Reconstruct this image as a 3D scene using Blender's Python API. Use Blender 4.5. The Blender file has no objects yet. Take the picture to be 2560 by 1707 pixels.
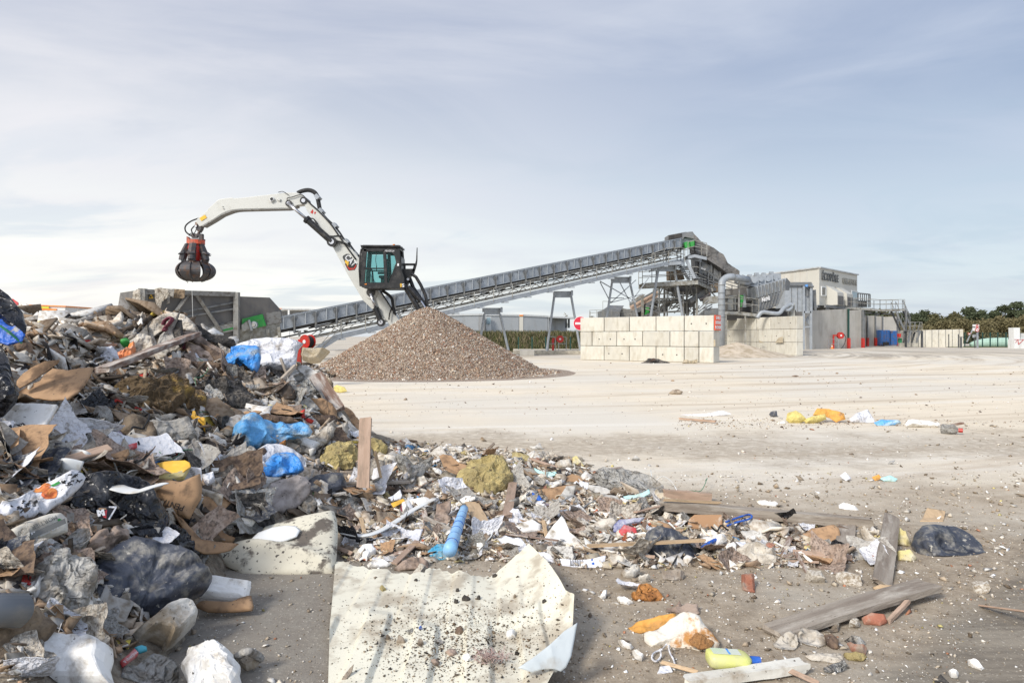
import bpy,bmesh,math,random
import numpy as np
from mathutils import Vector,Matrix
from mathutils.bvhtree import BVHTree
R=math.radians
random.seed(7);RNG=np.random.default_rng(11)
S=bpy.context.scene;COL=S.collection
F,CX,HY,CH=1707.0,1280.0,841.0,1.33
def P(px,py,D):return Vector(((px-CX)/F*D,D,CH+(HY-py)/F*D))
def G(px,py,z=0.0):
    D=(CH-z)*F/(py-HY);return Vector(((px-CX)/F*D,D,z))
def PZ(px,D,z):return Vector(((px-CX)/F*D,D,z))
# ------------------------------------------------------------- noise
def _h(i,j,k,s):
    n=(i*374761393+j*668265263+k*2147483647+s*1274126177)&0xffffffff
    n=((n^(n>>13))*1274126177)&0xffffffff
    n=((n^(n>>15))*2246822519)&0xffffffff
    return((n^(n>>16))&0xffff)/32767.5-1.0
def vn(p,s=0):
    p=np.asarray(p,float);f=np.floor(p);t=p-f;i=f.astype(np.int64);t=t*t*(3-2*t);r=0
    for a in(0,1):
        for b in(0,1):
            for c in(0,1):
                w=(t[:,0]if a else 1-t[:,0])*(t[:,1]if b else 1-t[:,1])*(t[:,2]if c else 1-t[:,2])
                r=r+w*_h(i[:,0]+a,i[:,1]+b,i[:,2]+c,s)
    return r
def fbm(p,s=0,o=3,ridge=False):
    r=0;a=1;p=np.asarray(p,float)
    for k in range(o):
        v=vn(p*(2.1**k)+k*7.3,s+k*17)
        if ridge:v=1-2.4*np.abs(v)
        r=r+a*v;a*=.5
    return r/(2-2*.5**o)
# ------------------------------------------------------------- objects
ORG={}
def tag(o,label=None,cat=None,group=None,kind=None):
    if label:o['label']=label
    if cat:o['category']=cat
    if group:o['group']=group
    if kind:o['kind']=kind
    return o
def empty(name,loc,label,cat,group=None,rz=0):
    o=bpy.data.objects.new(name,None);COL.objects.link(o);o.location=loc;o.rotation_euler=(0,0,rz)
    o.empty_display_size=.1;ORG[o.name]=Vector(loc);return tag(o,label,cat,group)
def link(name,me,mats,parent=None,loc=None,smooth=False):
    if not isinstance(mats,(list,tuple)):mats=[mats]
    if not me.materials:
        for m in mats:me.materials.append(m)
    if smooth:me.polygons.foreach_set('use_smooth',[True]*len(me.polygons))
    o=bpy.data.objects.new(name,me);COL.objects.link(o)
    if parent is not None:o.parent=parent;ORG[o.name]=ORG.get(parent.name,Vector())
    else:
        o.location=loc or(0,0,0);ORG[o.name]=Vector(o.location)
    return o
class MB:
    def __init__(s):s.v=[];s.f=[];s.m=[]
    def add(s,vs,fs,mi=0):
        b=len(s.v);s.v+=[Vector(x)for x in vs];s.f+=[tuple(b+i for i in f)for f in fs];s.m+=[mi]*len(fs);return s
    def box(s,c,size,rot=None,mi=0,bev=0):
        x,y,z=[k/2 for k in size];M=rot or Matrix.Identity(3);c=Vector(c)
        if bev and min(size)>2.2*bev:
            vs=[];ix={}
            for sx in(-1,1):
                for sy in(-1,1):
                    for sz in(-1,1):
                        for a in range(3):
                            q=[sx*x,sy*y,sz*z]
                            for k in range(3):
                                if k!=a:q[k]-=(sx,sy,sz)[k]*bev
                            ix[(sx,sy,sz,a)]=len(vs);vs.append(M@Vector(q)+c)
            fs=[]
            for a in range(3):
                b_,c_=(a+1)%3,(a+2)%3
                for sg in(-1,1):
                    q=[]
                    for(p1,p2)in((-1,-1),(1,-1),(1,1),(-1,1)):
                        k=[0,0,0];k[a]=sg;k[b_]=p1;k[c_]=p2;q.append(ix[(k[0],k[1],k[2],a)])
                    fs.append(q if sg>0 else q[::-1])
                for p1 in(-1,1):
                    for p2 in(-1,1):
                        k0=[0,0,0];k1=[0,0,0];k0[a]=-1;k1[a]=1
                        for k in(k0,k1):k[b_]=p1;k[c_]=p2
                        q=[ix[(*k0,b_)],ix[(*k1,b_)],ix[(*k1,c_)],ix[(*k0,c_)]]
                        fs.append(q if p1*p2<0 else q[::-1])
            for sx in(-1,1):
                for sy in(-1,1):
                    for sz in(-1,1):
                        q=[ix[(sx,sy,sz,a)]for a in range(3)];fs.append(q if sx*sy*sz>0 else q[::-1])
            return s.add(vs,fs,mi)
        vs=[M@Vector((i*x,j*y,k*z))+c for i in(-1,1)for j in(-1,1)for k in(-1,1)]
        return s.add(vs,[(0,1,3,2),(4,6,7,5),(0,4,5,1),(2,3,7,6),(0,2,6,4),(1,5,7,3)],mi)
    def beam(s,p,q,w,h=None,up=(0,0,1),mi=0,bev=0):
        p,q=Vector(p),Vector(q);d=q-p;L=d.length
        if L<1e-6:return s
        d.normalize();u=Vector(up)
        if abs(d.dot(u))>.98:u=Vector((0,1,0))
        x=d.cross(u).normalized();z=x.cross(d).normalized()
        return s.box((p+q)/2,(w,L,h or w),Matrix((x,d,z)).transposed(),mi,bev)
    def tube(s,pts,r,n=8,mi=0,caps=True,flat=1.0):
        pts=[Vector(p)for p in pts];k=len(pts);rs=r if isinstance(r,(list,tuple))else[r]*k;vs=[];u=None
        for i,p in enumerate(pts):
            d=(pts[min(i+1,k-1)]-pts[max(i-1,0)]).normalized()
            if u is None:u=d.cross(Vector((0,0,1))if abs(d.z)<.9 else Vector((1,0,0))).normalized()
            else:u=(u-d*u.dot(d)).normalized()
            w=d.cross(u)
            for j in range(n):
                a=2*math.pi*j/n;vs.append(p+(u*math.cos(a)+w*math.sin(a)*flat)*rs[i])
        fs=[(i*n+j,i*n+(j+1)%n,(i+1)*n+(j+1)%n,(i+1)*n+j)for i in range(k-1)for j in range(n)]
        if caps:fs+=[tuple(range(n-1,-1,-1)),tuple((k-1)*n+j for j in range(n))]
        return s.add(vs,fs,mi)
    def cyl(s,c,axis,r,h,n=16,mi=0):
        a=Vector(axis).normalized()*h/2;return s.tube([Vector(c)-a,Vector(c)+a],r,n,mi)
    def prism(s,pts,d,mi=0):
        pts=[Vector(p)for p in pts];d=Vector(d);n=len(pts);vs=pts+[p+d for p in pts]
        fs=[tuple(range(n)),tuple(range(2*n-1,n-1,-1))]+[(i,i+n,(i+1)%n+n,(i+1)%n)for i in range(n)]
        return s.add(vs,fs,mi)
    def build(s,name,mats,parent=None,loc=None,smooth=False,fix=True):
        o=ORG.get(parent.name,Vector())if parent is not None else Vector(loc or(0,0,0))
        me=bpy.data.meshes.new(name);me.from_pydata([tuple(v-o)for v in s.v],[],s.f)
        if isinstance(mats,(list,tuple)):
            for m in mats:me.materials.append(m)
            me.polygons.foreach_set('material_index',s.m)
        if fix:
            b=bmesh.new();b.from_mesh(me);bmesh.ops.recalc_face_normals(b,faces=b.faces);b.to_mesh(me);b.free()
        me.update()
        return link(name,me,mats,parent,loc if parent is None else None,smooth)
def smoothpath(pts,n=6):
    pts=[Vector(p)for p in pts];out=[]
    for i in range(len(pts)-1):
        a,b,c,d=pts[max(i-1,0)],pts[i],pts[i+1],pts[min(i+2,len(pts)-1)]
        for k in range(n):
            t=k/n;out.append(.5*((2*b)+(c-a)*t+(2*a-5*b+4*c-d)*t*t+(3*b-a-3*c+d)*t**3))
    return out+[pts[-1]]
def text_mesh(txt,size,extrude=.0,bold=0.0,sx=1.0,spc=1.0):
    cu=bpy.data.curves.new('t','FONT');cu.body=txt;cu.size=size;cu.extrude=extrude;cu.offset=bold
    cu.align_x='CENTER';cu.align_y='CENTER';cu.resolution_u=3;cu.space_character=spc
    o=bpy.data.objects.new('t',cu);COL.objects.link(o);dg=bpy.context.evaluated_depsgraph_get();dg.update()
    me=bpy.data.meshes.new_from_object(o.evaluated_get(dg));bpy.data.objects.remove(o)
    for v in me.vertices:v.co.x*=sx
    me.materials.clear();return me
def put_text(name,txt,size,c,right,up,mat,parent,extrude=.003,bold=0,sx=1.0,spc=1.0):
    me=text_mesh(txt,size,extrude,bold,sx,spc);r=Vector(right).normalized();u=Vector(up).normalized()
    u=(u-r*u.dot(r)).normalized();n=r.cross(u);o=ORG.get(parent.name,Vector())
    for v in me.vertices:v.co=Vector(c)+r*v.co.x+u*v.co.y+n*v.co.z-o
    return link(name,me,mat,parent)
# ------------------------------------------------------------- materials
def nt(name):
    m=bpy.data.materials.new(name);m.use_nodes=True;t=m.node_tree
    return m,t,t.nodes['Principled BSDF'],t.nodes,t.links
def c4(c):return(c[0],c[1],c[2],1)
def sc(s): # sRGB 0-255 -> linear
    return tuple(((x/255+.055)/1.055)**2.4 if x/255>.04045 else x/255/12.92 for x in s)
def M(name,c,c2=None,rough=.8,metal=0,ns=3,dirt=None,da=.5,ds=6,dsoft=.12,bump=.3,bs=25,bd=.01,alpha=1,st=(1,1,1),rnd=0,spec=.4,trans=0,spk=None,sa=.1,ss=60,dst=None,tlc=0,crz=0,czd=.05):
    m,t,b,N,L=nt(name)
    tc=N.new('ShaderNodeTexCoord');mp=N.new('ShaderNodeMapping');L.new(tc.outputs['Object'],mp.inputs[0]);mp.inputs['Scale'].default_value=st
    if rnd:
        oi=N.new('ShaderNodeObjectInfo');mu=N.new('ShaderNodeMath');mu.operation='MULTIPLY';L.new(oi.outputs['Random'],mu.inputs[0]);mu.inputs[1].default_value=37
        L.new(mu.outputs[0],mp.inputs['Location'])
    def noi(sc_,det=5,vec=mp):
        n=N.new('ShaderNodeTexNoise');n.inputs['Scale'].default_value=sc_;n.inputs['Detail'].default_value=det;n.inputs['Roughness'].default_value=.62
        L.new(vec.outputs[0],n.inputs['Vector']);return n
    def mix(fac,a,bb):
        x=N.new('ShaderNodeMix');x.data_type='RGBA'
        if isinstance(fac,float):x.inputs[0].default_value=fac
        else:L.new(fac,x.inputs[0])
        for s_,v in((6,a),(7,bb)):
            if isinstance(v,tuple):x.inputs[s_].default_value=c4(v)
            else:L.new(v,x.inputs[s_])
        return x.outputs[2]
    def thr(src,lo,hi):
        x=N.new('ShaderNodeMapRange');x.interpolation_type='SMOOTHSTEP';L.new(src,x.inputs[0]);x.inputs[1].default_value=lo;x.inputs[2].default_value=hi;return x.outputs[0]
    col=mix(thr(noi(ns).outputs[0],.3,.7),c,c2 or tuple(k*.75 for k in c))
    if dirt:
        v2=mp
        if dst:
            v2=N.new('ShaderNodeMapping');L.new(tc.outputs['Object'],v2.inputs[0]);v2.inputs['Scale'].default_value=dst
        e=.72-.44*da;col=mix(thr(noi(ds,7,v2).outputs[0],e-dsoft,e+dsoft),col,dirt)
    if spk:
        e=.75-.35*sa;col=mix(thr(noi(ss,3).outputs[0],e-.03,e+.03),col,spk)
    if rnd:
        hs=N.new('ShaderNodeHueSaturation');mr=N.new('ShaderNodeMapRange');L.new(oi.outputs['Random'],mr.inputs[0]);mr.inputs[3].default_value=1-rnd;mr.inputs[4].default_value=1+rnd*.6
        L.new(mr.outputs[0],hs.inputs['Value']);L.new(col,hs.inputs['Color']);col=hs.outputs[0]
    L.new(col,b.inputs['Base Color']);b.inputs['Roughness'].default_value=rough;b.inputs['Metallic'].default_value=metal
    b.inputs['Specular IOR Level'].default_value=spec;b.inputs['Alpha'].default_value=alpha
    if bump:
        bp=N.new('ShaderNodeBump');bp.inputs['Strength'].default_value=bump;bp.inputs['Distance'].default_value=bd
        L.new(noi(bs,6).outputs[0],bp.inputs['Height']);L.new(bp.outputs[0],b.inputs['Normal'])
        if crz:   # sharp creases of crumpled film or paper
            ds_=N.new('ShaderNodeVectorMath');ds_.operation='SCALE';ds_.inputs['Scale'].default_value=.9/crz;L.new(noi(crz*.7,3).outputs['Color'],ds_.inputs[0]);av=N.new('ShaderNodeVectorMath');L.new(mp.outputs[0],av.inputs[0]);L.new(ds_.outputs[0],av.inputs[1]);pv=None
            for k_,(f_,d_)in enumerate(((1,1),(2.3,.30),(5,.10))):
                vo=N.new('ShaderNodeTexVoronoi');vo.inputs['Scale'].default_value=crz*f_;L.new(av.outputs[0],vo.inputs['Vector']);b2=N.new('ShaderNodeBump');b2.inputs['Strength'].default_value=.9;b2.inputs['Distance'].default_value=czd*d_;L.new(vo.outputs['Distance'],b2.inputs['Height']);L.new(pv or bp.outputs[0],b2.inputs['Normal']);pv=b2.outputs[0]
            L.new(pv,b.inputs['Normal'])
    if tlc:
        tr=N.new('ShaderNodeBsdfTranslucent');L.new(col,tr.inputs[0]);ms=N.new('ShaderNodeMixShader');ms.inputs[0].default_value=tlc
        L.new(b.outputs[0],ms.inputs[1]);L.new(tr.outputs[0],ms.inputs[2]);L.new(ms.outputs[0],N['Material Output'].inputs[0])
    return m
DIRT=(.10,.08,.06);GRIT=(.045,.04,.035)
m_={}
m_['galv']=M('galvanised_steel',(.27,.295,.32),(.36,.385,.41),.5,.15,2.5,dirt=(.27,.28,.28),da=.15,ds=3,dsoft=.25,bump=.05)
m_['galvd']=M('grey_steel',(.13,.14,.15),(.19,.2,.21),.6,.2,2,dirt=(.26,.24,.2),da=.2,ds=3,dsoft=.25,bump=.05)
m_['lsteel']=M('dusty_light_steel',(.36,.355,.325),(.25,.255,.245),.6,.1,2,dirt=(.2,.18,.14),da=.4,ds=4,bump=.1)
m_['dark']=M('dark_belt_rubber',(.03,.03,.03),(.06,.055,.05),.8,bump=.2)
m_['hop']=M('worn_hopper_steel',(.10,.098,.10),(.135,.13,.125),.55,.2,1.2,dirt=(.19,.175,.155),da=.2,ds=1.6,dsoft=.25,bump=.08,dst=(1,1,.35))
m_['hopframe']=M('grey_frame_steel',(.2,.2,.19),(.27,.265,.25),.6,.1,2,dirt=(.12,.1,.08),da=.3,ds=5,bump=.15)
m_['green']=M('green_paint',(.03,.25,.05),(.04,.31,.06),.5,ns=2,dirt=(.15,.2,.1),da=.2,bump=.05)
m_['tarp']=M('dark_tarpaulin',(.115,.112,.11),(.14,.135,.13),.75,ns=1.5,dirt=(.17,.155,.14),da=.25,ds=1.3,dsoft=.25,bump=.4,bs=3,bd=.05,crz=0.8,czd=0.25)
m_['machw']=M('white_machine_paint',(.52,.52,.48),(.58,.58,.54),.35,ns=1,dirt=(.42,.41,.37),da=.12,ds=2,dsoft=.2,bump=0)
m_['black']=M('black_paint',(.012,.012,.013),(.02,.02,.02),.35,ns=3,dirt=(.06,.055,.05),da=.3,ds=5,bump=.05)
m_['rubber']=M('black_rubber',(.02,.02,.02),(.03,.03,.03),.7,bump=.1)
m_['chrome']=M('cylinder_rod',(.6,.6,.62),(.5,.5,.52),.25,.9,bump=0)
m_['gsteel']=M('worn_dark_grab_steel',(.05,.05,.055),(.09,.085,.085),.5,.3,4,dirt=(.12,.065,.04),da=.3,ds=5,bump=.2)
m_['redp']=M('red_paint',(.5,.02,.015),(.42,.03,.02),.4,ns=3,dirt=(.2,.08,.05),da=.25,bump=.05)
m_['redo']=M('faded_orange_red_paint',(.6,.09,.04),(.5,.14,.08),.5,ns=3,dirt=(.2,.1,.07),da=.4,bump=.1)
m_['orange']=M('orange_paint',(.8,.22,.02),(.75,.25,.03),.5,bump=0)
m_['yellow']=M('yellow_paint',(.75,.45,.03),(.7,.42,.05),.5,dirt=(.2,.15,.05),da=.15,bump=0)
m_['white']=M('white_sheet_metal',(.62,.63,.62),(.68,.68,.66),.5,ns=.6,dirt=(.42,.4,.36),da=.2,ds=1.2,bump=0,dst=(1,1,.2))
m_['wdull']=M('grey_white_cladding',(.40,.42,.43),(.46,.47,.47),.5,ns=.5,dirt=(.3,.28,.25),da=.25,ds=1.2,bump=0,dst=(1,1,.2))
m_['clad']=M('cream_cladding',(.51,.495,.44),(.55,.53,.475),.55,ns=.3,dirt=(.45,.42,.36),da=.15,ds=.6,bump=0,dst=(1,1,.15))
m_['letter']=M('dark_letter_metal',(.06,.065,.07),(.09,.09,.09),.5,bump=0)
m_['letterg']=M('grey_letter_metal',(.2,.2,.18),(.25,.24,.21),.5,bump=0)
m_['wtxt']=M('white_lettering',(.75,.75,.75),(.7,.7,.7),.6,bump=0)
m_['ktxt']=M('black_print',(.02,.02,.02),(.03,.03,.03),.7,bump=0)
m_['gtxt']=M('grey_print',(.13,.13,.125),(.16,.16,.15),.8,bump=0)
m_['conc']=M('cast_concrete',(.43,.41,.37),(.38,.365,.33),.85,ns=.8,dirt=(.29,.27,.235),da=.28,dsoft=.2,ds=1.3,bump=.2,bs=12,dst=(1.3,1.3,.4))
m_['blk']=M('cream_concrete_block',(.60,.575,.50),(.53,.51,.45),.85,ns=1.3,dirt=(.43,.39,.31),da=.24,dsoft=.2,ds=3.4,bump=.25,bs=10,bd=.02,rnd=.13,dst=(1.5,1.5,.5),spk=(.3,.26,.2),sa=.05,ss=30)
m_['blkj']=M('broken_concrete',(.50,.43,.32),(.38,.32,.22),.9,ns=6,bump=1,bs=15,bd=.05)
m_['blue']=M('blue_container_paint',(.02,.09,.28),(.03,.13,.36),.5,ns=3,dirt=(.12,.08,.06),da=.35,ds=3,bump=.1)
m_['pgreen']=M('pale_green_tank_plastic',(.40,.58,.47),(.45,.62,.52),.6,ns=1,bump=0)
m_['fgreen']=M('dark_green_fence_paint',(.01,.05,.04),(.015,.06,.05),.5,bump=0)
m_['glassd']=M('dark_window_glass',(.04,.05,.055),(.06,.07,.08),.1,ns=.5,bump=0,spec=.8)
m_['glassb']=M('blue_reflecting_glass',(.2,.3,.34),(.25,.34,.38),.1,ns=.5,bump=0,spec=.8)
# cab glass: tinted, see-through
m,t,b,N,L=nt('tinted_cab_glass');tr=N.new('ShaderNodeBsdfTransparent');tr.inputs[0].default_value=(.52,.80,.80,1)
ms=N.new('ShaderNodeMixShader');ms.inputs[0].default_value=.12;b.inputs['Base Color'].default_value=(.1,.2,.2,1);b.inputs['Roughness'].default_value=.08
L.new(tr.outputs[0],ms.inputs[1]);L.new(b.outputs[0],ms.inputs[2]);L.new(ms.outputs[0],N['Material Output'].inputs[0]);m_['cabglass']=m
# debris
CB=(.43,.27,.15)
m_['card']=M('brown_cardboard',(.46,.29,.165),(.38,.235,.13),.85,ns=2.5,dirt=(.16,.10,.06),da=.30,ds=9,bump=.3,bs=18,rnd=.18,spk=DIRT,sa=.18,ss=45,crz=5,czd=0.012)
m_['cardw']=M('wet_dark_cardboard',(.20,.13,.08),(.29,.20,.135),.8,ns=5,dirt=(.09,.06,.045),da=.45,ds=10,bump=.5,rnd=.25,spk=(.5,.47,.42),sa=.12,ss=55,crz=8,czd=0.03)
m_['cardp']=M('pinkish_layered_cardboard',(.42,.33,.27),(.26,.18,.13),.85,ns=6,dirt=(.12,.09,.07),da=.4,ds=14,bump=.6,rnd=.25,st=(1,1,1),crz=8,czd=0.03)
m_['foam']=M('white_polystyrene',(.84,.83,.80),(.76,.74,.70),.85,ns=4,dirt=(.30,.25,.18),da=.27,ds=8,bump=.5,bs=50,bd=.006,rnd=.06,spk=(.12,.1,.08),sa=.17,ss=45)
m_['foamd']=M('soiled_polystyrene',(.70,.67,.61),(.55,.5,.42),.9,ns=4,dirt=(.28,.22,.15),da=.48,ds=6,bump=.7,bs=40,bd=.01,rnd=.15,spk=(.1,.08,.06),sa=.25,ss=40)
m_['plast']=M('plaster_rubble',(.70,.65,.56),(.58,.52,.43),.9,ns=5,dirt=(.30,.25,.19),da=.4,ds=9,bump=.8,bs=30,bd=.01,rnd=.25,spk=DIRT,sa=.2)
m_['stone']=M('brown_stone',(.28,.22,.16),(.38,.32,.25),.9,ns=6,dirt=(.15,.11,.08),da=.4,ds=12,bump=.8,bs=30,rnd=.3)
m_['brick']=M('red_brick',(.30,.10,.06),(.38,.17,.11),.9,ns=6,dirt=(.35,.28,.22),da=.35,ds=12,bump=.6,rnd=.2)
m_['bbag']=M('black_plastic_sack',(.012,.013,.017),(.02,.021,.026),.27,ns=3,dirt=(.15,.145,.14),da=.17,ds=6,dsoft=.14,bump=.5,bs=7,bd=.03,rnd=.2,spec=.5,crz=7,czd=0.09)
m_['gbag']=M('dusty_dark_grey_plastic',(.035,.04,.055),(.07,.078,.10),.45,ns=5,dirt=(.21,.20,.18),da=.36,ds=14,dsoft=.1,bump=.6,bs=12,bd=.02,rnd=.15,spk=(.4,.38,.33),sa=.2,ss=30,crz=4,czd=0.07)
m_['film']=M('milky_plastic_film',(.50,.49,.46),(.38,.37,.34),.3,ns=6,dirt=(.27,.23,.18),da=.35,ds=9,bump=.8,bs=14,bd=.03,alpha=.72,rnd=.15,spec=.6,crz=9,czd=0.08)
m_['bluew']=M('light_blue_bubble_wrap',(.10,.36,.70),(.20,.48,.78),.4,ns=4,dirt=(.42,.52,.58),da=.38,ds=9,dsoft=.1,bump=.8,bs=70,bd=.01,crz=7,czd=0.04)
m_['bluet']=M('blue_plastic_tarpaulin',(.02,.09,.42),(.03,.14,.55),.4,ns=4,dirt=(.30,.28,.24),da=.27,ds=14,dsoft=.06,bump=.6,bs=8,bd=.03,crz=7,czd=0.05)
m_['bluec']=M('deep_blue_plastic_film',(.03,.22,.66),(.08,.34,.76),.35,ns=6,dirt=(.30,.36,.42),da=.32,ds=8,bump=.7,bs=14,bd=.02,crz=9,czd=0.045)
m_['wbag']=M('white_woven_sack',(.72,.72,.74),(.64,.64,.67),.7,ns=3,dirt=(.33,.30,.27),da=.22,ds=7,dsoft=.08,bump=.6,bs=10,bd=.02,spk=(.15,.13,.12),sa=.12,crz=8,czd=0.05)
m_['cloth']=M('beige_soiled_cloth',(.62,.57,.49),(.46,.41,.34),.95,ns=5,dirt=(.2,.16,.12),da=.38,ds=8,bump=.7,bs=25,rnd=.2,spk=DIRT,sa=.12,crz=9,czd=0.05)
m_['clothg']=M('grey_felt_cloth',(.34,.32,.29),(.46,.44,.40),.95,ns=5,dirt=(.2,.175,.15),da=.3,ds=9,bump=.8,bs=30,rnd=.25,spk=(.55,.53,.49),sa=.1,crz=9,czd=0.05)
m_['carpet']=M('brown_carpet_backing',(.22,.16,.10),(.3,.23,.16),.95,ns=8,dirt=(.11,.08,.055),da=.4,ds=10,bump=1,bs=60,rnd=.2,crz=8,czd=0.03)
m_['cream']=M('cream_enamelled_sheet',(.80,.765,.62),(.73,.69,.56),.42,ns=1.6,dirt=(.46,.40,.30),da=.36,ds=5,dsoft=.09,bump=.12,bs=9,spk=(.17,.14,.11),sa=.12,ss=34,spec=.5)
m_['creamf']=M('muddy_cream_foam_mat',(.66,.62,.50),(.56,.52,.42),.8,ns=2.5,dirt=(.13,.11,.09),da=.38,ds=7,dsoft=.05,bump=.4,bs=20,spk=(.08,.07,.06),sa=.35,ss=40)
m_['steelw']=M('grey_white_sheet_underside',(.52,.56,.57),(.46,.5,.51),.4,ns=2,dirt=(.35,.32,.27),da=.25,ds=7,bump=.1,spk=(.2,.18,.15),sa=.12)
m_['wool']=M('olive_yellow_mineral_wool',(.42,.34,.15),(.30,.24,.12),1,ns=7,dirt=(.62,.50,.22),da=.33,ds=6,bump=1,bs=35,bd=.03,rnd=.15,spk=(.16,.12,.07),sa=.3,ss=25)
m_['wooly']=M('bright_yellow_glass_wool',(.78,.66,.25),(.66,.54,.18),1,ns=8,dirt=(.45,.36,.14),da=.3,ds=9,bump=1,bs=40,bd=.02,rnd=.12)
m_['woold']=M('charred_brown_insulation',(.10,.07,.04),(.19,.13,.07),1,ns=5,dirt=(.50,.33,.08),da=.20,ds=5,dsoft=.08,bump=1,bs=22,bd=.04,rnd=.2,spk=(.55,.5,.42),sa=.13,ss=45)
m_['black2']=M('muddy_black_membrane',(.03,.029,.028),(.06,.055,.05),.75,ns=6,dirt=(.16,.14,.12),da=.4,ds=9,bump=1,bs=20,bd=.03,rnd=.3,spk=(.6,.58,.54),sa=.14,ss=55,crz=9,czd=0.06)
m_['woodg']=M('weathered_grey_wood',(.40,.35,.29),(.24,.195,.155),.85,ns=3,dirt=(.52,.47,.40),da=.25,ds=5,bump=.6,bs=14,rnd=.15,spk=DIRT,sa=.2,ss=35,st=(7,.7,7),dst=(3,.8,3))
m_['woodp']=M('pinkish_raw_wood',(.50,.36,.27),(.42,.29,.21),.85,ns=4,dirt=(.30,.22,.16),da=.3,ds=7,bump=.4,rnd=.2,spk=DIRT,sa=.15,st=(7,.7,7),dst=(3,.8,3))
m_['woodd']=M('dark_whitewashed_wood',(.17,.10,.07),(.24,.16,.12),.8,ns=5,dirt=(.50,.45,.40),da=.42,ds=6,bump=.6,rnd=.15,st=(7,.7,7),dst=(3,.8,3))
m_['woodt']=M('tan_plywood',(.55,.40,.25),(.46,.33,.20),.85,ns=5,dirt=(.30,.22,.14),da=.25,ds=8,bump=.3,rnd=.2,st=(7,.7,7),dst=(3,.8,3))
m_['board']=M('brown_hardboard',(.40,.23,.12),(.36,.21,.11),.6,ns=3,dirt=(.55,.47,.38),da=.15,ds=20,bump=.1)
m_['paper']=M('white_paper',(.76,.76,.78),(.68,.68,.72),.8,ns=4,dirt=(.4,.36,.32),da=.2,ds=10,bump=.4,bs=12,rnd=.08,spk=GRIT,sa=.12,crz=10,czd=0.03)
m_['gyp']=M('grey_plasterboard',(.60,.58,.54),(.48,.46,.42),.85,ns=4,dirt=(.22,.2,.17),da=.35,ds=10,bump=.4,rnd=.2,spk=GRIT,sa=.2,ss=45)
m_['opaper']=M('orange_brown_wax_paper',(.50,.22,.06),(.42,.18,.05),.6,ns=4,dirt=(.25,.1,.03),da=.3,ds=8,bump=.6,bs=12,crz=12,czd=0.05)
m_['opaper2']=M('orange_envelope_paper',(.72,.36,.08),(.62,.31,.07),.7,ns=3,dirt=(.3,.17,.08),da=.22,ds=9,bump=.3,crz=9,czd=0.02)
m_['oranget']=M('bright_orange_netting',(.80,.22,.06),(.85,.34,.16),.6,ns=6,dirt=(.6,.4,.3),da=.3,ds=9,bump=.6)
m_['yplas']=M('yellow_plastic_sheet',(.80,.48,.05),(.74,.42,.05),.5,ns=3,dirt=(.45,.28,.06),da=.25,ds=6,bump=.2)
m_['lilac']=M('lilac_rag',(.48,.42,.50),(.38,.33,.38),.9,ns=5,dirt=(.2,.15,.11),da=.42,ds=9,bump=.7,bs=20,crz=12,czd=0.05)
m_['cyan']=M('turquoise_foam_strip',(.35,.68,.68),(.55,.76,.74),.7,ns=5,dirt=(.4,.4,.3),da=.25,bump=.3)
m_['redm']=M('red_printed_card',(.62,.06,.06),(.5,.05,.06),.6,ns=5,dirt=(.5,.4,.38),da=.2,bump=.3)
m_['navy']=M('navy_printed_card',(.05,.06,.25),(.5,.5,.55),.6,ns=12,bump=.3)
m_['grnp']=M('green_plastic',(.03,.18,.08),(.04,.22,.1),.4,bump=.1)
m_['teal']=M('blue_ribbed_foil',(.22,.46,.74),(.30,.54,.80),.4,ns=4,dirt=(.35,.5,.6),da=.2,bump=.3)
m_['tealp']=M('spilt_blue_powder',(.05,.30,.50),(.12,.42,.60),.9,ns=6,dirt=(.3,.28,.24),da=.45,ds=12,bump=1)
m_['ybot']=M('yellow_green_bottle_plastic',(.60,.62,.17),(.66,.66,.26),.4,ns=3,dirt=(.5,.47,.3),da=.2,bump=.1)
m_['pvc']=M('grey_pvc',(.17,.18,.19),(.20,.21,.22),.35,ns=2,dirt=(.3,.28,.25),da=.2,bump=.05)
m_['pvcin']=M('dark_pipe_bore',(.05,.055,.08),(.06,.06,.08),.5,bump=0)
m_['strap']=M('white_plastic_strap',(.74,.75,.74),(.68,.68,.65),.45,ns=3,dirt=(.45,.38,.28),da=.22,ds=7,bump=.1)
m_['maroon']=M('maroon_fabric',(.14,.03,.05),(.2,.06,.08),.9,bump=.4)
m_['mud']=M('black_mud_clods',(.035,.03,.026),(.07,.06,.05),.95,ns=10,bump=1,bs=30,bd=.02,spk=(.6,.58,.54),sa=.15,ss=60)
m_['yfoam']=M('yellowish_pu_foam',(.62,.55,.26),(.55,.45,.2),.9,ns=5,dirt=(.6,.55,.42),da=.35,ds=7,bump=.8,bs=25,spk=(.2,.15,.08),sa=.2)
EXPO,SUNE,SKYK=.69,2.2,.66
# ============================================================= camera, light, sky
cam=bpy.data.cameras.new('camera');co=bpy.data.objects.new('camera',cam);COL.objects.link(co);S.camera=co
co.location=(0,0,CH);co.rotation_euler=(R(90),0,0);cam.lens=24.0*1707/1706.7;cam.sensor_width=36;cam.clip_start=.05;cam.clip_end=6000
cam.shift_y=-(853.5-HY)/2560
S.render.resolution_x=1024;S.render.resolution_y=682
S.view_settings.view_transform='Standard';S.view_settings.look='None';S.view_settings.gamma=1;S.view_settings.exposure=EXPO
S.render.engine='CYCLES'
SUN_AZ=R(-140);SUN_EL=R(36)   # azimuth from +Y, clockwise positive -> sun on the left, a little behind the camera
sd=Vector((math.sin(SUN_AZ)*math.cos(SUN_EL),math.cos(SUN_AZ)*math.cos(SUN_EL),math.sin(SUN_EL)))
sl=bpy.data.lights.new('sun','SUN');sl.energy=SUNE;sl.angle=R(14);sl.color=(1,.95,.87)
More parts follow.
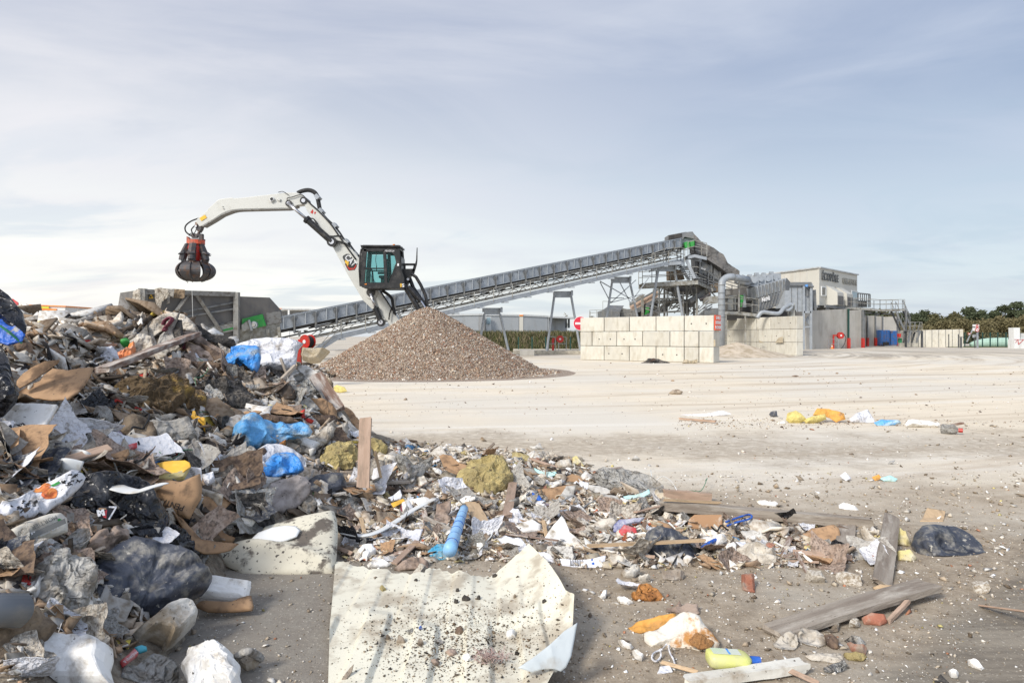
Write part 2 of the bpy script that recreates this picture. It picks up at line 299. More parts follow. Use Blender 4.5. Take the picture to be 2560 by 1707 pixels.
so=bpy.data.objects.new('sun',sl);COL.objects.link(so);so.rotation_euler=(-sd).to_track_quat('-Z','Y').to_euler()
W=bpy.data.worlds.new('World');S.world=W;W.use_nodes=True;N=W.node_tree.nodes;L=W.node_tree.links
bg=N['Background'];sky=N.new('ShaderNodeTexSky');sky.sky_type='NISHITA';sky.sun_disc=False;sky.sun_elevation=SUN_EL;sky.sun_rotation=SUN_AZ
sky.air_density=1.2;sky.dust_density=1.5
bg.inputs[1].default_value=.1
tc=N.new('ShaderNodeTexCoord');sp=N.new('ShaderNodeSeparateXYZ');L.new(tc.outputs['Generated'],sp.inputs[0])
def mth(op,a,b=None,clamp=False):
    x=N.new('ShaderNodeMath');x.operation=op;x.use_clamp=clamp
    for i,v in enumerate((a,b)):
        if v is None:continue
        if isinstance(v,(int,float)):x.inputs[i].default_value=v
        else:L.new(v,x.inputs[i])
    return x.outputs[0]
def ramp(src,a,b,lo=0,hi=1):
    x=N.new('ShaderNodeMapRange');x.interpolation_type='SMOOTHSTEP';L.new(src,x.inputs[0])
    for i,v in enumerate((a,b,lo,hi)):x.inputs[i+1].default_value=v
    return x.outputs[0]
def wmix(f,a,b):
    x=N.new('ShaderNodeMix');x.data_type='RGBA'
    if isinstance(f,float):x.inputs[0].default_value=f
    else:L.new(f,x.inputs[0])
    for s_,v in((6,a),(7,b)):
        if isinstance(v,tuple):x.inputs[s_].default_value=c4(v)
        else:L.new(v,x.inputs[s_])
    return x.outputs[2]
zz=mth('MAXIMUM',sp.outputs[2],.0);den=mth('ADD',zz,.13)
ux=mth('DIVIDE',sp.outputs[0],den);uy=mth('DIVIDE',sp.outputs[1],den)
def cl(ang,sx,sy,scl,det=6,off=0,dist=.6):
    cb=N.new('ShaderNodeCombineXYZ');L.new(ux,cb.inputs[0]);L.new(uy,cb.inputs[1]);cb.inputs[2].default_value=off
    mp=N.new('ShaderNodeMapping');mp.inputs['Rotation'].default_value=(0,0,R(ang));mp.inputs['Scale'].default_value=(sx,sy,1);L.new(cb.outputs[0],mp.inputs[0])
    n=N.new('ShaderNodeTexNoise');n.inputs['Scale'].default_value=scl;n.inputs['Detail'].default_value=det;n.inputs['Roughness'].default_value=.55;n.inputs['Distortion'].default_value=dist
    L.new(mp.outputs[0],n.inputs['Vector']);return n.outputs[0]
K=SKYK
def k3(r,g,b):return tuple(v*10*K for v in sc((r,g,b)))
side=ramp(sp.outputs[0],-.6,.62)                # left bright, right bluer
up_=ramp(zz,.02,.46)
low=wmix(side,k3(268,266,258),k3(214,226,235));high=wmix(side,k3(182,190,210),k3(128,148,185))
base=wmix(up_,low,high)
n1=cl(35,.5,1.0,1.15,8,3);n2=cl(-40,.4,.8,1.5,7,9,1.2);n3=cl(30,.4,.8,1.2,8,14,1.4);n4=cl(40,.5,.8,.9,7,30,1.0)
cloud=mth('ADD',mth('MULTIPLY',ramp(n1,.40,.68),.62),mth('MULTIPLY',ramp(n2,.44,.70),.38))
lit=wmix(side,k3(240,238,241),k3(196,205,222))
c1=wmix(cloud,base,lit)
lowm=mth('SUBTRACT',1.0,ramp(zz,.10,.34),True)
blue=mth('MULTIPLY',mth('MULTIPLY',ramp(n3,.47,.63),lowm),.55)
c2=wmix(blue,c1,wmix(side,k3(206,218,231),k3(186,203,219)))
dk=mth('MULTIPLY',mth('MULTIPLY',ramp(n4,.56,.72),ramp(zz,.16,.30)),.5)
c2=wmix(dk,c2,k3(176,188,208))
bh=ramp(sp.outputs[1],.1,-.7,1,1.7);vm_=N.new('ShaderNodeVectorMath');vm_.operation='SCALE';L.new(c2,vm_.inputs[0]);L.new(bh,vm_.inputs['Scale'])  # unseen sky behind the camera brightened to add ambient fill
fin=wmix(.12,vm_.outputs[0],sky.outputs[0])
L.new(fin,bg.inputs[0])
# ============================================================= ground
def gmat():
    m,t,b,N,L=nt('dusty_yard_ground')
    tc=N.new('ShaderNodeTexCoord');sp=N.new('ShaderNodeSeparateXYZ');L.new(tc.outputs['Object'],sp.inputs[0])
    def mp(rot,scale,loc=(0,0,0)):
        x=N.new('ShaderNodeMapping');x.inputs['Rotation'].default_value=(0,0,R(rot));x.inputs['Scale'].default_value=scale;x.inputs['Location'].default_value=loc;L.new(tc.outputs['Object'],x.inputs[0]);return x.outputs[0]
    def noi(v,s,d=6,ro=.6,di=0):
        n=N.new('ShaderNodeTexNoise');n.inputs['Scale'].default_value=s;n.inputs['Detail'].default_value=d;n.inputs['Roughness'].default_value=ro;n.inputs['Distortion'].default_value=di;L.new(v,n.inputs['Vector']);return n.outputs[0]
    def ma(op,a,b=0,clamp=False):
        x=N.new('ShaderNodeMath');x.operation=op;x.use_clamp=clamp
        for i,v in enumerate((a,b)):
            if isinstance(v,(int,float)):x.inputs[i].default_value=v
            else:L.new(v,x.inputs[i])
        return x.outputs[0]
    def thr(s,a,c,lo=0,hi=1):
        x=N.new('ShaderNodeMapRange');x.interpolation_type='SMOOTHSTEP';L.new(s,x.inputs[0])
        for i,v in enumerate((a,c,lo,hi)):x.inputs[i+1].default_value=v
        return x.outputs[0]
    def mix(f,a,bb):
        x=N.new('ShaderNodeMix');x.data_type='RGBA'
        if isinstance(f,float):x.inputs[0].default_value=f
        else:L.new(f,x.inputs[0])
        for s_,v in((6,a),(7,bb)):
            if isinstance(v,tuple):x.inputs[s_].default_value=c4(v)
            else:L.new(v,x.inputs[s_])
        return x.outputs[2]
    X,Y=sp.outputs[0],sp.outputs[1]
    # curved vehicle tracks: rings about a far turning centre
    dx=ma('SUBTRACT',X,-6.0);dy=ma('SUBTRACT',Y,62.0);r=ma('SQRT',ma('ADD',ma('MULTIPLY',dx,dx),ma('MULTIPLY',dy,dy)));th=ma('ARCTAN2',dx,dy)
    cb=N.new('ShaderNodeCombineXYZ');L.new(ma('MULTIPLY',r,.9),cb.inputs[0]);L.new(ma('MULTIPLY',th,2.2),cb.inputs[1])
    tr1=noi(cb.outputs[0],1.0,7,.68,.25)
    dx2=ma('SUBTRACT',X,30.0);dy2=ma('SUBTRACT',Y,-50.0);r2=ma('SQRT',ma('ADD',ma('MULTIPLY',dx2,dx2),ma('MULTIPLY',dy2,dy2)));th2=ma('ARCTAN2',dx2,dy2)
    cb2=N.new('ShaderNodeCombineXYZ');L.new(ma('MULTIPLY',r2,.7),cb2.inputs[0]);L.new(ma('MULTIPLY',th2,3.),cb2.inputs[1])
    tr2=noi(cb2.outputs[0],1.0,7,.7,.3)
    big=noi(mp(0,(1,1,1)),.13,5);mid=noi(mp(0,(1,1,1)),.9,6);fine=noi(mp(0,(1,1,1)),9,6,.7);grit=noi(mp(0,(1,1,1)),55,4,.7)
    cream=mix(thr(mid,.35,.65),(.75,.66,.52),(.69,.61,.48));grey=(.67,.62,.53);brown=(.42,.325,.225)
    c=mix(thr(big,.40,.6),cream,grey)
    c=mix(thr(tr1,.50,.66,0,.62),c,brown);c=mix(thr(tr2,.54,.68,0,.65),c,(.46,.37,.27))
    c=mix(thr(tr1,.32,.46,.8,0),c,(.76,.72,.64))
    # brown dirt band driven into the concrete in front of and beside the heap
    nb=ma('ADD',Y,ma('MULTIPLY',ma('SUBTRACT',mid,.5),3.5));nb=ma('ADD',nb,ma('MULTIPLY',ma('SUBTRACT',big,.5),6))
    band=ma('MULTIPLY',thr(nb,6.8,8.0),thr(nb,10.0,8.6));c=mix(ma('MULTIPLY',band,thr(fine,.3,.6,.2,.75)),c,(.33,.27,.2))
    near=thr(nb,7.4,4.3);nc=mix(thr(fine,.35,.65),(.385,.32,.24),(.26,.21,.155));nc=mix(thr(mid,.45,.7,0,.6),nc,(.45,.415,.35))
    c=mix(near,c,nc)
    far=ma('MULTIPLY',thr(Y,36,48),thr(tr1,.42,.58,.1,.75));c=mix(far,c,(.30,.265,.22))
    # swept darker damp concrete: lower right and a patch left of the cream sheet
    e=ma('SUBTRACT',ma('SUBTRACT',X,1.25),ma('MULTIPLY',ma('SUBTRACT',Y,2.62),1.08));e=ma('ADD',e,ma('MULTIPLY',ma('SUBTRACT',mid,.5),.5))
    dr=ma('MULTIPLY',thr(e,0,.35),thr(Y,8.5,5.5));sm=noi(mp(-42,(.35,3,1)),2.2,7,.7)
    dcol=mix(thr(sm,.4,.62),(.13,.115,.095),(.26,.23,.185));c=mix(ma('MULTIPLY',dr,.78),c,dcol)
    e2=ma('SUBTRACT',ma('MULTIPLY',ma('SUBTRACT',X,-.62),-1),0);lf=ma('MULTIPLY',thr(ma('ADD',e2,ma('MULTIPLY',ma('SUBTRACT',mid,.5),.4)),-.25,.05),thr(Y,4.6,3.9));c=mix(ma('MULTIPLY',lf,.85),c,mix(thr(fine,.35,.7),(.20,.18,.155),(.27,.25,.215)))
    gs=mix(thr(grit,.60,.66),c,(.62,.57,.48));gs=mix(thr(noi(mp(0,(1,1,1)),38,4,.7),.62,.67),gs,(.12,.09,.065));c=mix(thr(Y,12,5,.0,.75),c,gs)
    L.new(c,b.inputs['Base Color']);b.inputs['Roughness'].default_value=.9;b.inputs['Specular IOR Level'].default_value=.2
    bp=N.new('ShaderNodeBump');bp.inputs['Strength'].default_value=.55;bp.inputs['Distance'].default_value=.02
    L.new(ma('ADD',ma('MULTIPLY',fine,.8),ma('MULTIPLY',grit,.35)),bp.inputs['Height']);L.new(bp.outputs[0],b.inputs['Normal'])
    return m
g=MB();xs=[-3000,-400,-60,60,400,3000];ys=[-60,60,200,600,4000]
for y in ys:
    for x in xs:g.v.append(Vector((x,y,0)))
for j in range(len(ys)-1):
    for i in range(len(xs)-1):g.f.append((j*6+i,j*6+i+1,(j+1)*6+i+1,(j+1)*6+i));g.m.append(0)
tag(g.build('ground',gmat()),kind='structure')
# ============================================================= rubbish heap height field
CP=[]
def cp(*a):
    for(px,py,D)in a:p=P(px,py,D);CP.append((p.x,p.y,max(p.z,0)))
cp((0,1700,1.9),(-150,1600,2.2),(150,1690,2.2),(330,1690,2.5),(450,1650,2.75),(0,1560,2.2),(150,1500,2.5),(300,1450,2.9),(450,1450,3.4),(0,1380,2.6),(150,1330,3.0),(300,1300,3.2),(420,1330,3.4),(560,1400,3.9),(820,1430,3.85),
   (0,1200,3.0),(150,1180,3.5),(300,1180,3.7),(450,1200,3.9),(600,1250,4.2),(750,1280,4.6),(0,1060,3.6),(150,1060,4.1),(300,1050,4.4),(450,1060,4.8),(600,1100,5.2),(700,1080,5.5),(780,1130,5.6),(850,1250,5.0),
   (0,900,4.2),(130,960,4.8),(300,950,5.4),(450,950,5.8),(600,960,6.3),(720,950,6.6),(800,1000,6.8),(880,1100,7.0),(0,790,4.6),(70,860,5.2),(200,890,6.2),(335,880,6.6),(420,798,7.0),(500,830,7.2),(380,825,6.8),(460,808,7.1),(600,895,7.4),(700,895,7.6),(790,940,7.6),(850,1015,7.5),(920,1110,7.6),
   (60,802,9.5),(130,868,9),(180,888,8.5),(250,895,9),(160,834,16),(250,818,18),(330,824,20),(280,838,14),(300,870,11),(390,850,13),(380,870,9.5),(0,790,9),(-200,800,6),(-200,900,4),(-200,780,12),(-300,1200,3),(120,838,12),(330,832,26),
   (1100,1120,7.0),(1300,1140,6.8),(1000,1112,7.2),(1500,1190,6.2),(1100,1250,5.2),(1300,1280,5.0),(1700,1280,4.95),(1900,1300,4.75),(2130,1330,4.52),(950,1250,5.15),(1000,1380,4.15),(1200,1380,4.15),(1400,1370,4.2))
for x,y,z in[(-3.4,9.2,.75),(-2.4,9.4,.05),(-2.2,10.6,-.1),(-2.6,11.5,-.1),(-1.4,9.9,-.08),(-1.6,9.2,-.05),(-1.2,8.6,0),(-3,12,0),(-4.5,13,.3),(-6.4,16,.1),(-4.2,16,-.12),(-4.2,13.5,-.08),(-5.2,19,-.1),(-3.2,13,-.1),(-7,24,.2),(-9,30,0),(-15,30,0),(-14,22,1.6),(-6,20,0),(-3,20,0),(0,12,0),(0,9.5,0),(3,8,0),(3,11,0),(-8,30,0),(-16,12,1.4),(-12,8,1.2),(-8,4,1.2),(-6,2,.9),(-3,1.2,.3),(-8,1.2,.8),(6,4,0),(6,10,0),(6,2,0),(3,2,0),(1,1.5,0),(-1,1.3,0),(-11,26,.9),(-16,30,.3)]:CP.append((x,y,z))
for(px,py)in[(860,1470),(1100,1450),(1300,1450),(1500,1440),(1700,1450),(1900,1440),(2100,1450),(2300,1420),(2450,1380),(2450,1250),(2200,1230),(2000,1180),(1800,1160),(1600,1120),(1400,1085),(1200,1070),(1050,1050),(960,1030),(520,1560),(600,1480),(470,1690),(700,1500),(700,1640),(850,1640),(1200,1600),(1600,1600),(2000,1600),(2400,1600),(930,1420),(880,960)]:
    p=G(px,py);CP.append((p.x,p.y,0))
CP=np.array(CP);n_=len(CP)
def phi(d):return np.sqrt(d*d+.01)
A_=np.zeros((n_+1,n_+1));dd=np.hypot(CP[:,None,0]-CP[None,:,0],CP[:,None,1]-CP[None,:,1]);A_[:n_,:n_]=phi(dd);A_[:n_,n_]=A_[n_,:n_]=1;A_[:n_,:n_]-=np.eye(n_)*.03
w_=np.linalg.solve(A_,np.append(CP[:,2],0))
HX=np.arange(-16,7.01,.05);Q_=1.0095;HYn=int(math.log(31/1.1)/math.log(Q_));HYs=1.1*Q_**np.arange(HYn)
gx,gy=np.meshgrid(HX,HYs);HZ=np.zeros_like(gx)
for j in range(len(HYs)):
    d=np.hypot(gx[j][:,None]-CP[None,:,0],gy[j][:,None]-CP[None,:,1]);HZ[j]=phi(d)@w_[:n_]+w_[n_]
pp=np.stack([gx.ravel(),gy.ravel(),gx.ravel()*0],1);zf=HZ.ravel()
amp=np.clip(zf/.25,0,1);zf=zf-(.05+.05*fbm(pp*1.6,77,3))*np.clip(1.25-zf*1.2,0,1);smz=np.clip(zf,0,9)
rough=.10*fbm(pp*2.2,3,3)+.05*fbm(pp*7,5,3,True)+.02*fbm(pp*19,8,2)
zf=smz+rough*amp-np.where(smz<.022,.07,.0)
HZ=zf.reshape(HZ.shape)
def HF(x,y):
    x=np.asarray(x,float);y=np.maximum(np.asarray(y,float),1.101);fx=np.clip((x+16)/.05,0,len(HX)-1.001);fy=np.clip(np.log(y/1.1)/math.log(Q_),0,HYn-1.001)
    i=fx.astype(int);j=fy.astype(int);a=fx-i;b=fy-j
    z=HZ[j,i]*(1-a)*(1-b)+HZ[j,i+1]*a*(1-b)+HZ[j+1,i]*(1-a)*b+HZ[j+1,i+1]*a*b
    return np.where((x<-16)|(x>7)|(y>30.5),0,np.maximum(z,0))
TS=np.geomspace(.9,60,900)
def at(px,py):
    d=np.array([(px-CX)/F,1,(HY-py)/F]);z=CH+TS*d[2];h=HF(TS*d[0],TS);k=np.argmax(z<=h)
    if z[k]>h[k]:k=len(TS)-1
    t=TS[k]
    if k>0:
        a,b=z[k-1]-h[k-1],z[k]-h[k];t=TS[k-1]+(TS[k]-TS[k-1])*a/(a-b+1e-9)
    return Vector((t*d[0],t,CH+t*d[2]))
def hn(p,e=.15):
    a=HF([p.x+e,p.x-e,p.x,p.x],[p.y,p.y,p.y+e,p.y-e]);return Vector(((a[1]-a[0])/2/e,(a[3]-a[2])/2/e,1)).normalized()
def at_many(px,py):
    dx=(px-CX)/F;dz=(HY-py)/F;t=np.full(len(px),.0);done=np.zeros(len(px),bool)
    for k in range(1,len(TS)):
        T=TS[k];hit=(~done)&(CH+T*dz<=HF(T*dx,np.full(len(px),T)));t[hit]=(T+TS[k-1])/2;done|=hit
    return t,done
nx_=len(HX);vs=np.stack([gx.ravel(),gy.ravel(),HZ.ravel()],1);keep=HZ>-.03
fs=[]
for j in range(HYn-1):
    for i in range(nx_-1):
        if keep[j,i]or keep[j,i+1]or keep[j+1,i]or keep[j+1,i+1]:
            a=j*nx_+i;fs.append((a,a+1,a+nx_+1,a+nx_))
used=np.unique(np.array(fs));rm=-np.ones(len(vs),int);rm[used]=np.arange(len(used))
me=bpy.data.meshes.new('rubbish_heap');me.from_pydata(vs[used].tolist(),[],rm[np.array(fs)].tolist());me.update()
def heapmat():
    m,t,b,N,L=nt('mixed_rubbish_and_dirt');tc=N.new('ShaderNodeTexCoord')
    def noi(s,d=6):n=N.new('ShaderNodeTexNoise');n.inputs['Scale'].default_value=s;n.inputs['Detail'].default_value=d;n.inputs['Roughness'].default_value=.65;L.new(tc.outputs['Object'],n.inputs['Vector']);return n
    vo=N.new('ShaderNodeTexVoronoi');vo.inputs['Scale'].default_value=16;vo.inputs['Randomness'].default_value=1
    ad=N.new('ShaderNodeVectorMath');ad.operation='ADD';L.new(tc.outputs['Object'],ad.inputs[0]);nn=noi(9,4);ms=N.new('ShaderNodeVectorMath');ms.operation='SCALE';ms.inputs['Scale'].default_value=.10;L.new(nn.outputs['Color'],ms.inputs[0]);L.new(ms.outputs[0],ad.inputs[1]);L.new(ad.outputs[0],vo.inputs['Vector'])
    rp=N.new('ShaderNodeValToRGB');cr=rp.color_ramp;cr.interpolation='CONSTANT';se=N.new('ShaderNodeSeparateColor');L.new(vo.outputs['Color'],se.inputs[0]);L.new(se.outputs[0],rp.inputs[0])
    cs=[(.11,.088,.066),(.22,.165,.12),(.14,.12,.10),(.38,.33,.26),(.07,.06,.05),(.28,.21,.145),(.52,.48,.41),(.19,.15,.11),(.12,.095,.07),(.33,.28,.225)]
    cr.elements[0].color=c4(cs[0]);cr.elements[1].color=c4(cs[1]);cr.elements[1].position=.1
    for i in range(2,len(cs)):e=cr.elements.new(i/len(cs));e.color=c4(cs[i])
    mx=N.new('ShaderNodeMix');mx.data_type='RGBA';mr=N.new('ShaderNodeMapRange');L.new(noi(5,8).outputs[0],mr.inputs[0]);mr.inputs[1].default_value=.42;mr.inputs[2].default_value=.6
    L.new(mr.outputs[0],mx.inputs[0]);L.new(rp.outputs[0],mx.inputs[6]);mx.inputs[7].default_value=c4((.17,.14,.105))
    # paler, gritty where the thin spread lies on the open yard (right of the tall heap)
    sp=N.new('ShaderNodeSeparateXYZ');L.new(tc.outputs['Object'],sp.inputs[0]);mk=N.new('ShaderNodeMapRange');L.new(sp.outputs[0],mk.inputs[0]);mk.inputs[1].default_value=-2.2;mk.inputs[2].default_value=-1.2
    gr=N.new('ShaderNodeMix');gr.data_type='RGBA';m3=N.new('ShaderNodeMapRange');L.new(noi(22,6).outputs[0],m3.inputs[0]);m3.inputs[1].default_value=.4;m3.inputs[2].default_value=.6;L.new(m3.outputs[0],gr.inputs[0]);gr.inputs[6].default_value=c4((.22,.175,.13));gr.inputs[7].default_value=c4((.44,.39,.31))
    m4=N.new('ShaderNodeMix');m4.data_type='RGBA';L.new(mk.outputs[0],m4.inputs[0]);L.new(mx.outputs[2],m4.inputs[6]);L.new(gr.outputs[2],m4.inputs[7])
    L.new(m4.outputs[2],b.inputs['Base Color']);b.inputs['Roughness'].default_value=.9;b.inputs['Specular IOR Level'].default_value=.2
    bp=N.new('ShaderNodeBump');bp.inputs['Strength'].default_value=1;bp.inputs['Distance'].default_value=.04;L.new(noi(24,6).outputs[0],bp.inputs['Height']);L.new(bp.outputs[0],b.inputs['Normal']);return m
o=link('rubbish_heap',me,heapmat(),smooth=False);tag(o,'sprawling heap of mixed construction rubbish and dirt at the left','rubbish heap',kind='stuff')
# ============================================================= patch primitive
HEROES=[]
def inpoly(x,y,poly):
    c=False;n=len(poly);j=n-1
    for i in range(n):
        a,b=poly[i],poly[j]
        if(a[1]>y)!=(b[1]>y)and x<(b[0]-a[0])*(y-a[1])/(b[1]-a[1])+a[0]:c=not c
        j=i
    return c
def crump(p,s,k=7):
    r=np.random.default_rng(s);h=np.zeros(len(p));w=np.stack([fbm(np.c_[p*1.1,p[:,:1]*0+i],s+i,2)for i in(1,5)],1);p=p+.35*w
    for i in range(k):
        a=r.uniform(0,2*math.pi);h=np.abs(h-(p@np.array([math.cos(a),math.sin(a)])*r.uniform(.6,1.3)+r.uniform(-.8,.8)))
    return(h-h.mean())/(h.std()+1e-6)
SOFT={'bbag','gbag','film','bluew','bluec','bluet','wbag','cloth','clothg','lilac','paper','opaper','opaper2','oranget','black2','carpet','steelw_'}
ROCK={'foam','foamd','plast','stone','yfoam','brick','blkj','woodg'}
def patch(name,label,cat,mat,poly,bulge=.0,amp=.02,freq=5,lean=None,yaw=0,off=.03,thick=.006,D=None,edge=.0,rings=11,nb=60,ridge=True,group=None,curl=(0,0),drape=True,bk=.5,parent=None,fl=None,seed=None,smooth=None,hero=True,z=None,hole=0.0):
    poly=[(float(a),float(b))for a,b in poly];ar=sum(poly[i][0]*poly[(i+1)%len(poly)][1]-poly[(i+1)%len(poly)][0]*poly[i][1]for i in range(len(poly)))
    if ar>0:poly=poly[::-1]
    cx=sum(p[0]for p in poly)/len(poly);cy=sum(p[1]for p in poly)/len(poly)
    if hero:HEROES.append(poly)
    sd_=seed if seed is not None else int(cx*7+cy*13)%9973
    if D and drape:D=min(D,at(cx,cy).y*.975)
    if z is not None:a0=G(cx,cy,z)
    else:a0=P(cx,cy,D)if D else at(cx,cy)
    cam_n=(Vector((0,0,CH))-a0).normalized()
    if lean is None:
        n=(hn(a0,.25)*.6+cam_n*.55).normalized()
    else:
        n=Matrix.Rotation(R(yaw),3,'Z')@Vector((0,-math.cos(R(lean)),math.sin(R(lean))))
    if z is None:a0=a0+n*off
    u=Vector((0,0,1)).cross(n)if abs(n.z)<.97 else Vector((1,0,0));u=(u-n*u.dot(n)).normalized();w=n.cross(u)
    def proj(px,py):
        d=Vector(((px-CX)/F,1,(HY-py)/F));o_=Vector((0,0,CH));dn=d.dot(n);t=(a0-o_).dot(n)/(dn if abs(dn)>.04 else-.04);q=o_+d*t-a0;return q.dot(u),q.dot(w)
    per=[math.dist(poly[i],poly[(i+1)%len(poly)])for i in range(len(poly))];tot=sum(per);B=[]
    # place boundary samples, keep every corner
    for i in range(len(poly)):
        k=max(1,round(nb*per[i]/tot))
        for j in range(k):
            t=j/k;B.append(proj(poly[i][0]+(poly[(i+1)%len(poly)][0]-poly[i][0])*t,poly[i][1]+(poly[(i+1)%len(poly)][1]-poly[i][1])*t))
    B=np.array(B);c=np.array(proj(cx,cy));nbv=len(B)
    if not edge and not parent and isinstance(mat,str)and(mat in SOFT or mat in ROCK):edge=.09 if mat=='film' else.035
    if edge:B=B+(B-c)*(edge*fbm(np.stack([B[:,0]*14,B[:,1]*14,B[:,0]*0+sd_],1),sd_,3))[:,None]
    rr=np.linspace(hole,1,rings+1)[(0 if hole else 1):]
    pts=[]if hole else[c];rad=[]if hole else[0.0]
    for r in rr:
        for b in B:pts.append(c+(b-c)*r);rad.append(r)
    pts=np.array(pts);rad=np.array(rad);sz=np.abs(B-c).max()
    q=np.stack([pts[:,0]*freq,pts[:,1]*freq,pts[:,0]*0+sd_*.37],1)
    h=amp*(fbm(q,sd_,4,ridge))+amp*.6*fbm(q*.45+5,sd_+3,2)
    env=np.sqrt(np.clip(1-rad**2.2,0,1));hb=bulge*env
    mk_=mat if isinstance(mat,str)else '';soft=mk_ in SOFT or name in('grey_sack','black_sack','sack');rock=mk_ in ROCK
    if rock and bulge>.012:env=np.clip((1-rad)*3.2,0,1)**.6;hb=bulge*.8*env
    if soft or(rock and bulge>.012):
        pn=(pts-c)/sz;ca=(.10 if soft else.05)*min(sz,.4)*min(1,.35+bulge*5 if soft else 1);h=h+ca*crump(pn*(2.6 if soft else 1.7),sd_,8 if soft else 5)*(.35+.65*np.clip((1-rad)*4,0,1))
        if soft:
            env=np.clip(1-rad**1.7,0,1)**.75*(1+.45*fbm(np.c_[pn*1.6,pn[:,:1]*0],sd_+50,2));hb=bulge*.62*env;h=h+ca*(.75 if mk_=='film' else.42)*crump(pn*6.5,sd_+5,9)*np.clip((1-rad)*6,.2,1)
    un=(pts[:,0]-c[0])/sz;vn_=(pts[:,1]-c[1])/sz;h=h+curl[0]*un*un+curl[1]*vn_*vn_
    if fl:h=h+fl(un,vn_)
    U=np.array(u);Wv=np.array(w);Nn=np.array(n);O=np.array(a0)
    # lateral shuffle gives overhanging crumples
    lat=amp*.5*fbm(q*1.3+31,sd_+9,3)*(rad<.999)
    front=O+(pts[:,:1]+lat[:,None])*U+pts[:,1:]*Wv+(h+hb)[:,None]*Nn
    if drape:
        hh=HF(front[:,0],front[:,1]);front[:,2]=np.maximum(front[:,2],hh+.006)
    if bulge>.03:back=O+pts[:,:1]*U+pts[:,1:]*Wv+(h*.3-bulge*bk*env-thick)[:,None]*Nn
    else:back=front-Nn*thick
    nv=len(pts);vs=np.vstack([front,back]);fs=[];s0=0 if hole else 1
    for side in(0,nv):
        def f(*a):fs.append(a if side==0 else a[::-1])
        for k in range(nbv):
            k2=(k+1)%nbv
            if not hole:f(side,side+1+k,side+1+k2)
            for r in range(len(rr)-1):
                a=side+s0+r*nbv;b=a+nbv;f(a+k,b+k,b+k2,a+k2)
    e=s0+(len(rr)-1)*nbv
    for k in range(nbv):
        k2=(k+1)%nbv;fs.append((e+k,nv+e+k,nv+e+k2,e+k2))
        if hole:fs.append((k2,nv+k2,nv+k,k))
    base=ORG[parent.name]if parent is not None else a0
    me=bpy.data.meshes.new(name);me.from_pydata((vs-np.array(base)).tolist(),[],fs);me.update()
    sm=(bulge>.03 or amp*freq<.2)if smooth is None else smooth
    o=link(name,me,m_[mat]if isinstance(mat,str)else mat,parent,a0,sm)
    if parent is None:tag(o,label,cat,group)
    elif label:o['label']=label
    o_fr[o.name]=(a0,u,w,n,front.copy(),[f_ for f_ in fs if max(f_)<nv]);PXM[o.name]=proj
    return o
o_fr={};PXM={}
def decal_text(parent,txt,pc,pr,hpx,mat,name='lettering',sx=1.0,bold=0,lift=.003,kern=None):
    """lettering centred on photo pixel pc, reading towards pixel pr, conformed to the parent patch."""
    a0,u,w,n,fr,fs=o_fr[parent.name];proj=PXM[parent.name]
    c=Vector(proj(*pc));e=Vector(proj(*pr));r=(e-c).normalized();upv=Vector((-r.y,r.x))
    s=(Vector(proj(pc[0],pc[1]+hpx))-c).length
    bv=BVHTree.FromPolygons([tuple(v)for v in fr],fs);me=text_mesh(txt,s*1.35,0,bold,sx)
    bm=bmesh.new();bm.from_mesh(me);bmesh.ops.subdivide_edges(bm,edges=[e_ for e_ in bm.edges if e_.calc_length()>s*.15],cuts=2);bmesh.ops.triangulate(bm,faces=bm.faces);bm.to_mesh(me);bm.free()
    o_=ORG[parent.name]
    for v in me.vertices:
        q=a0+u*(c.x+r.x*v.co.x+upv.x*v.co.y)+w*(c.y+r.y*v.co.x+upv.y*v.co.y)
        hit=bv.ray_cast(q+n*.5,-n);v.co=(hit[0]if hit[0]else q)+n*lift-o_
    return link(name,me,m_[mat],parent)
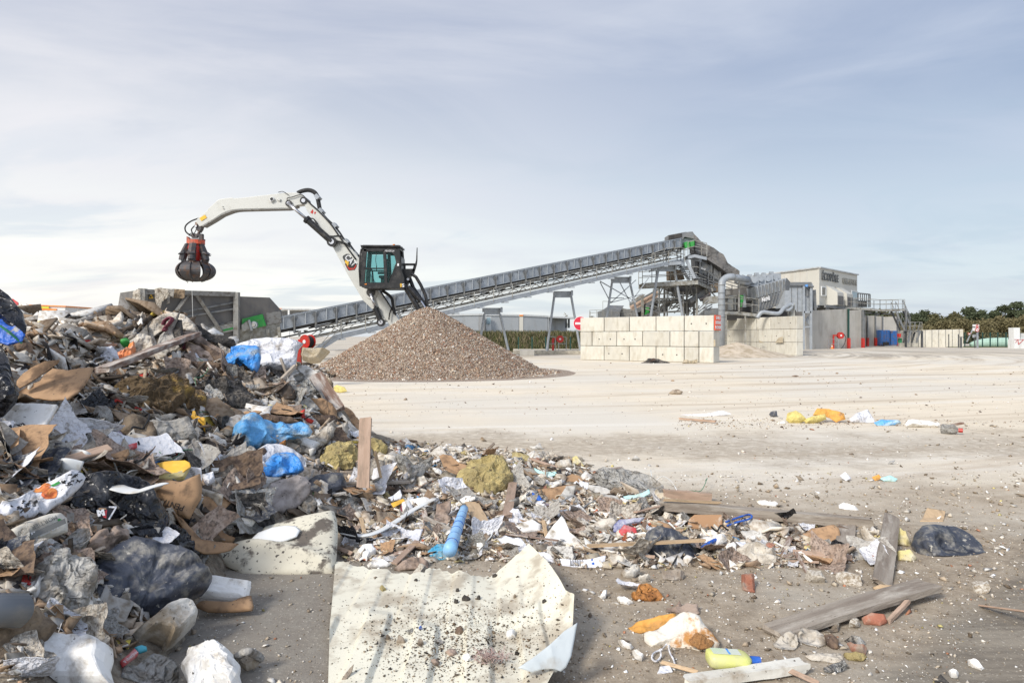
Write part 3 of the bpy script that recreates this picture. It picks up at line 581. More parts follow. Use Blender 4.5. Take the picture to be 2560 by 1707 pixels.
def plank(label,mat,p1,p2,w,t,lift=.03,D1=None,D2=None,name='plank',cat='plank',group=None,side=(0,0,1),bend=0,seg=10,roll=0,z1=None,z2=None):
    def pt(p,D,z):return P(*p,D)if D else(G(*p,z)if z is not None else at(*p)+Vector((0,0,lift)))
    a=pt(p1,D1,z1);b=pt(p2,D2,z2);d=(b-a);Ln=d.length;d.normalize();up=Vector(side);x=d.cross(up).normalized();zz_=x.cross(d).normalized()
    if roll:q=Matrix.Rotation(R(roll),3,d);x=q@x;zz_=q@zz_
    HEROES.append([(p1[0],p1[1]-8),(p2[0],p2[1]-8),(p2[0],p2[1]+8),(p1[0],p1[1]+8)])
    vs=[];fs=[];sd_=int(p1[0]+p2[1]);c=(a+b)/2
    prof=[(-.5,-.5),(0,-.5),(.5,-.5),(.5,0),(.5,.5),(.2,.5),(-.2,.5),(-.5,.5),(-.5,0)];k=len(prof)
    for i in range(seg+1):
        s=i/seg;e=0
        for j,(px_,pz_)in enumerate(prof):
            nn=float(vn(np.array([[s*seg*.7,j*1.7,sd_]]),sd_)[0]);en=(.02*float(vn(np.array([[j*3.1,s*9,1.]]),sd_)[0])*(1 if i in(0,seg)else 0))
            vs.append(Vector((px_*w*(1+.035*nn),Ln*(s-.5)+en,pz_*t*(1+.12*nn)+bend*4*s*(1-s))))
    for i in range(seg):
        for j in range(k):fs.append((i*k+j,i*k+(j+1)%k,(i+1)*k+(j+1)%k,(i+1)*k+j))
    fs+=[tuple(range(k-1,-1,-1)),tuple(seg*k+j for j in range(k))]
    me=bpy.data.meshes.new(name);me.from_pydata([tuple(v)for v in vs],[],fs);bm=bmesh.new();bm.from_mesh(me);bmesh.ops.recalc_face_normals(bm,faces=bm.faces);bm.to_mesh(me);bm.free()
    o=link(name,me,m_[mat],None,c);o.matrix_world=Matrix.Translation(c)@Matrix((x,d,zz_)).transposed().to_4x4();return tag(o,label,cat,group)
def cable(label,mat,pts,r,name='cable',cat='cable',lift=.02,flat=1,group=None,n=8,sm=6,Ds=None,zs=None):
    w=[]
    for i,p in enumerate(pts):
        w.append(P(*p,Ds[i])if Ds else(G(p[0],p[1],zs[i])if zs else at(*p)+Vector((0,0,lift))))
    c=w[len(w)//2];b=MB();b.tube(smoothpath(w,sm),r,n,flat=flat)
    return tag(b.build(name,m_[mat],None,tuple(c),smooth=True),label,cat,group)
# ============================================================= gravel cone
PC=Vector((-3.12,25.3,0));PR,PH=4.4,2.74
def conez(x,y):
    dx=x-PC.x;dy=y-PC.y;an=np.arctan2(dy,dx);q=np.stack([np.cos(an)*1.6,np.sin(an)*1.6,an*0],1)
    rad=PR*(1+.07*fbm(q+4,21,3));r=np.hypot(dx,dy)/rad;r2=np.sqrt(r*r+.03)
    z=PH*(1.055-r2*1.055)*(1-.16*np.sin(np.clip(r,0,1)*math.pi)*.6)
    z=np.where(r>.93,np.maximum(z,.12*(1.25-r)),z)
    return z+.05*fbm(np.stack([x*1.1,y*1.1,x*0],1),5,4)*(r<1.1),r
xs=np.arange(-9.2,3.6,.07);ys=np.arange(19.5,31.2,.07);X,Y=np.meshgrid(xs,ys);Z,Rr=conez(X.ravel(),Y.ravel());nx=len(xs)
Z=np.where(Rr>1.3,-.05,Z);ok=(Rr<1.3).reshape(X.shape);fs=[]
for j in range(len(ys)-1):
    for i in range(nx-1):
        if ok[j,i]and ok[j+1,i+1]:a=j*nx+i;fs.append((a,a+1,a+nx+1,a+nx))
V=np.stack([X.ravel()-PC.x,Y.ravel()-PC.y,Z],1);us=np.unique(np.array(fs));rm=-np.ones(len(V),int);rm[us]=np.arange(len(us))
me=bpy.data.meshes.new('wood_chip_pile');me.from_pydata(V[us].tolist(),[],rm[np.array(fs)].tolist())
mp_=M('crushed_rubble_mix',(.36,.27,.205),(.27,.21,.165),.95,ns=9,dirt=(.46,.38,.30),da=.45,ds=14,bump=1,bs=30,bd=.05,spk=(.10,.07,.055),sa=.4,ss=24)
tag(link('rubble_cone',me,mp_,None,PC),'big conical mound of crushed brown and beige rubble','rubble mound',kind='stuff')
def soup(name,cen,siz,cols,kind,label,cat,shape='tetra',nrm=None,mats=None,flat=.5,parent=None):
    """one mesh of many tiny loose fragments, colour per fragment."""
    n=len(cen)
    if shape=='tetra':
        bv_=np.array([[1,0,-.4],[-.5,.87,-.4],[-.5,-.87,-.4],[0,0,.8]]);bf=np.array([[0,2,1],[0,1,3],[1,2,3],[2,0,3]])
    elif shape=='rock':
        bv_=np.array([[1,0,0],[0,1,0],[-1,0,0],[0,-1,0],[0,0,1],[0,0,-1],])*.8;bf=np.array([[0,1,4],[1,2,4],[2,3,4],[3,0,4],[1,0,5],[2,1,5],[3,2,5],[0,3,5]])
    elif shape=='slab':
        g_=[(x,y)for y in(-1,-.2,1)for x in(-1,.3,1)];bv_=np.array([[x,y,.12]for x,y in g_]+[[x,y,-.05]for x,y in g_])
        q=[(0,1,4,3),(1,2,5,4),(3,4,7,6),(4,5,8,7)];f=[]
        for a,b,c,d in q:f+=[(a,b,c),(a,c,d),(a+9,c+9,b+9),(a+9,d+9,c+9)]
        ring=[0,1,2,5,8,7,6,3]
        for k in range(8):a,b=ring[k],ring[(k+1)%8];f+=[(a,a+9,b+9),(a,b+9,b)]
        bf=np.array(f)
    else:
        bv_=np.array([[x,y,z]for x in(-1,1)for y in(-.1,.1)for z in(-.06,.06)]);bf=np.array([[0,1,3],[0,3,2],[4,6,7],[4,7,5],[0,4,5],[0,5,1],[2,3,7],[2,7,6],[0,2,6],[0,6,4],[1,5,7],[1,7,3]])
    k=len(bv_);T=np.tile(bv_,(n,1,1))
    jit=RNG.normal(0,1,(n,k,3))*(.28 if shape in('tetra','rock','slab')else.03)
    if shape=='slab':jit[:,9:,:]=jit[:,:9,:];jit[:,:,2]*=.8
    T=T+jit;asp=RNG.uniform(.45,1,(n,1));T[:,:,1]*=asp
    if shape in('tetra','rock'):T[:,:,2]*=flat
    a=RNG.uniform(0,2*math.pi,n);ca,sa=np.cos(a),np.sin(a);x=T[:,:,0]*ca[:,None]-T[:,:,1]*sa[:,None];y=T[:,:,0]*sa[:,None]+T[:,:,1]*ca[:,None];z=T[:,:,2]
    tl=RNG.normal(0,.35,(n,2));N3=np.zeros((n,3));N3[:,2]=1
    if nrm is not None:N3=nrm.copy()
    N3[:,0]+=tl[:,0];N3[:,1]+=tl[:,1];N3/=np.linalg.norm(N3,axis=1)[:,None]
    U=np.cross(N3,[0.0,1.0,0.05]);U/=np.linalg.norm(U,axis=1)[:,None];Wv=np.cross(N3,U)
    vv=cen[:,None,:]+siz[:,None,None]*(x[:,:,None]*U[:,None,:]+y[:,:,None]*Wv[:,None,:]+z[:,:,None]*N3[:,None,:])
    ff=(bf[None]+(np.arange(n)*k)[:,None,None]).reshape(-1,3)
    me=bpy.data.meshes.new(name);me.vertices.add(n*k);me.vertices.foreach_set('co',vv.reshape(-1));nf=len(ff)
    me.loops.add(nf*3);me.loops.foreach_set('vertex_index',ff.reshape(-1));me.polygons.add(nf);me.polygons.foreach_set('loop_start',np.arange(nf)*3);me.polygons.foreach_set('loop_total',np.full(nf,3));me.update(calc_edges=True)
    ca_=me.color_attributes.new('tint','FLOAT_COLOR','POINT');cc=np.ones((n,k,4));cc[:,:,:3]=cols[:,None,:];ca_.data.foreach_set('color',cc.reshape(-1));me.validate()
    o=link(name,me,m_['tint'],parent)
    return tag(o,label,cat,kind=kind)
def tintmat():
    m,t,b,N,L=nt('mixed_fragments');a=N.new('ShaderNodeVertexColor');a.layer_name='tint';tc=N.new('ShaderNodeTexCoord');n=N.new('ShaderNodeTexNoise');n.inputs['Scale'].default_value=30;n.inputs['Detail'].default_value=5;L.new(tc.outputs['Object'],n.inputs['Vector'])
    r=N.new('ShaderNodeMapRange');L.new(n.outputs[0],r.inputs[0]);r.inputs[1].default_value=.45;r.inputs[2].default_value=.7;mx=N.new('ShaderNodeMix');mx.data_type='RGBA';mx.blend_type='MULTIPLY';L.new(r.outputs[0],mx.inputs[0]);L.new(a.outputs[0],mx.inputs[6]);mx.inputs[7].default_value=c4((.55,.48,.4))
    L.new(mx.outputs[2],b.inputs['Base Color']);b.inputs['Roughness'].default_value=.85;b.inputs['Specular IOR Level'].default_value=.25;return m
m_['tint']=tintmat()
def palette(cols,w,n,var=.2):
    w=np.array(w,float);w/=w.sum();i=RNG.choice(len(cols),n,p=w);c=np.array(cols)[i];return np.clip(c*RNG.normal(1,var,(n,1)),.01,.9)
# chips on the cone
n=60000;an=RNG.uniform(0,2*math.pi,n);rr=np.sqrt(RNG.uniform(0,1.15,n))*PR;x=PC.x+np.cos(an)*rr;y=PC.y+np.sin(an)*rr;z,r=conez(x,y);k=(y<26.8)&(r<1.17)&(RNG.uniform(0,1,n)<np.where(r>.98,.5,1));x,y,z=x[k],y[k],np.maximum(z[k],0);an=an[k];n=len(x)
nrm=np.stack([np.cos(an)*.5,np.sin(an)*.5,np.full(n,.85)],1)
cl_=palette([(.34,.225,.155),(.47,.37,.275),(.60,.52,.42),(.20,.135,.095),(.70,.66,.60),(.36,.18,.115),(.30,.25,.21)],[24,24,15,12,9,7,9],n,.18)
soup('rubble_fragments',np.stack([x,y,z+.012],1),RNG.lognormal(-3.62,.38,n),cl_,'stuff','loose crushed fragments covering the brown rubble mound','rubble fragments',nrm=nrm,flat=.8)
# ============================================================= material handler (white boom, black cab)
DM=32.0
mh=empty('material_handler',(-7.0,32.3,0),'white-boomed material handler with raised black cab working behind the rubble mound','material handler')
def plate(name,pts,D,th,mat,parent,hole=None,bev=True,mats=None):
    b=MB();b.prism([P(x,y,D)+Vector((0,-th/2,0))for x,y in pts],(0,th,0));o=b.build(name,mat,parent)
    if bev:md=o.modifiers.new('bevel','BEVEL');md.width=.025;md.segments=2;md.limit_method='ANGLE'
    return o
stick=plate('stick',[(494,556),(497,550),(511,538),(523,528),(526,523),(549.5,502),(554,500),(584,496),(590,498),(606,497),(722,483.5),(745.6,484),(758,489),(766,494.4),(771,499),(772,504.6),(770,510),(766,513),(745.6,515.5),(738,519),(732,521.6),(722,523),(711.6,522.7),(606,525),(593,526),(582,528),(569,532),(558.5,537),(538,550.5),(511,566),(504,568.6)],DM,.42,m_['machw'],mh)
boom=plate('boom',[(767,500),(773,506),(786,516.5),(803,529),(841,572.6),(871,610),(899,644),(925,684),(946,722),(970,755),(992,787),(1012,820),(985,838),(972,804),(935,775),(912,753),(893,722),(875,692),(830.6,610),(798,568),(783,545.4),(772,530),(764,512)],DM,.55,m_['machw'],mh)
b=MB();b.prism([P(x,y,DM)+Vector((0,-.235,0))for x,y in[(745.6,515.8),(738,519.3),(732,522),(722,523.4),(711.6,523.2),(606,525.4),(593,526.4),(582,528.5),(569,532.5),(558.5,537.5),(538,551),(511,566.5),(512,568.6),(539,553),(559.5,540),(583,531),(594,528.6),(606,527.7),(712,525),(722,525),(733,523.5),(746,517.5)]],(0,.47,0));b.build('stick_underside',m_['hopframe'],mh)
yb=-.29
def FP(px,py,dy):q=P(px,py,DM);return Vector((q.x,q.y+dy,q.z))
for nm,c,r,par in[('stick_pivot',(763.5,504.7),.17,stick),('cylinder_pin',(726.5,511.5),.15,stick)]:
    b=MB();b.cyl(FP(*c,0),(0,1,0),r,.62,18);b.cyl(FP(*c,0),(0,1,0),r*.55,.66,14,1);b.build('pivot_pin',[m_['black'],m_['chrome']],mh)
def ram(rod,bar,rr,br,dy,name):
    r0,r1=FP(*rod[0],dy),FP(*rod[1],dy);b0,b1=FP(*bar[0],dy),FP(*bar[1],dy)
    b=MB();b.tube([b0,b0+(b1-b0)*.08,b0+(b1-b0)*.081,b1],[br*1.25,br*1.25,br,br],14);b.cyl(b1,(0,1,0),br*1.5,.2,16);c=b.build(name,m_['black'],mh,smooth=False)
    b=MB();b.tube([r0,r1],rr,12);b.build('rod',m_['chrome'],c,smooth=True)
    b=MB();b.cyl(b1-Vector((0,.11,0)),(0,1,0),br*.8,.03,14);b.build('pin_cap',m_['chrome'],c)
ram([(727,512),(772,551)],[(772,551),(836,608)],.07,.15,-.42,'stick_cylinder')
ram([(931,735),(943,771)],[(943,771),(957,806)],.07,.13,-.42,'boom_cylinder')
b=MB();b.cyl(FP(931,732,-.3),(0,1,0),.3,.08,20);b.cyl(FP(931,732,-.36),(0,1,0),.2,.1,16,1);b.build('cylinder_boss',[m_['machw'],m_['black']],mh)
hz=[([(744,483),(755,478),(770,475.5),(783,479),(791,487),(795,500),(799,521)],.10,0),([(799,521),(803,530),(820,550),(838,567),(850,583),(860,598),(872,608),(885,626),(899,642)],.055,-.1),([(803,536),(828,562),(845,578),(862,604),(880,630),(897,652)],.05,.15),
      ([(770,500),(780,512),(800,530),(830,562),(850,590),(864,610),(893,650)],.035,-.32),([(725,511),(723,499),(735,496),(758,490),(770,500)],.02,-.28),([(780,550),(792,553),(806,578),(818,592)],.03,-.38),([(818,592),(835,593),(855,592),(862,600)],.03,-.3),([(838,608),(850,606),(868,611),(878,620)],.035,-.35),([(838,610),(850,611.5),(868,611)],.015,-.4),
      ([(958,727),(970,735),(982,746),(986,765),(990,785)],.07,-.35),([(952,725),(965,745),(980,768),(993,788)],.035,-.33),([(983,770),(978,785),(976,800)],.03,-.4),([(500,545),(478,553),(464,565),(464,578),(475,588),(487,592)],.035,0),([(493,562),(482,573),(482,580),(487,590)],.03,-.1),([(491,560),(486,578),(478,585),(470,588),(474,583),(486,584)],.02,.1),([(700,484),(712,482),(726,491)],.015,-.25)]
for pts,r,dy in hz:
    b=MB();b.tube(smoothpath([FP(x,y,dy)for x,y in pts],6),r,8);b.build('hydraulic_hose',m_['rubber'],mh,smooth=True)
for c in[(795,494),(804,529),(838,565),(868,605),(890,637)]:
    b=MB();b.box(FP(*c,0),(.22,.5,.18),Matrix.Rotation(R(50),3,'Y'));b.build('hose_clamp',m_['galv'],mh)
# stick lamp and nubs
b=MB();b.box(FP(685,502,-.27),(.22,.1,.17),Matrix.Rotation(R(-35),3,'Y'),bev=.02);b.box(FP(685,501,-.33),(.13,.03,.1),Matrix.Rotation(R(-35),3,'Y'),1);b.build('work_lamp',[m_['white'],m_['black']],stick)
b=MB();b.box(FP(702,502,-.25),(.16,.08,.12),Matrix.Rotation(R(30),3,'Y'),bev=.02);b.build('bracket',m_['machw'],stick)
for c in[(561,518),(563,523.5)]:b=MB();b.box(FP(*c,-.23),(.09,.06,.035),Matrix.Rotation(R(25),3,'Y'));b.build('step_lug',m_['machw'],stick)
b=MB();b.box(FP(513.5,547,-.225),(.30,.02,.16),Matrix.Rotation(R(-32),3,'Y'));b.build('warning_sticker',m_['yellow'],stick)
# red and white chevron on the boom
b=MB();q=lambda x,y:FP(x,y,-.282);b.add([q(786,526),(q(780,534)),q(786,538),q(788,531)],[(0,1,2,3)]);b.add([q(792,531),q(794.5,534.5),q(791,539),q(789.5,535)],[(0,1,2,3)]);b.build('red_chevron',m_['redp'],boom)
# emblem: dark outlined shield, red band, yellow triangle, white letters
b=MB()
def flat(pts,dy,mi):b.prism([FP(x,y,dy)for x,y in pts],(0,.012,0),mi)
flat([(860,645),(862,641),(870,636.5),(876,637),(894.5,660),(895,667),(890,676),(876,677.5),(873,676),(866,662),(867,659.5)],-.290,0)
flat([(861.5,646),(863.5,642),(870,638),(875.5,638.5),(893,661),(888,666),(875,665),(869,659)],-.296,1)
flat([(867.5,663),(873.5,667.5),(878,672),(888,671),(894.2,662),(894.4,667),(889.5,675.4),(876.5,676.6)],-.302,2)
flat([(866,652),(876,656),(874,667),(867,659)],-.308,3)
flat([(875,664),(890,664),(887,671),(879,671.5)],-.302,0)
b.build('boom_emblem',[m_['ktxt'],m_['letter'],m_['redp'],m_['yellow']],boom)
dvec=(FP(893,662,0)-FP(871,638,0)).normalized()
put_text('emblem_lettering','CAT',.37,FP(880,653.5,-.315),dvec,Vector((-dvec.z,0,dvec.x))*(1 if dvec.x>0 else-1),m_['wtxt'],boom,.004,.005,.82)
# cab
DC=30.35
def Q(px,py,dy=0):q=P(px,py,DC);return Vector((q.x,q.y+dy,q.z))
cb=MB();T=1.15
def strip(p,q,w,y0=0.0,d=.07,mi=0):cb.beam(Q(*p,y0),Q(*q,y0),w,d,(0,1,0),mi)
for y0 in(.04,T-.04):
    strip((908,624),(997,624),.17,y0);strip((912,622),(905,716),.20,y0);strip((961,624),(965,708),.15,y0)
    cb.prism([Q(904,706,y0-.04),Q(1011,706,y0-.04),Q(1011,721.6,y0-.04),Q(912,721.6,y0-.04),Q(904,716,y0-.04)],(0,.08,0))
    cb.prism([Q(991,620,y0-.04),Q(999,622,y0-.04),Q(1001,645,y0-.04),Q(999,662,y0-.04),Q(1010,690,y0-.04),Q(1011,708,y0-.04),Q(971,708,y0-.04),Q(990,656,y0-.04),Q(986,640,y0-.04),Q(978,631,y0-.04)],(0,.08,0))
    strip((908,671),(964,671),.06,y0);strip((962,628),(992,628),.14,y0)
cb.box((Q(955,622).x,Q(0,0).y+T/2,Q(0,622).z),(1.58,T,.08));cb.box((Q(960,714).x,Q(0,0).y+T/2,Q(0,714).z),(1.85,T-.05,.2))
for px in(907,):cb.beam(Q(px,714,.08),Q(px,714,T-.08),.14);
cb.beam(Q(1000,640,T/2),Q(1002,708,T/2),T-.1,.08,(1,0,0))
cab=cb.build('cab',m_['black'],mh);md=cab.modifiers.new('bevel','BEVEL');md.width=.02;md.limit_method='ANGLE'
b=MB()
for y0 in(.035,T-.035):
    b.add([Q(913,630,y0),Q(961,630,y0),Q(961,706,y0),Q(909,706,y0)],[(0,1,2,3)]);b.add([Q(966,630,y0),Q(992,630,y0),Q(992,706,y0),Q(967,706,y0)],[(0,1,2,3)])
b.add([Q(910,628,.05),Q(910,628,T-.05),Q(906,710,T-.05),Q(906,710,.05)],[(0,1,2,3)]);b.build('cab_window',m_['cabglass'],cab,fix=False)
b=MB();b.box(Q(954,615.5,T/2),(1.68,T+.12,.09),Matrix.Rotation(R(.5),3,'Y'),bev=.02);b.prism([Q(901,613,-.02),Q(910,613,-.02),Q(908,622,-.02),Q(904,622,-.02)],(0,T+.04,0));b.box(Q(975,612.8,T/2),(.7,.6,.08));b.build('roof_guard',m_['black'],cab)
for px in(903.5,899.5):b=MB();b.tube([Q(px+3,622,.1),Q(px,640,.05),Q(px-1.5,675,.05),Q(px+.5,715,.1)],.045,8);b.build('front_guard_bar',m_['black'],cab,smooth=True)
b=MB();b.cyl(Q(979.3,609,T/2),(0,0,1),.055,.09,14);b.build('beacon',m_['orange'],cab)
for px in(960,967):b=MB();b.cyl(Q(px,611,T/2+.1),(0,0,1),.04,.07,12);b.build('roof_marker',m_['green'],cab)
b=MB();b.box(Q(914.5,710.5,-.005),(.09,.03,.04));b.build('marker_lamp',m_['orange'],cab)
b=MB();b.box(Q(1002.5,713.5,-.015),(.07,.03,.16));b.build('yellow_sticker',m_['yellow'],cab)
b=MB();b.box(Q(1008,713.5,-.012),(.09,.03,.14));b.add([Q(1006,716,-.03),Q(1006,713.5,-.03),Q(1010.5,710,-.03),Q(1010.5,712.5,-.03)],[(0,1,2,3)],1);b.build('striped_plate',[m_['wtxt'],m_['ktxt']],cab)
b=MB();b.box(Q(995.5,662,-.012),(.075,.02,.11));b.build('white_label',m_['wtxt'],cab)
put_text('model_lettering','MH3024',.12,Q(974,627.5,-.01),(1,0,0),(0,0,1),m_['wtxt'],cab,.002)
b=MB()
for i in range(11):s=i/10;b.box(Q(974+s*14,702-s*38,-.012),(.14,.02,.016),Matrix.Rotation(R(20),3,'Y'))
b.build('vent_grille',m_['rubber'],cab)
b=MB();b.box(Q(957,690,.55),(.5,.5,.12),bev=.03);b.box(Q(962.5,668,.55),(.14,.46,.62),Matrix.Rotation(R(8),3,'Y'),bev=.04);b.box(Q(963,650,.55),(.1,.26,.2),bev=.03);b.box(Q(950,681,.3),(.3,.1,.1));b.box(Q(956,701,.55),(.3,.3,.25));b.tube([Q(938,677,.35),Q(937,663,.35)],.02,6);b.tube([Q(926,700,.6),Q(924,675,.6),Q(920,668,.6)],.04,6);b.build('seat_and_controls',m_['rubber'],cab)
b=MB();b.tube(smoothpath([Q(941,632,.02),Q(939.5,645,.0),Q(939.5,655,.0),Q(942,667,.02)],4),.012,6);b.build('wiper',m_['rubber'],cab)
b=MB();b.tube([Q(1035,612,1.),Q(1034,645,1.),Q(1032,655,1.),Q(1024,680,1.)],[.02,.035,.05,.06],8);b.build('mirror_post',m_['black'],mh)
b=MB()
for z in(656,670):b.beam(Q(1003,z,.9),Q(1030,z,.9),.1,.1)
b.beam(Q(1004,655,.9),Q(1004,682,.9),.08);b.beam(Q(1031,655,.9),Q(1024,682,.9),.1);b.prism([Q(1002,670,.5),Q(1026,670,.5),Q(1020,690,.5),Q(1010,716,.5),Q(1002,710,.5)],(0,.5,0));b.build('cab_step_frame',m_['black'],mh)
b=MB();b.tube([Q(1003,615,.3),Q(1003,640,.3),Q(1001,652,.3)],.015,6);b.build('aerial',m_['black'],cab)
b=MB();b.cyl(Q(1016,696,.45),(0,1,0),.06,.05,12);b.build('headlamp',m_['wtxt'],mh)
for pts,r,dy in[([(1016,690),(1026,716),(1045,744),(1058,762),(1068,790)],.09,.9),([(1024,682),(1036,690),(1048,710),(1060,736),(1064,757),(1066,800)],.075,.5),([(1009,714),(1022,735),(1040,765),(1052,790)],.12,.3),([(1020,722),(1040,742),(1052,756),(1058,765)],.07,.6)]:
    b=MB();b.tube([Q(x,y,dy)for x,y in pts],r,10);b.build('cab_lift_arm',m_['black'],mh)
b=MB();b.tube([Q(1018,716,.25),Q(1050,752,.25)],.11,12);b.tube([Q(1050,752,.25),Q(1062,770,.25)],.05,10,1);b.build('cab_lift_cylinder',[m_['black'],m_['chrome']],mh)
# superstructure and wheels (behind the mound)
b=MB();b.box((-4.0,32.6,1.6),(2.7,2.1,.8),bev=.1);b.box((-3.6,32.6,1.8),(1.1,2.,.6),bev=.1);b.cyl((-5.4,32.4,1.15),(0,0,1),.9,.3,24,1);b.box((-4.6,32.4,.85),(3.0,1.5,.4),None,1,.05);b.build('chassis',[m_['machw'],m_['black']],mh)
for x in(-5.8,-3.3):
    for y in(31.2,33.6):
        b=MB();b.tube([(x,y-.25,.55),(x,y-.2,.55),(x,y+.2,.55),(x,y+.25,.55)],[.45,.55,.55,.45],24);w=b.build('wheel',m_['rubber'],mh);b=MB();b.cyl((x,y-.26,.55),(0,1,0),.28,.06,16);b.build('rim',m_['machw'],w)
# ---- orange-peel grab
gc=FP(485.5,600,0);gx0,gy0=gc.x,gc.y
def GZ(py):return CH+(HY-py)/F*DM
gb=MB();gb.prism([FP(491,557,-.14),FP(503,557,-.14),FP(507.5,567,-.14),(FP(505,575,-.14)),FP(500,582,-.14),FP(495,577,-.14),FP(491,568,-.14)],(0,.28,0));gl=gb.build('hanger_link',m_['gsteel'],mh)
b=MB();b.box(FP(494.5,562,-.16),(.09,.04,.2));b.cyl(FP(494,567,-.17),(0,1,0),.05,.06,10,1);b.build('link_pin',[m_['woodd'],m_['chrome']],gl)
ax=(486.5-CX)/F*DM;
b=MB();b.tube([(ax+.2,gy0,GZ(581)),(ax+.2,gy0,GZ(591))],.07,10);b.box((ax+.02,gy0,GZ(590)),(.3,.16,.2),bev=.03);b.box((ax+.32,gy0,GZ(592)),(.2,.16,.26),bev=.03);b.box((ax+.14,gy0,GZ(600)),(.62,.3,.09),bev=.02);g2=b.build('grab_swivel',m_['gsteel'],mh)
b=MB();b.cyl((ax+.08,gy0,GZ(606)),(0,0,1),.38,.2,20);b.prism([(ax-.31,gy0-.15,GZ(592)),(ax-.31,gy0-.15,GZ(610)),(ax+.1,gy0-.15,GZ(610)),(ax-.1,gy0-.15,GZ(604))],(0,.3,0));b.build('rotator_housing',m_['redo'],mh)
b=MB();b.tube([(ax+.03,gy0,GZ(608)),(ax+.03,gy0,GZ(620)),(ax+.03,gy0,GZ(637)),(ax+.03,gy0,GZ(655))],[.3,.36,.3,.22],16);b.build('grab_body',m_['redp'],mh)
TZ=GZ(677.5)
for k in range(5):
    a=R(-90+8+72*k);dx,dy=math.cos(a),math.sin(a);tx,ty=-dy,dx
    def TP(r,z,s=0):return Vector((ax+.03+dx*r+tx*s,gy0+dy*r+ty*s,z))
    b=MB();b.prism([TP(.36,GZ(610),-.16),TP(.44,GZ(610),.0),TP(.36,GZ(610),.16),TP(.14,GZ(611),.13),TP(.14,GZ(611),-.13)],TP(.2,GZ(634))-TP(0,GZ(611)));b.add([TP(.48,GZ(635),-.22),TP(.72,GZ(637),-.2),TP(.72,GZ(637),.2),TP(.48,GZ(635),.22),TP(.48,GZ(630),-.15),TP(.56,GZ(630),-.15),TP(.56,GZ(630),.15),TP(.48,GZ(630),.15)],[(0,1,2,3),(4,5,6,7),(0,1,5,4),(1,2,6,5),(2,3,7,6),(3,0,4,7)]);b.tube([TP(.48,GZ(634)),TP(.54,GZ(652))],.17,10);b.cyl(TP(.5,GZ(654)),(tx,ty,0),.1,.3,12);b.build('grab_cylinder',m_['gsteel'],mh)
    b=MB();prof=[];n_=13
    for i in range(n_):
        t=i/(n_-1);ang=R(62-t*145);r_=.80*math.cos(ang)**.85 if math.cos(ang)>0 else.0;z_=TZ+.50*math.sin(ang);wd=.47*math.sin(math.pi*min(1,(t*.82+.14)))**.7
        r_=max(r_,.05);prof.append((r_,z_,wd,ang))
    vs=[];fs=[]
    for(r_,z_,wd,ang)in prof:
        for off,wk in((0,1),(-.10,.85)):
            for s in(-1,-.5,0,.5,1):vs.append(TP(r_+off*math.cos(ang)*1.0-(.03*abs(s)*(1 if off==0 else 0)),z_+(-off)*(-math.sin(ang))*(1 if off else 0),s*wd*wk))
    for i in range(n_-1):
        for j in range(10):
            j2=(j+1)%10
            seq=[0,1,2,3,4,9,8,7,6,5];A,B_=seq[j],seq[j2];fs.append((i*10+A,i*10+B_,(i+1)*10+B_,(i+1)*10+A))
    fs+=[tuple([0,1,2,3,4,9,8,7,6,5]),tuple((n_-1)*10+q_ for q_ in[5,6,7,8,9,4,3,2,1,0])]
    b.add(vs,fs);b.prism([TP(.36,GZ(655),-.1),TP(.55,GZ(652),-.1),TP(.62,GZ(660),-.1),TP(.40,GZ(668),-.1)],TP(0,0,.2)-TP(0,0,0));tn=b.build('grab_tine',m_['gsteel'],mh)
    b=MB();b.tube([TP(r_+.025,z_,0)for(r_,z_,w_2,an_)in prof[1:-1]],.035,6);b.build('tine_rib',m_['gsteel'],tn)
b=MB()
for px,y1 in[(466,705),(470,708),(457,700),(476,701),(467,700)]:b.tube([P(px,695,DM-.4),P(px+random.uniform(-1,1),y1,DM-.4)],[.04,.008],5)
tag(b.build('dangling_scrap',m_['mud'],None,tuple(P(466,700,DM-.4))),'dark rag scraps hanging from the tips of the grab','rag')
# ============================================================= receiving hopper
DH=lambda px:33+(px-352)/236*3.2
def H_(px,py,dy=0):q=P(px,py,DH(px));return Vector((q.x,q.y+dy,q.z))
hp=empty('receiving_hopper',H_(470,841)-Vector((0,0,CH)),'large grey steel receiving hopper with diagonal braces below the grab','hopper')
b=MB();A,B_=H_(352,724),H_(588,731);nrm_=(B_-A).cross(Vector((0,0,1))).normalized();nrm_=-nrm_ if nrm_.y<0 else nrm_
dn=Vector((0,0,1));bk=nrm_*.15
b.prism([A+bk,B_+bk,Vector((B_.x,B_.y,.5))+bk,Vector((A.x,A.y,.5))+bk],nrm_*.06);b.prism([A+nrm_*3.4,B_+nrm_*3.4,Vector((B_.x,B_.y,.5))+nrm_*3.4,Vector((A.x,A.y,.5))+nrm_*3.4],nrm_*.06);b.prism([A+bk,A+nrm_*3.4,Vector((A.x,A.y,.5))+nrm_*3.4,Vector((A.x,A.y,.5))+bk],(.06,0,0))
hb=b.build('hopper_wall',m_['hop'],hp)
b=MB();b.beam(A-Vector((.0,0,.10)),B_-Vector((0,0,.10)),.2,.24);b.build('top_rail',m_['hopframe'],hp)
b=MB();b.beam(H_(344,721,.05)-Vector((0,0,3.8)),H_(344,724,.05),.02,.3);q0=H_(341,724,2.2);b.beam(q0,q0-Vector((0,0,3.6)),.25);b.beam(A+nrm_*.2,q0,.15,.15);b.build('end_post',m_['hopframe'],hp)
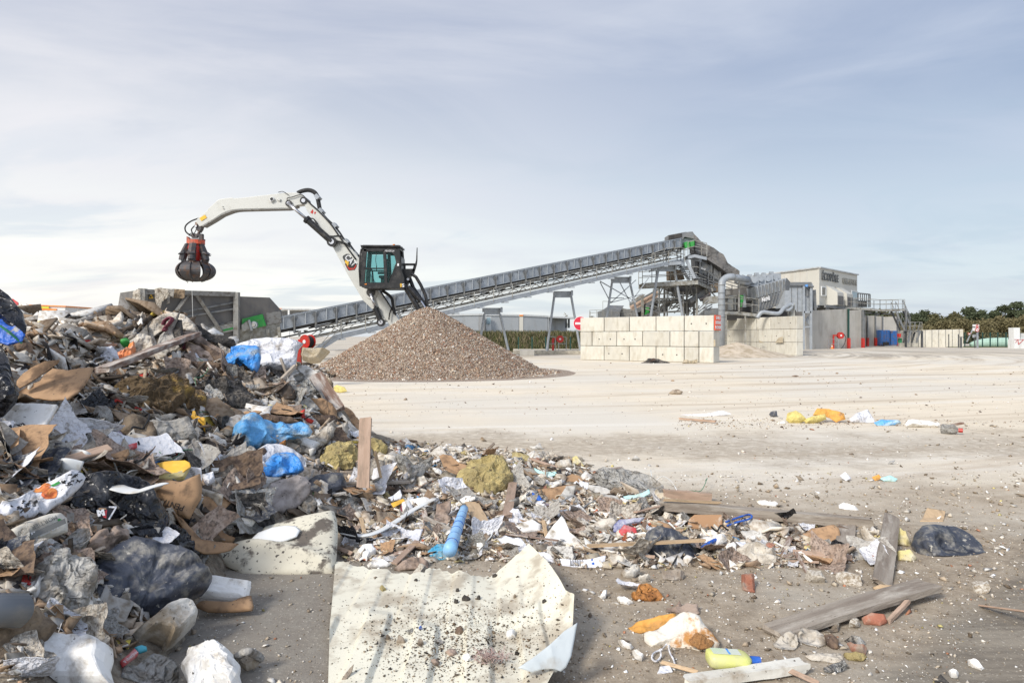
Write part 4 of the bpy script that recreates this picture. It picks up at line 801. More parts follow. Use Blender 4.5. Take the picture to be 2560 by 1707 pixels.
for px,y0,w in((360,722,.22),(592,731,.24)):
    t0=H_(px,y0,-.12);b=MB();b.beam(t0,Vector((t0.x,t0.y,0)),w,.06,(0,1,0));b.beam(t0+Vector((-w/2,.1,0)),Vector((t0.x-w/2,t0.y+.1,0)),.03,.26,(0,1,0));b.beam(t0+Vector((w/2,.1,0)),Vector((t0.x+w/2,t0.y+.1,0)),.03,.26,(0,1,0));b.build('post',m_['hopframe'],hp)
for p,q in[((472,736),(428,800)),((492,735),(556,830))]:
    b=MB();b.beam(H_(*p,-.08),H_(*q,-.08),.17,.10,(0,1,0));b.build('diagonal_brace',m_['hopframe'],hp)
for(x0,y0,x1,y1,h)in[(455,778,590,752,1.6),(440,793,590,768,1.6),(492,820,590,802,.8)]:
    b=MB();b.prism([H_(x0,y0,.1),H_(x1,y1,.1),H_(x1,y1+h*3,.0),H_(x0,y0+h*3,.0)],(0,.1,0));b.build('stiffening_rib',m_['hopframe'],hp)
b=MB();b.prism([H_(500,822,.0),H_(590,806,.0),H_(590,826,.0),H_(520,840,.0)],(0,.12,0));b.build('lower_skirt',m_['lsteel'],hp)
b=MB();b.prism([H_(556,824,-.03),H_(589,817,-.03),H_(589,821.5,-.03),H_(556,829,-.03)],(0,.02,0));b.build('green_stripe',m_['green'],hp)
b=MB();b.add([H_(377,734,.02),H_(371.5,746,.02),H_(383,746,.02)],[(0,1,2)]);wq=b.build('warning_triangle',m_['yellow'],hp,fix=False)
b=MB();b.add([H_(377,738.5,.0),H_(374.5,744,.0),H_(379.5,744,.0)],[(0,1,2)]);b.build('pictogram',m_['ktxt'],wq,fix=False)
# discharge chute plate
b=MB();b.prism([H_(594,740,.3),H_(668,743,.3),H_(697,775,.3),H_(700,806,.3),H_(594,824,.3)],(0,.1,0));b.build('chute_plate',m_['hop'],hp)
b=MB();b.prism([H_(660,782,.25),H_(697,777,.25),H_(700,805,.25),H_(664,812,.25)],(0,.05,0));b.build('chute_lower_plate',m_['hopframe'],hp)
b=MB();b.prism([H_(603,797,.1),H_(654,785,.1),H_(663,814,.1),H_(603,828,.1)],(0,.1,0));b.build('green_guard',m_['green'],hp)
b=MB();b.cyl(H_(636,812,-.05),(0,1,0),.19,.2,20);b.cyl(H_(636,812,-.1),(0,1,0),.11,.2,16,1);b.prism([H_(604,812,0),H_(620,800,0),H_(628,822,0),H_(604,830,0)],(0,.1,0),1);b.beam(H_(624,800,-.1),H_(631,826,-.1),.08,.1);b.build('drive_drum',[m_['galv'],m_['lsteel']],hp)
b=MB();b.tube([H_(487,727,-.3),H_(489,798,-.3)],.014,5);tag(b.build('rope',m_['white'],None,tuple(H_(488,760,-.3))),'thin white rope hanging down the front of the hopper','rope')
for lab,mat,poly,am in[('dirty net-like grey fabric draped over the hopper rim','cloth',[(387,722),(402,719),(420,723),(424,734),(415,748),(405,750),(402,775),(398,800),(390,812),(388,790),(392,770),(388,748)],.05),('square piece of brown carpet hanging over the hopper rim','carpet',[(434,722),(462,724),(461,745),(455,747),(434,744)],.02),('torn grey strips hanging from the hopper rim beside the carpet','clothg',[(416,722),(436,722),(434,745),(424,730),(425,757),(417,760),(419,740)],.04),('filthy rags hanging down the left end of the hopper','cloth',[(333,728),(352,722),(352,770),(346,775),(345,815),(338,790),(331,768)],.06)]:
    patch('hanging_fabric',lab,'fabric',mat,poly,0,am,3,lean=0,off=0,D=DH(poly[0][0])-.35,drape=False,rings=8,nb=40,hero=False,thick=.02)
# ============================================================= inclined conveyor
cA=P(700,794,38.0);cB=P(1704,595.5,55.5);U_=(cB-cA);LC=U_.length;U_.normalize();SN=U_.cross(Vector((0,0,1))).normalized();SN=SN if SN.y<0 else-SN
cv=empty('conveyor',Vector((cA.x,cA.y,0)),'long inclined galvanised belt conveyor rising from hopper to sorting plant','conveyor')
def CV(s,side,dz):return cA+U_*s+SN*side+Vector((0,0,dz))
TH=.66
b=MB()
for sd2 in(0,-1.3):
    b.prism([CV(0,sd2,0),CV(LC,sd2,0),CV(LC,sd2,-TH),CV(0,sd2,-TH)],-SN*.04)
    b.beam(CV(0,sd2,0),CV(LC,sd2,0),.1,.06);b.beam(CV(0,sd2+.02,-TH),CV(LC,sd2+.02,-TH),.08,.05)
s=.2
while s<LC:
    b.beam(CV(s,.03,-.02),CV(s,.03,-TH),.05,.05,(0,1,0));s+=1.24/2
b.build('trough',m_['galv'],cv)
b=MB();b.prism([CV(-1,-.1,-TH-.02),CV(LC+.5,-.1,-TH-.02),CV(LC+.5,-.1,-TH-.2),CV(-1,-.1,-TH-.2)],-SN*1.1);b.prism([CV(-1,-.2,-1.15),CV(LC,-.2,-1.15),CV(LC,-.2,-1.19),CV(-1,-.2,-1.19)],-SN*.9);b.build('belt',m_['dark'],cv)
s=.8;br0=None;id0=None
while s<LC-.2:
    if br0 is None:
        b=MB();b.add([CV(s-.22,.05,-.15),CV(s,.05,-.02),CV(s+.22,.05,-.15),CV(s+.07,.05,-.42),CV(s+.07,.08,-TH-.35),CV(s-.07,.08,-TH-.35),CV(s-.07,.05,-.42)],[(0,6,3,2,1),(6,5,4,3)]);b.beam(CV(s,.10,-.12),CV(s,.10,-TH-.4),.04,.10,(0,1,0));b.beam(CV(s,.12,-TH-.2),CV(s,-1.3,-TH-.2),.08,.1);br0=b.build('support_bracket',m_['galvd'],cv);sb0=s
        b=MB();b.cyl(CV(s+.3,-.5,-TH-.34),SN,.06,.7,8);b.add([CV(s+.2,0,-TH-.3),CV(s+.4,0,-TH-.3),CV(s+.36,0,-TH-.62),CV(s+.24,0,-TH-.62)],[(0,1,2,3)]);b.cyl(CV(s+.75,-.3,-TH-.4),SN,.05,.5,8);id0=b.build('idler',m_['lsteel'],cv)
    else:
        for o_ in(br0,id0):
            c=o_.copy();COL.objects.link(c);c.parent=cv;c.location=U_*(s-sb0)
    s+=1.24
# truss under the belt
b=MB();s=0
for sd2 in(0.0,-1.2):
    for dz in(-.98,-1.52):b.beam(CV(2,sd2,dz),CV(LC,sd2,dz),.08,.09)
s=2;k=0
while s<LC-1:
    a_,c_=(-.98,-1.52)if k%2 else(-1.52,-.98)
    for sd2 in(0.0,-1.2):b.beam(CV(s,sd2,a_),CV(s+.95,sd2,c_),.04,.04)
    b.beam(CV(s,0,-1.5),CV(s,-1.2,-1.5),.06);s+=.95;k+=1
b.build('truss',m_['lsteel'],cv)
W0=3.3
b=MB();b.beam(CV(W0,.75,-1.75),CV(LC-.5,.75,-1.75),.06,.24);b.beam(CV(W0,.05,-1.75),CV(LC-.5,.05,-1.75),.06,.24);b.prism([CV(W0,.05,-1.66),CV(LC-.5,.05,-1.66),CV(LC-.5,.75,-1.66),CV(W0,.75,-1.66)],(0,0,-.03));s=W0
while s<LC-1:b.box(CV(s,.78,-1.9),(.5,.05,.1));s+=1.9
b.build('walkway',m_['galv'],cv)
b=MB()
for dz in(-.80,-1.2):b.tube([CV(W0,.78,dz),CV(LC-2,.78,dz)],.028,6)
s=W0
while s<LC-2:b.beam(CV(s,.78,-1.7),CV(s,.78,-.8),.045,.045);s+=1.5
for p,q in[((757,805),(800,802)),((757,825),(800,818)),((770,858),(800,802))]:pass
b.tube([CV(W0,.78,-.8),CV(W0-1.2,.9,-1.6)+Vector((0,0,-.3)),CV(W0-2.4,.9,-1.9)],.03,6)
b.tube([CV(W0,.78,-1.25),CV(W0-1.2,.9,-2.1)],.025,6);b.build('handrail',m_['lsteel'],cv)
b=MB();b.beam(CV(W0,.78,-1.7),CV(W0-1.6,.9,-2.3),.05,.2);b.beam(CV(W0,.1,-1.7),CV(W0-1.6,.1,-2.3),.05,.2)
for i in range(5):q=CV(W0-.3*i,.4,-1.7-.12*i);b.box(q,(.25,.7,.03))
b.build('access_steps',m_['galv'],cv)
# tail section next to the hopper
b=MB();b.prism([CV(-2.8,.02,-.75),CV(0,.02,-.25),CV(0,.02,-.95),CV(-2.8,.02,-1.45)],-SN*.1);b.prism([CV(-2.9,.05,-.1),CV(0,.05,-.25),CV(0,.05,-.4),CV(-2.9,.05,-.9)],-SN*.05)
for s in(-2.5,-1.6,-.7,-.1):b.beam(CV(s,.12,-.5),CV(s+.1,.12,-1.7),.16,.1,(0,1,0))
b.build('tail_section',m_['lsteel'],cv)
# trestles
def trestle(pts,cross,brace=(),D=45,zfoot=0,r=.085):
    b=MB()
    (x0,x1,yy)=cross;b.beam(P(x0,yy,D),P(x1,yy,D+.6),.18,.28);b.beam(P(x0+4,yy+7,D),P(x1-4,yy+7,D+.6),.1,.22)
    b.beam(P(x1,yy-7,D+.3),P(x1,yy+6,D+.3),.14,.16)
    for(tx,ty,bx,by,dd_)in pts:q=P(tx,ty,D+dd_);w=P(bx,by,D+dd_*1.5);k_=(q.z-zfoot)/max(q.z-w.z,.1);b.tube([q,q+(w-q)*k_],r,8)
    for(x0,y0,x1,y1)in brace:b.beam(P(x0,y0,D+.2),P(x1,y1,D+.2),.07,.07)
    return b.build('trestle',m_['galv'],cv)
trestle([(1211,785,1202,840,0),(1250,785,1267,858,.6)],(1207,1254,775),D=45.3)
trestle([(1386,738,1367,875,0),(1427,735,1450,870,.6)],(1384,1430,733),D=48.6,zfoot=.3)
trestle([(1531,700,1517,793,0),(1573,697,1593,790,.6)],(1528,1576,697),[(1500,705,1527,757),(1500,703,1590,755),(1545,697,1576,757),(1590,700,1527,757),(1625,690,1576,757),(1525,757,1608,735),(1527,745,1560,745)],D=51.7)
trestle([(1645,675,1627,790,0),(1685,668,1706,788,.6)],(1640,1690,668),D=54.0,r=.11)
# ============================================================= sorting plant
def PB(b,pts,D,th=.3,mi=0):b.prism([P(x,y,D)for x,y in pts],(0,th,0),mi)
hd=empty('head_tower',PZ(1710,56.5,0),'tall grey conveyor head tower with tarpaulin-covered chute on steel legs','conveyor tower')
b=MB();PB(b,[(1671,588),(1713,580),(1733,581),(1735,597),(1712,592),(1705,600),(1700,612),(1671,600)],55.6,1.4);b.build('head_hood',m_['galvd'],hd)
b=MB();PB(b,[(1671.5,589),(1704.5,583),(1705,594),(1672,599)],55.54,.04);b.build('hood_opening',m_['dark'],hd)
b=MB();PB(b,[(1700,597),(1735,594),(1735,612),(1702,626)],55.9,1.2);b.build('head_plate',m_['galv'],hd)
b=MB();PB(b,[(1711,606),(1723,603),(1725,618),(1714,620)],55.4,.4);PB(b,[(1725,603),(1737,600),(1738,614),(1727,617)],55.38,.4);b.build('green_guard',m_['green'],hd)
o=patch('tarpaulin_cover',None,None,'tarp',[(1718,580),(1732,579),(1745,594),(1758,608),(1783,621),(1808,637),(1819,658),(1835,668),(1849,678),(1849,692),(1835,692),(1818,684),(1807,677),(1765,647),(1742,640),(1736,618),(1732,600)],0,.25,.7,lean=4,off=0,D=56.6,drape=False,parent=hd,thick=1.6,hero=False,ridge=True,smooth=False)
b=MB();PB(b,[(1736,640),(1766,650),(1806,680),(1812,700),(1800,722),(1774,716),(1740,705)],57.2,1.2);b.build('chute_side',m_['hop'],hd)
b=MB();PB(b,[(1755,652),(1777,665),(1777,694),(1752,684)],57.1,.1);PB(b,[(1785,668),(1797,678),(1797,702),(1783,697)],57.1,.1);b.build('side_panel',m_['galvd'],hd)
for x,y0,y1 in[(1750,645,690),(1778,655,700),(1800,672,700)]:b=MB();b.beam(P(x,y0,57),P(x,y1,57),.14,.14);b.build('chute_post',m_['galvd'],hd)
put_text('lettering','Akrid',.30,P(1757.5,672.5,57.0),(1,0,-.35),(0,0,1),m_['wtxt'],hd,.01,.008,.62)
def deck(name,par,pts,D0,D1,dep,th=.22,rail=1.05,posts=None,mat='lsteel',near=True,mid=True):
    """walkway deck following pixel polyline pts (top edge) with depths; handrail on the camera side"""
    n=len(pts);W_=[P(x,y,D0+(D1-D0)*i/(n-1))for i,(x,y)in enumerate(pts)]
    b=MB()
    for i in range(n-1):
        p,q=W_[i],W_[i+1];b.prism([p,q,q-Vector((0,0,th)),p-Vector((0,0,th))],(0,.08,0));b.prism([p,q,q+Vector((0,dep,0)),p+Vector((0,dep,0))],(0,0,-.05));b.prism([p+Vector((0,dep,0)),q+Vector((0,dep,0)),q+Vector((0,dep,-th)),p+Vector((0,dep,-th))],(0,.06,0))
    d_=b.build(name,m_[mat],par)
    if rail:
        for dy in((0,)if not near else(0,dep)):
            b=MB()
            for hh in((rail,rail*.55)if mid else(rail,)):b.tube([w+Vector((0,dy,hh))for w in W_],.03,6)
            for i in range(n-1):
                L_=(W_[i+1]-W_[i]).length;k=max(1,int(L_/1.3))
                for j in range(k+1):q=W_[i]+(W_[i+1]-W_[i])*j/k+Vector((0,dy,0));b.beam(q,q+Vector((0,0,rail)),.045,.045)
            b.build('handrail',m_['lsteel'],d_)
    return d_
deck('upper_platform',hd,[(1630,668),(1667,654),(1702,652),(1712,655)],53.4,54,1.2,.3,mat='galv')
deck('upper_platform',hd,[(1720,638),(1737,634),(1767,641)],54.4,54.4,1.5,.3,mat='galv')
deck('middle_platform',hd,[(1606,708),(1640,706),(1737,700),(1745,700)],54.6,54.4,1.6,.35)
deck('middle_platform',hd,[(1745,702),(1768,712),(1796,722)],54.4,56.5,1,.3)
b=MB()
for i in range(8):t=i/7;b.box(P(1706+t*28,666+t*30,54.6),(.9,.5,.04))
b.beam(P(1716,650,54.3),P(1737,696,54.3),.06,.24);b.beam(P(1700,664,54.8),P(1722,700,54.8),.06,.24);b.build('stairs',m_['galv'],hd)
b=MB();PB(b,[(1672,672),(1705,676),(1712,698),(1673,700)],57.5,1);b.build('brown_housing',m_['carpet'],hd)
# legs frame
lg=[(1648,4),(1661,5),(1668,3.2),(1708,3.5),(1717,4.5),(1735,5),(1741,3)]
for i,(x,w)in enumerate(lg):
    D=56+(i%3)*1.2;t0=P(x,712 if x!=1668 and x!=1708 else 730,D);b=MB();b.beam(t0,Vector((t0.x,t0.y,0)),w/F*D*.9,w/F*D*.9,(0,1,0));b.build('leg',m_['lsteel'],hd)
b=MB()
for(x0,y0,x1,y1,w)in[(1636,748,1706,745,.13),(1632,782,1702,778,.14),(1606,716,1737,708,.2),(1640,714,1700,712,.15),(1650,782,1668,745,.07),(1664,745,1648,775,.06),(1649,735,1657,720,.07),(1672,775,1692,720,.07),(1676,770,1690,740,.06),(1718,745,1728,712,.07),(1734,745,1724,712,.07),(1700,742,1712,790,.07),(1720,790,1733,750,.06),(1678,772,1700,762,.12),(1690,740,1688,716,.1),(1620,790,1650,770,.13),(1610,793,1642,775,.08),(1650,752,1662,748,.05),(1650,760,1662,756,.05)]:b.beam(P(x0,y0,56.6),P(x1,y1,56.8),w,w)
b.build('cross_bracing',m_['lsteel'],hd)
rb=random.Random(5)
for i in range(16):
    x=rb.uniform(1625,1790);y=rb.uniform(722,775);b=MB();D=rb.uniform(57.5,61)
    if i%4==0:PB(b,[(x-9,y-6),(x+9,y-9),(x+9,y+6),(x-7,y+8)],D,.8)
    else:
        for k in range(3):b.beam(P(x,y+k*6,D),P(x+rb.choice([-1,1])*rb.uniform(12,34),y+rb.uniform(-14,22),D),.09,.09)
    b.build('inner_frame',m_[('galvd','lsteel','hopframe','lsteel')[i%4]],hd)
deck('lower_platform',hd,[(1640,752),(1680,750),(1742,752)],57,57,1.2,.2)
b=MB();b.prism([P(1646,770,58),P(1700,738,58),P(1702,748,58),P(1650,780,58)],(0,.8,0));b.prism([P(1610,790,57.5),P(1650,772,57.5),P(1652,778,57.5),P(1620,795,57.5)],(0,.8,0));b.build('inner_conveyor',m_['galvd'],hd)
b=MB();PB(b,[(1672,714),(1706,712),(1735,711),(1768,722),(1745,735),(1700,728),(1680,726)],58,2);PB(b,[(1712,755),(1722,755),(1724,785),(1714,785)],58,.5);b.build('underbelt_hopper',m_['hop'],hd)
# inclined recovery conveyor with peach-coloured belt
ic=empty('transfer_conveyor',PZ(1610,60,0),'inclined transfer conveyor with pale peach belt behind the lattice legs','conveyor')
pe=M('dusty_peach_belt',(.62,.45,.34),(.52,.38,.29),.9,ns=3,bump=.1)
b=MB();b.prism([P(1574,765,60),P(1645,727,60),P(1645,742,60),P(1580,777,60)],(0,.2,0));b.build('belt',pe,ic)
b=MB();b.prism([P(1580,778,59.7),P(1645,743,59.7),P(1645,752,59.7),P(1592,783,59.7)],(0,1.6,0));b.prism([P(1592,784,60.4),P(1645,752,60.4),P(1645,800,60.4),P(1592,800,60.4)],(0,1.5,0),1);b.beam(P(1574,763,59.7),P(1645,724,59.7),.06,.15);b.build('frame',[m_['galvd'],m_['hop']],ic)
b=MB();PB(b,[(1575,757),(1600,738),(1614,735),(1600,752),(1580,764)],61,.5);b.build('hood',m_['lsteel'],ic)
b=MB();b.tube([P(1618,785,59.4)+Vector((0,0,.0)),P(1618,785,59.4)+Vector((0,.3,0))],.2,16);b.prism([P(1614,783,59.35),P(1623,783,59.35),P(1623,770,59.35),P(1618.5,765,59.35),P(1614,770,59.35)],(0,.1,0));b.build('green_drum_guard',m_['green'],ic)
for x in(1555,1606):b=MB();t0=P(x,745 if x>1600 else 770,59.5);b.beam(t0,Vector((t0.x,t0.y,0)),.2,.2,(0,1,0));b.build('leg',m_['lsteel'],ic)
gb_=empty('plant_cabinet',PZ(1528,58,0),'low grey sheet-metal housing with sloping lid behind the block wall','housing')
b=MB();b.prism([P(1505,776,58),P(1550,779,58),P(1550,800,58),P(1505,800,58)],(0,3,0));b.prism([P(1505,776,58),P(1524,763,59.5),P(1560,764,59.5),P(1550,779,58)],(0,.1,0));b.build('casing',m_['galvd'],gb_)
b=MB();PB(b,[(1552,770),(1590,776),(1590,800),(1552,800)],58.8,2);b.build('extension',m_['hopframe'],gb_)
rl=empty('guard_rail',PZ(1540,55,0),'thin steel guard railing standing behind the front block wall','railing')
b=MB()
for dz in(774.5,781):b.tube([P(1474,dz+1,55),P(1600,dz-2,55)],.02,6)
for x in range(1474,1600,18):t0=P(x,776,55);b.beam(t0,Vector((t0.x,t0.y,0)),.04,.04)
b.tube([P(1507,753,55),P(1530,754,55)],.02,5);b.beam(P(1507,753,55),P(1507,780,55),.03,.03);b.beam(P(1476,778,55)+Vector((0,.02,0)),PZ(1476,55,.1)+Vector((0,.02,0)),.03,.03);b.build('rails',m_['lsteel'],rl)
# upper right inclined conveyor with drive unit
rc=empty('discharge_conveyor',PZ(1770,57,0),'sloping discharge conveyor with boxed drive unit beside the big duct','conveyor')
b=MB();b.prism([P(1724,748,56),P(1768,722,56),P(1770,732,56),P(1728,758,56)],(0,.9,0));b.build('frame',m_['galvd'],rc)
b=MB();PB(b,[(1764,722),(1780,713),(1784,728),(1768,736)],55.8,.6);b.build('drive_unit',m_['lsteel'],rc)
b=MB();PB(b,[(1780,711),(1800,706),(1800,730),(1784,731)],56.3,1);b.build('brown_housing',m_['carpet'],rc)
b=MB();b.cyl(P(1774,726,55.6),(0,1,0),.14,.2,12);b.tube([P(1750,750,55.7),P(1775,735,55.7)],.16,8);b.build('motor',m_['gsteel'],rc)
b=MB();t0=P(1742,748,56);b.beam(t0,Vector((t0.x,t0.y,0)),.16,.16,(0,1,0));b.build('leg',m_['lsteel'],rc)
sb=empty('screen_box',PZ(1785,55,0),'grey ribbed vibrating screen box left of the big vertical duct','screen')
b=MB();PB(b,[(1768,746),(1776,740),(1797,740),(1797,757),(1770,759)],54.4,1.5);b.build('casing',m_['lsteel'],sb)
b=MB();[b.tube([P(1744+i*1.5,790-i*9,54),P(1768+i*1.5,768-i*9,54)],.05,6)for i in range(3)];b.prism([P(1745,792,54.5),P(1770,771,54.5),P(1797,770,54.5),P(1797,800,54.5),P(1745,800,54.5)],(0,1,0));b.beam(P(1760,782,53.8),P(1797,778,53.8),.3,.3);b.build('lower_frame',m_['galvd'],sb)
# big duct
dk_=empty('dust_duct',PZ(1804,50,0),'large silver ribbed ventilation duct rising and bending right above the block walls','duct')
b=MB();r=.245
path=[PZ(1804,50,0),P(1804,720,50)]+[P(1804+22*(1-math.cos(R(a))),712-20*math.sin(R(a)),50+.3*math.sin(R(a)))for a in range(0,91,15)]+[P(1850,696,51.2),P(1870,699,52.2)]
b.tube(path,r,20)
b.build('pipe',m_['galv'],dk_,smooth=True)
b=MB()
for q,ax_ in[(P(1804,y,50),(0,0,1))for y in(793,776,763,748,733,713)]+[(P(1832+i*12,692+i*2,50.5+i*.55),(1,.8,-.12))for i in range(4)]:b.cyl(q,ax_,r+.02,.06,20)
b.build('flange',m_['galvd'],dk_)
# secondary ducts
sdk=empty('branch_duct',PZ(1880,54,0),'pair of grey branch ducts running under the four filter stacks','duct')
b=MB();b.tube([P(1838,702,53),P(1855,704,53),P(1880,700,54),P(1900,696,54.5),P(1912,697,54.5)],.2,12);b.tube([P(1843,706,52.6),P(1865,712,53),P(1890,704,54)],.16,12);b.build('pipe',m_['galvd'],sdk,smooth=True)
# platform with rails
mp2=empty('service_platform',PZ(1850,53,0),'steel service platform with handrail in front of the green machine','platform')
deck('deck',mp2,[(1812,776),(1850,777),(1897,783)],51.5,51.5,1.4,.3)
for x in(1815,1863,1893):t0=P(x,780,51.6);b=MB();b.beam(t0,Vector((t0.x,t0.y,0)),.1,.1);b.build('leg',m_['lsteel'],mp2)
b=MB();b.beam(P(1847.5,704,51.3),P(1847.5,778,51.3),.09,.09);b.build('pole',m_['lsteel'],mp2)
gm_=empty('separator_machine',PZ(1860,55,0),'dark grey separator machine with bright green round guard behind the handrail','machine')
b=MB();PB(b,[(1833,722),(1888,716),(1893,745),(1895,800),(1833,800)],54.5,2.5);b.build('housing',m_['hop'],gm_)
b=MB();PB(b,[(1815,740),(1842,737),(1842,742),(1815,745)],54.2,.2);PB(b,[(1820,745),(1840,745),(1840,775),(1822,775)],54.3,.3);b.build('pipework_panel',m_['galvd'],gm_)
b=MB();b.prism([P(1849,741,53.7),P(1852,738,53.7),P(1858,738,53.7),P(1861,742,53.7),P(1861,751,53.7),P(1856,755,53.7),P(1855,766,53.7),P(1850,768,53.7)],(0,.3,0));b.prism([P(1884,730,54.1),P(1890,726,54.1),P(1893,745,54.1),P(1887,740,54.1)],(0,.3,0));b.prism([P(1887,757,53.6),P(1894,748,53.6),P(1889,771,53.6),P(1883,773,53.6)],(0,.3,0));b.build('green_guard',m_['green'],gm_)
b=MB();PB(b,[(1861,735),(1863,735),(1866,768),(1858,768)],53.6,.3);b.build('support_wedge',m_['galv'],gm_)
b=MB();PB(b,[(1812,722),(1826,722),(1845,728),(1845,735),(1815,738)],55.2,1.5);b.build('clutter_housing',m_['hopframe'],gm_)
b=MB();PB(b,[(1815,782),(1958,770),(1990,775),(1990,800),(1815,800)],54.0,.6);b.build('base_frame',m_['dark'],gm_)
# air separator
asp_=empty('air_separator',PZ(1920,53,0),'air separator with pale ribbed side panel above dark slanted hopper','separator')
b=MB();PB(b,[(1888,717),(1925,707),(1966,695),(1961,725),(1925,735),(1893,745)],52.5,2.5);b.build('upper_casing',m_['galv'],asp_)
for i in range(9):
    t=i/8;x0=1889+t*71;y0=717-t*18;b=MB();b.beam(P(x0,y0,52.45),P(x0+3.5-t*2.5,y0+28,52.45),.12,.12,(0,1,0));b.build('rib',m_['galvd'],asp_)
b=MB();b.prism([P(1966,695,52.6),P(1975,705,54),P(1972,726,54),(P(1961,725,52.6))],(.05,.05,0));b.build('end_panel',m_['galvd'],asp_)
b=MB();PB(b,[(1898,745),(1960,727),(1945,764),(1895,782),(1896,770)],52.3,1.6);b.build('lower_hopper',m_['galvd'],asp_)
for i in range(6):t=i/6;b=MB();b.beam(P(1905+t*48,742-t*13,52.25),P(1897+t*46,777-t*14,52.25),.07,.07,(0,1,0));b.build('hopper_rib',m_['galvd'],asp_)
put_text('lettering','Akrid',.46,P(1914,747.5,52.15),(1,0,.28),(-.2,0,1),m_['wtxt'],asp_,.01,.012,.62)
for i,(x,y)in enumerate([(1876,690),(1893,686),(1911,686),(1930,683)]):
    b=MB();b.box(P(x-2,y,54+i*.2),(.28,.3,.26),bev=.02);b.box(P(x+6,y+14,54+i*.2),(.75-.1*(i==0),.8,.8));b.cyl(P(x+9,y+12,53.5+i*.2),(0,1,0),.2,.2,14);b.build('filter_stack',m_['galv'],asp_)
b=MB();PB(b,[(1868,706),(1890,698),(1940,690),(1945,700),(1890,718),(1868,720)],54.8,2);b.build('stack_base',m_['hopframe'],asp_)
fd=empty('flexible_duct',PZ(1950,51,0),'dented silver flexible duct curling in front of the dark hopper','duct')
b=MB();b.tube(smoothpath([P(1893,795,50),P(1905,781,50),P(1930,783,50),P(1948,783,50),P(1960,770,50.2),P(1975,762,50.5),P(1983,764,50.5)],5),.15,12);b.tube(smoothpath([P(1960,772,50.3),P(1970,776,50.3),P(1980,768,50.5)],5),.12,10);b.build('pipe',m_['galv'],fd,smooth=True)
b=MB();PB(b,[(1976,760),(1987,758),(1988,800),(1976,800)],50.6,.5);b.build('grille_box',m_['lsteel'],fd)
# steel cabinet tower
ct=empty('control_tower',PZ(1995,66,0),'tall grey steel-clad cabinet tower on leg frame beside the concrete walls','tower')
DT=70
b=MB();b.box((P(1984,0,DT).x,DT+1.2,(P(0,708,DT).z+P(0,779,DT).z)/2),((2007-1962)/F*DT,2.4,71/F*DT));b.box((P(2007,0,DT).x+.05,DT+1.25,(P(0,709,DT).z+P(0,779,DT).z)/2),(2.1,2.2,70/F*DT));b.build('cladding',m_['galv'],ct)
b=MB();b.box((P(1993,0,DT).x,DT+1.1,P(0,710,DT).z),(2.75,2.7,.35));b.box((P(1984,0,DT).x,DT-.03,P(0,718,DT).z),(1.85,.05,.06));b.build('roof_trim',m_['galvd'],ct)
for x in(1979,1994,2007):b=MB();b.beam(P(x,719,DT-.03),P(x,779,DT-.03),.04,.04);b.build('panel_seam',m_['galvd'],ct)
for x in(2009,2027):b=MB();t0=P(x,708,DT-.1);b.beam(t0,Vector((t0.x,t0.y,0)),.22,.2,(0,1,0));b.build('leg',m_['galv'],ct)
b=MB();b.beam(P(2009,780,DT-.1),P(2027,780,DT-.1),.2,.2);b.beam(P(2009,817,DT-.1),P(2027,817,DT-.1),.16,.16);b.prism([P(2012,800,DT+.5),P(2024,786,DT+.5),P(2026,815,DT+.5)],(0,.05,0));b.build('leg_brace',m_['galv'],ct)
b=MB();b.cyl(P(2016,714.5,DT-.35),(0,1,0),.13,.25,14);b.build('blue_motor',m_['bluec'],ct)
b=MB();b.tube([P(2018,715,DT-.3),P(2034,716.5,DT-.3)],.1,8);b.prism([P(2030,725,DT+.5),P(2040,724,DT+.5),P(2042,775,DT+.5),P(2036,775,DT+.5),P(2033,750,DT+.5)],(0,.6,0));b.box(P(2018,731,DT-.04),(.2,.06,.7));b.build('side_machinery',m_['galvd'],ct)
# filler clutter of frames between pieces
for nm,lab,segs,D in[('pipe_rack','tangle of thin grey walkway rails sloping behind the duct',[(1800,712,1845,728),(1800,705,1845,718),(1808,700,1850,712),(1810,710,1810,725),(1830,712,1830,730),(1845,712,1845,730)],55),('cable_tray','dark cable tray crossing below the tarpaulin-covered chute',[(1745,700,1800,716),(1745,694,1800,709),(1770,680,1797,700),(1770,680,1770,712),(1784,690,1784,718)],55.5)]:
    b=MB();[b.beam(P(a,b_,D),P(c,d,D),.06,.06)for a,b_,c,d in segs];o=b.build(nm,m_['galvd'],None,tuple(P(segs[0][0],segs[0][1],D)));tag(o,lab,nm.replace('_',' '))
# ============================================================= block walls
def rayline(px,A,B):
    k=(px-CX)/F;dx,dy=B[0]-A[0],B[1]-A[1];t=(k*A[1]-A[0])/(dx-k*dy);return t
def blockwall(label,A,B,rows,th,rh,name='block_wall',holes={},gap=.022):
    root=empty(name,(A[0],A[1],0),label,'block wall');d=Vector((B[0]-A[0],B[1]-A[1],0));Ln=d.length;d.normalize();n=Vector((-d.y,d.x,0));M3=Matrix((d,n,Vector((0,0,1)))).transposed()
    for r,row in enumerate(rows):
        z=(len(rows)-1-r)*rh
        for i in range(len(row)-1):
            s0,s1=row[i]*Ln,row[i+1]*Ln;c=Vector((A[0],A[1],0))+d*(s0+s1)/2+n*(th/2+random.uniform(-.012,.012))+Vector((0,0,z+rh/2))
            b=MB();b.box(c,(s1-s0-gap*1.6,th,rh-gap),M3@Matrix.Rotation(R(random.uniform(-.25,.25)),3,'Z'),0,.022)
            for hx in holes.get((r,i),()):q=c+d*hx*(s1-s0)/2-n*(th/2+.016)+Vector((0,0,rh*(-.02)));b.cyl(q,n,.032,.02,10,1)
            bb=b.build('block',[m_['blk'],m_['dark']],root)
            # random noise offset per block so stains differ
            bb.delta_location=(0,0,0)
    return root,d,n
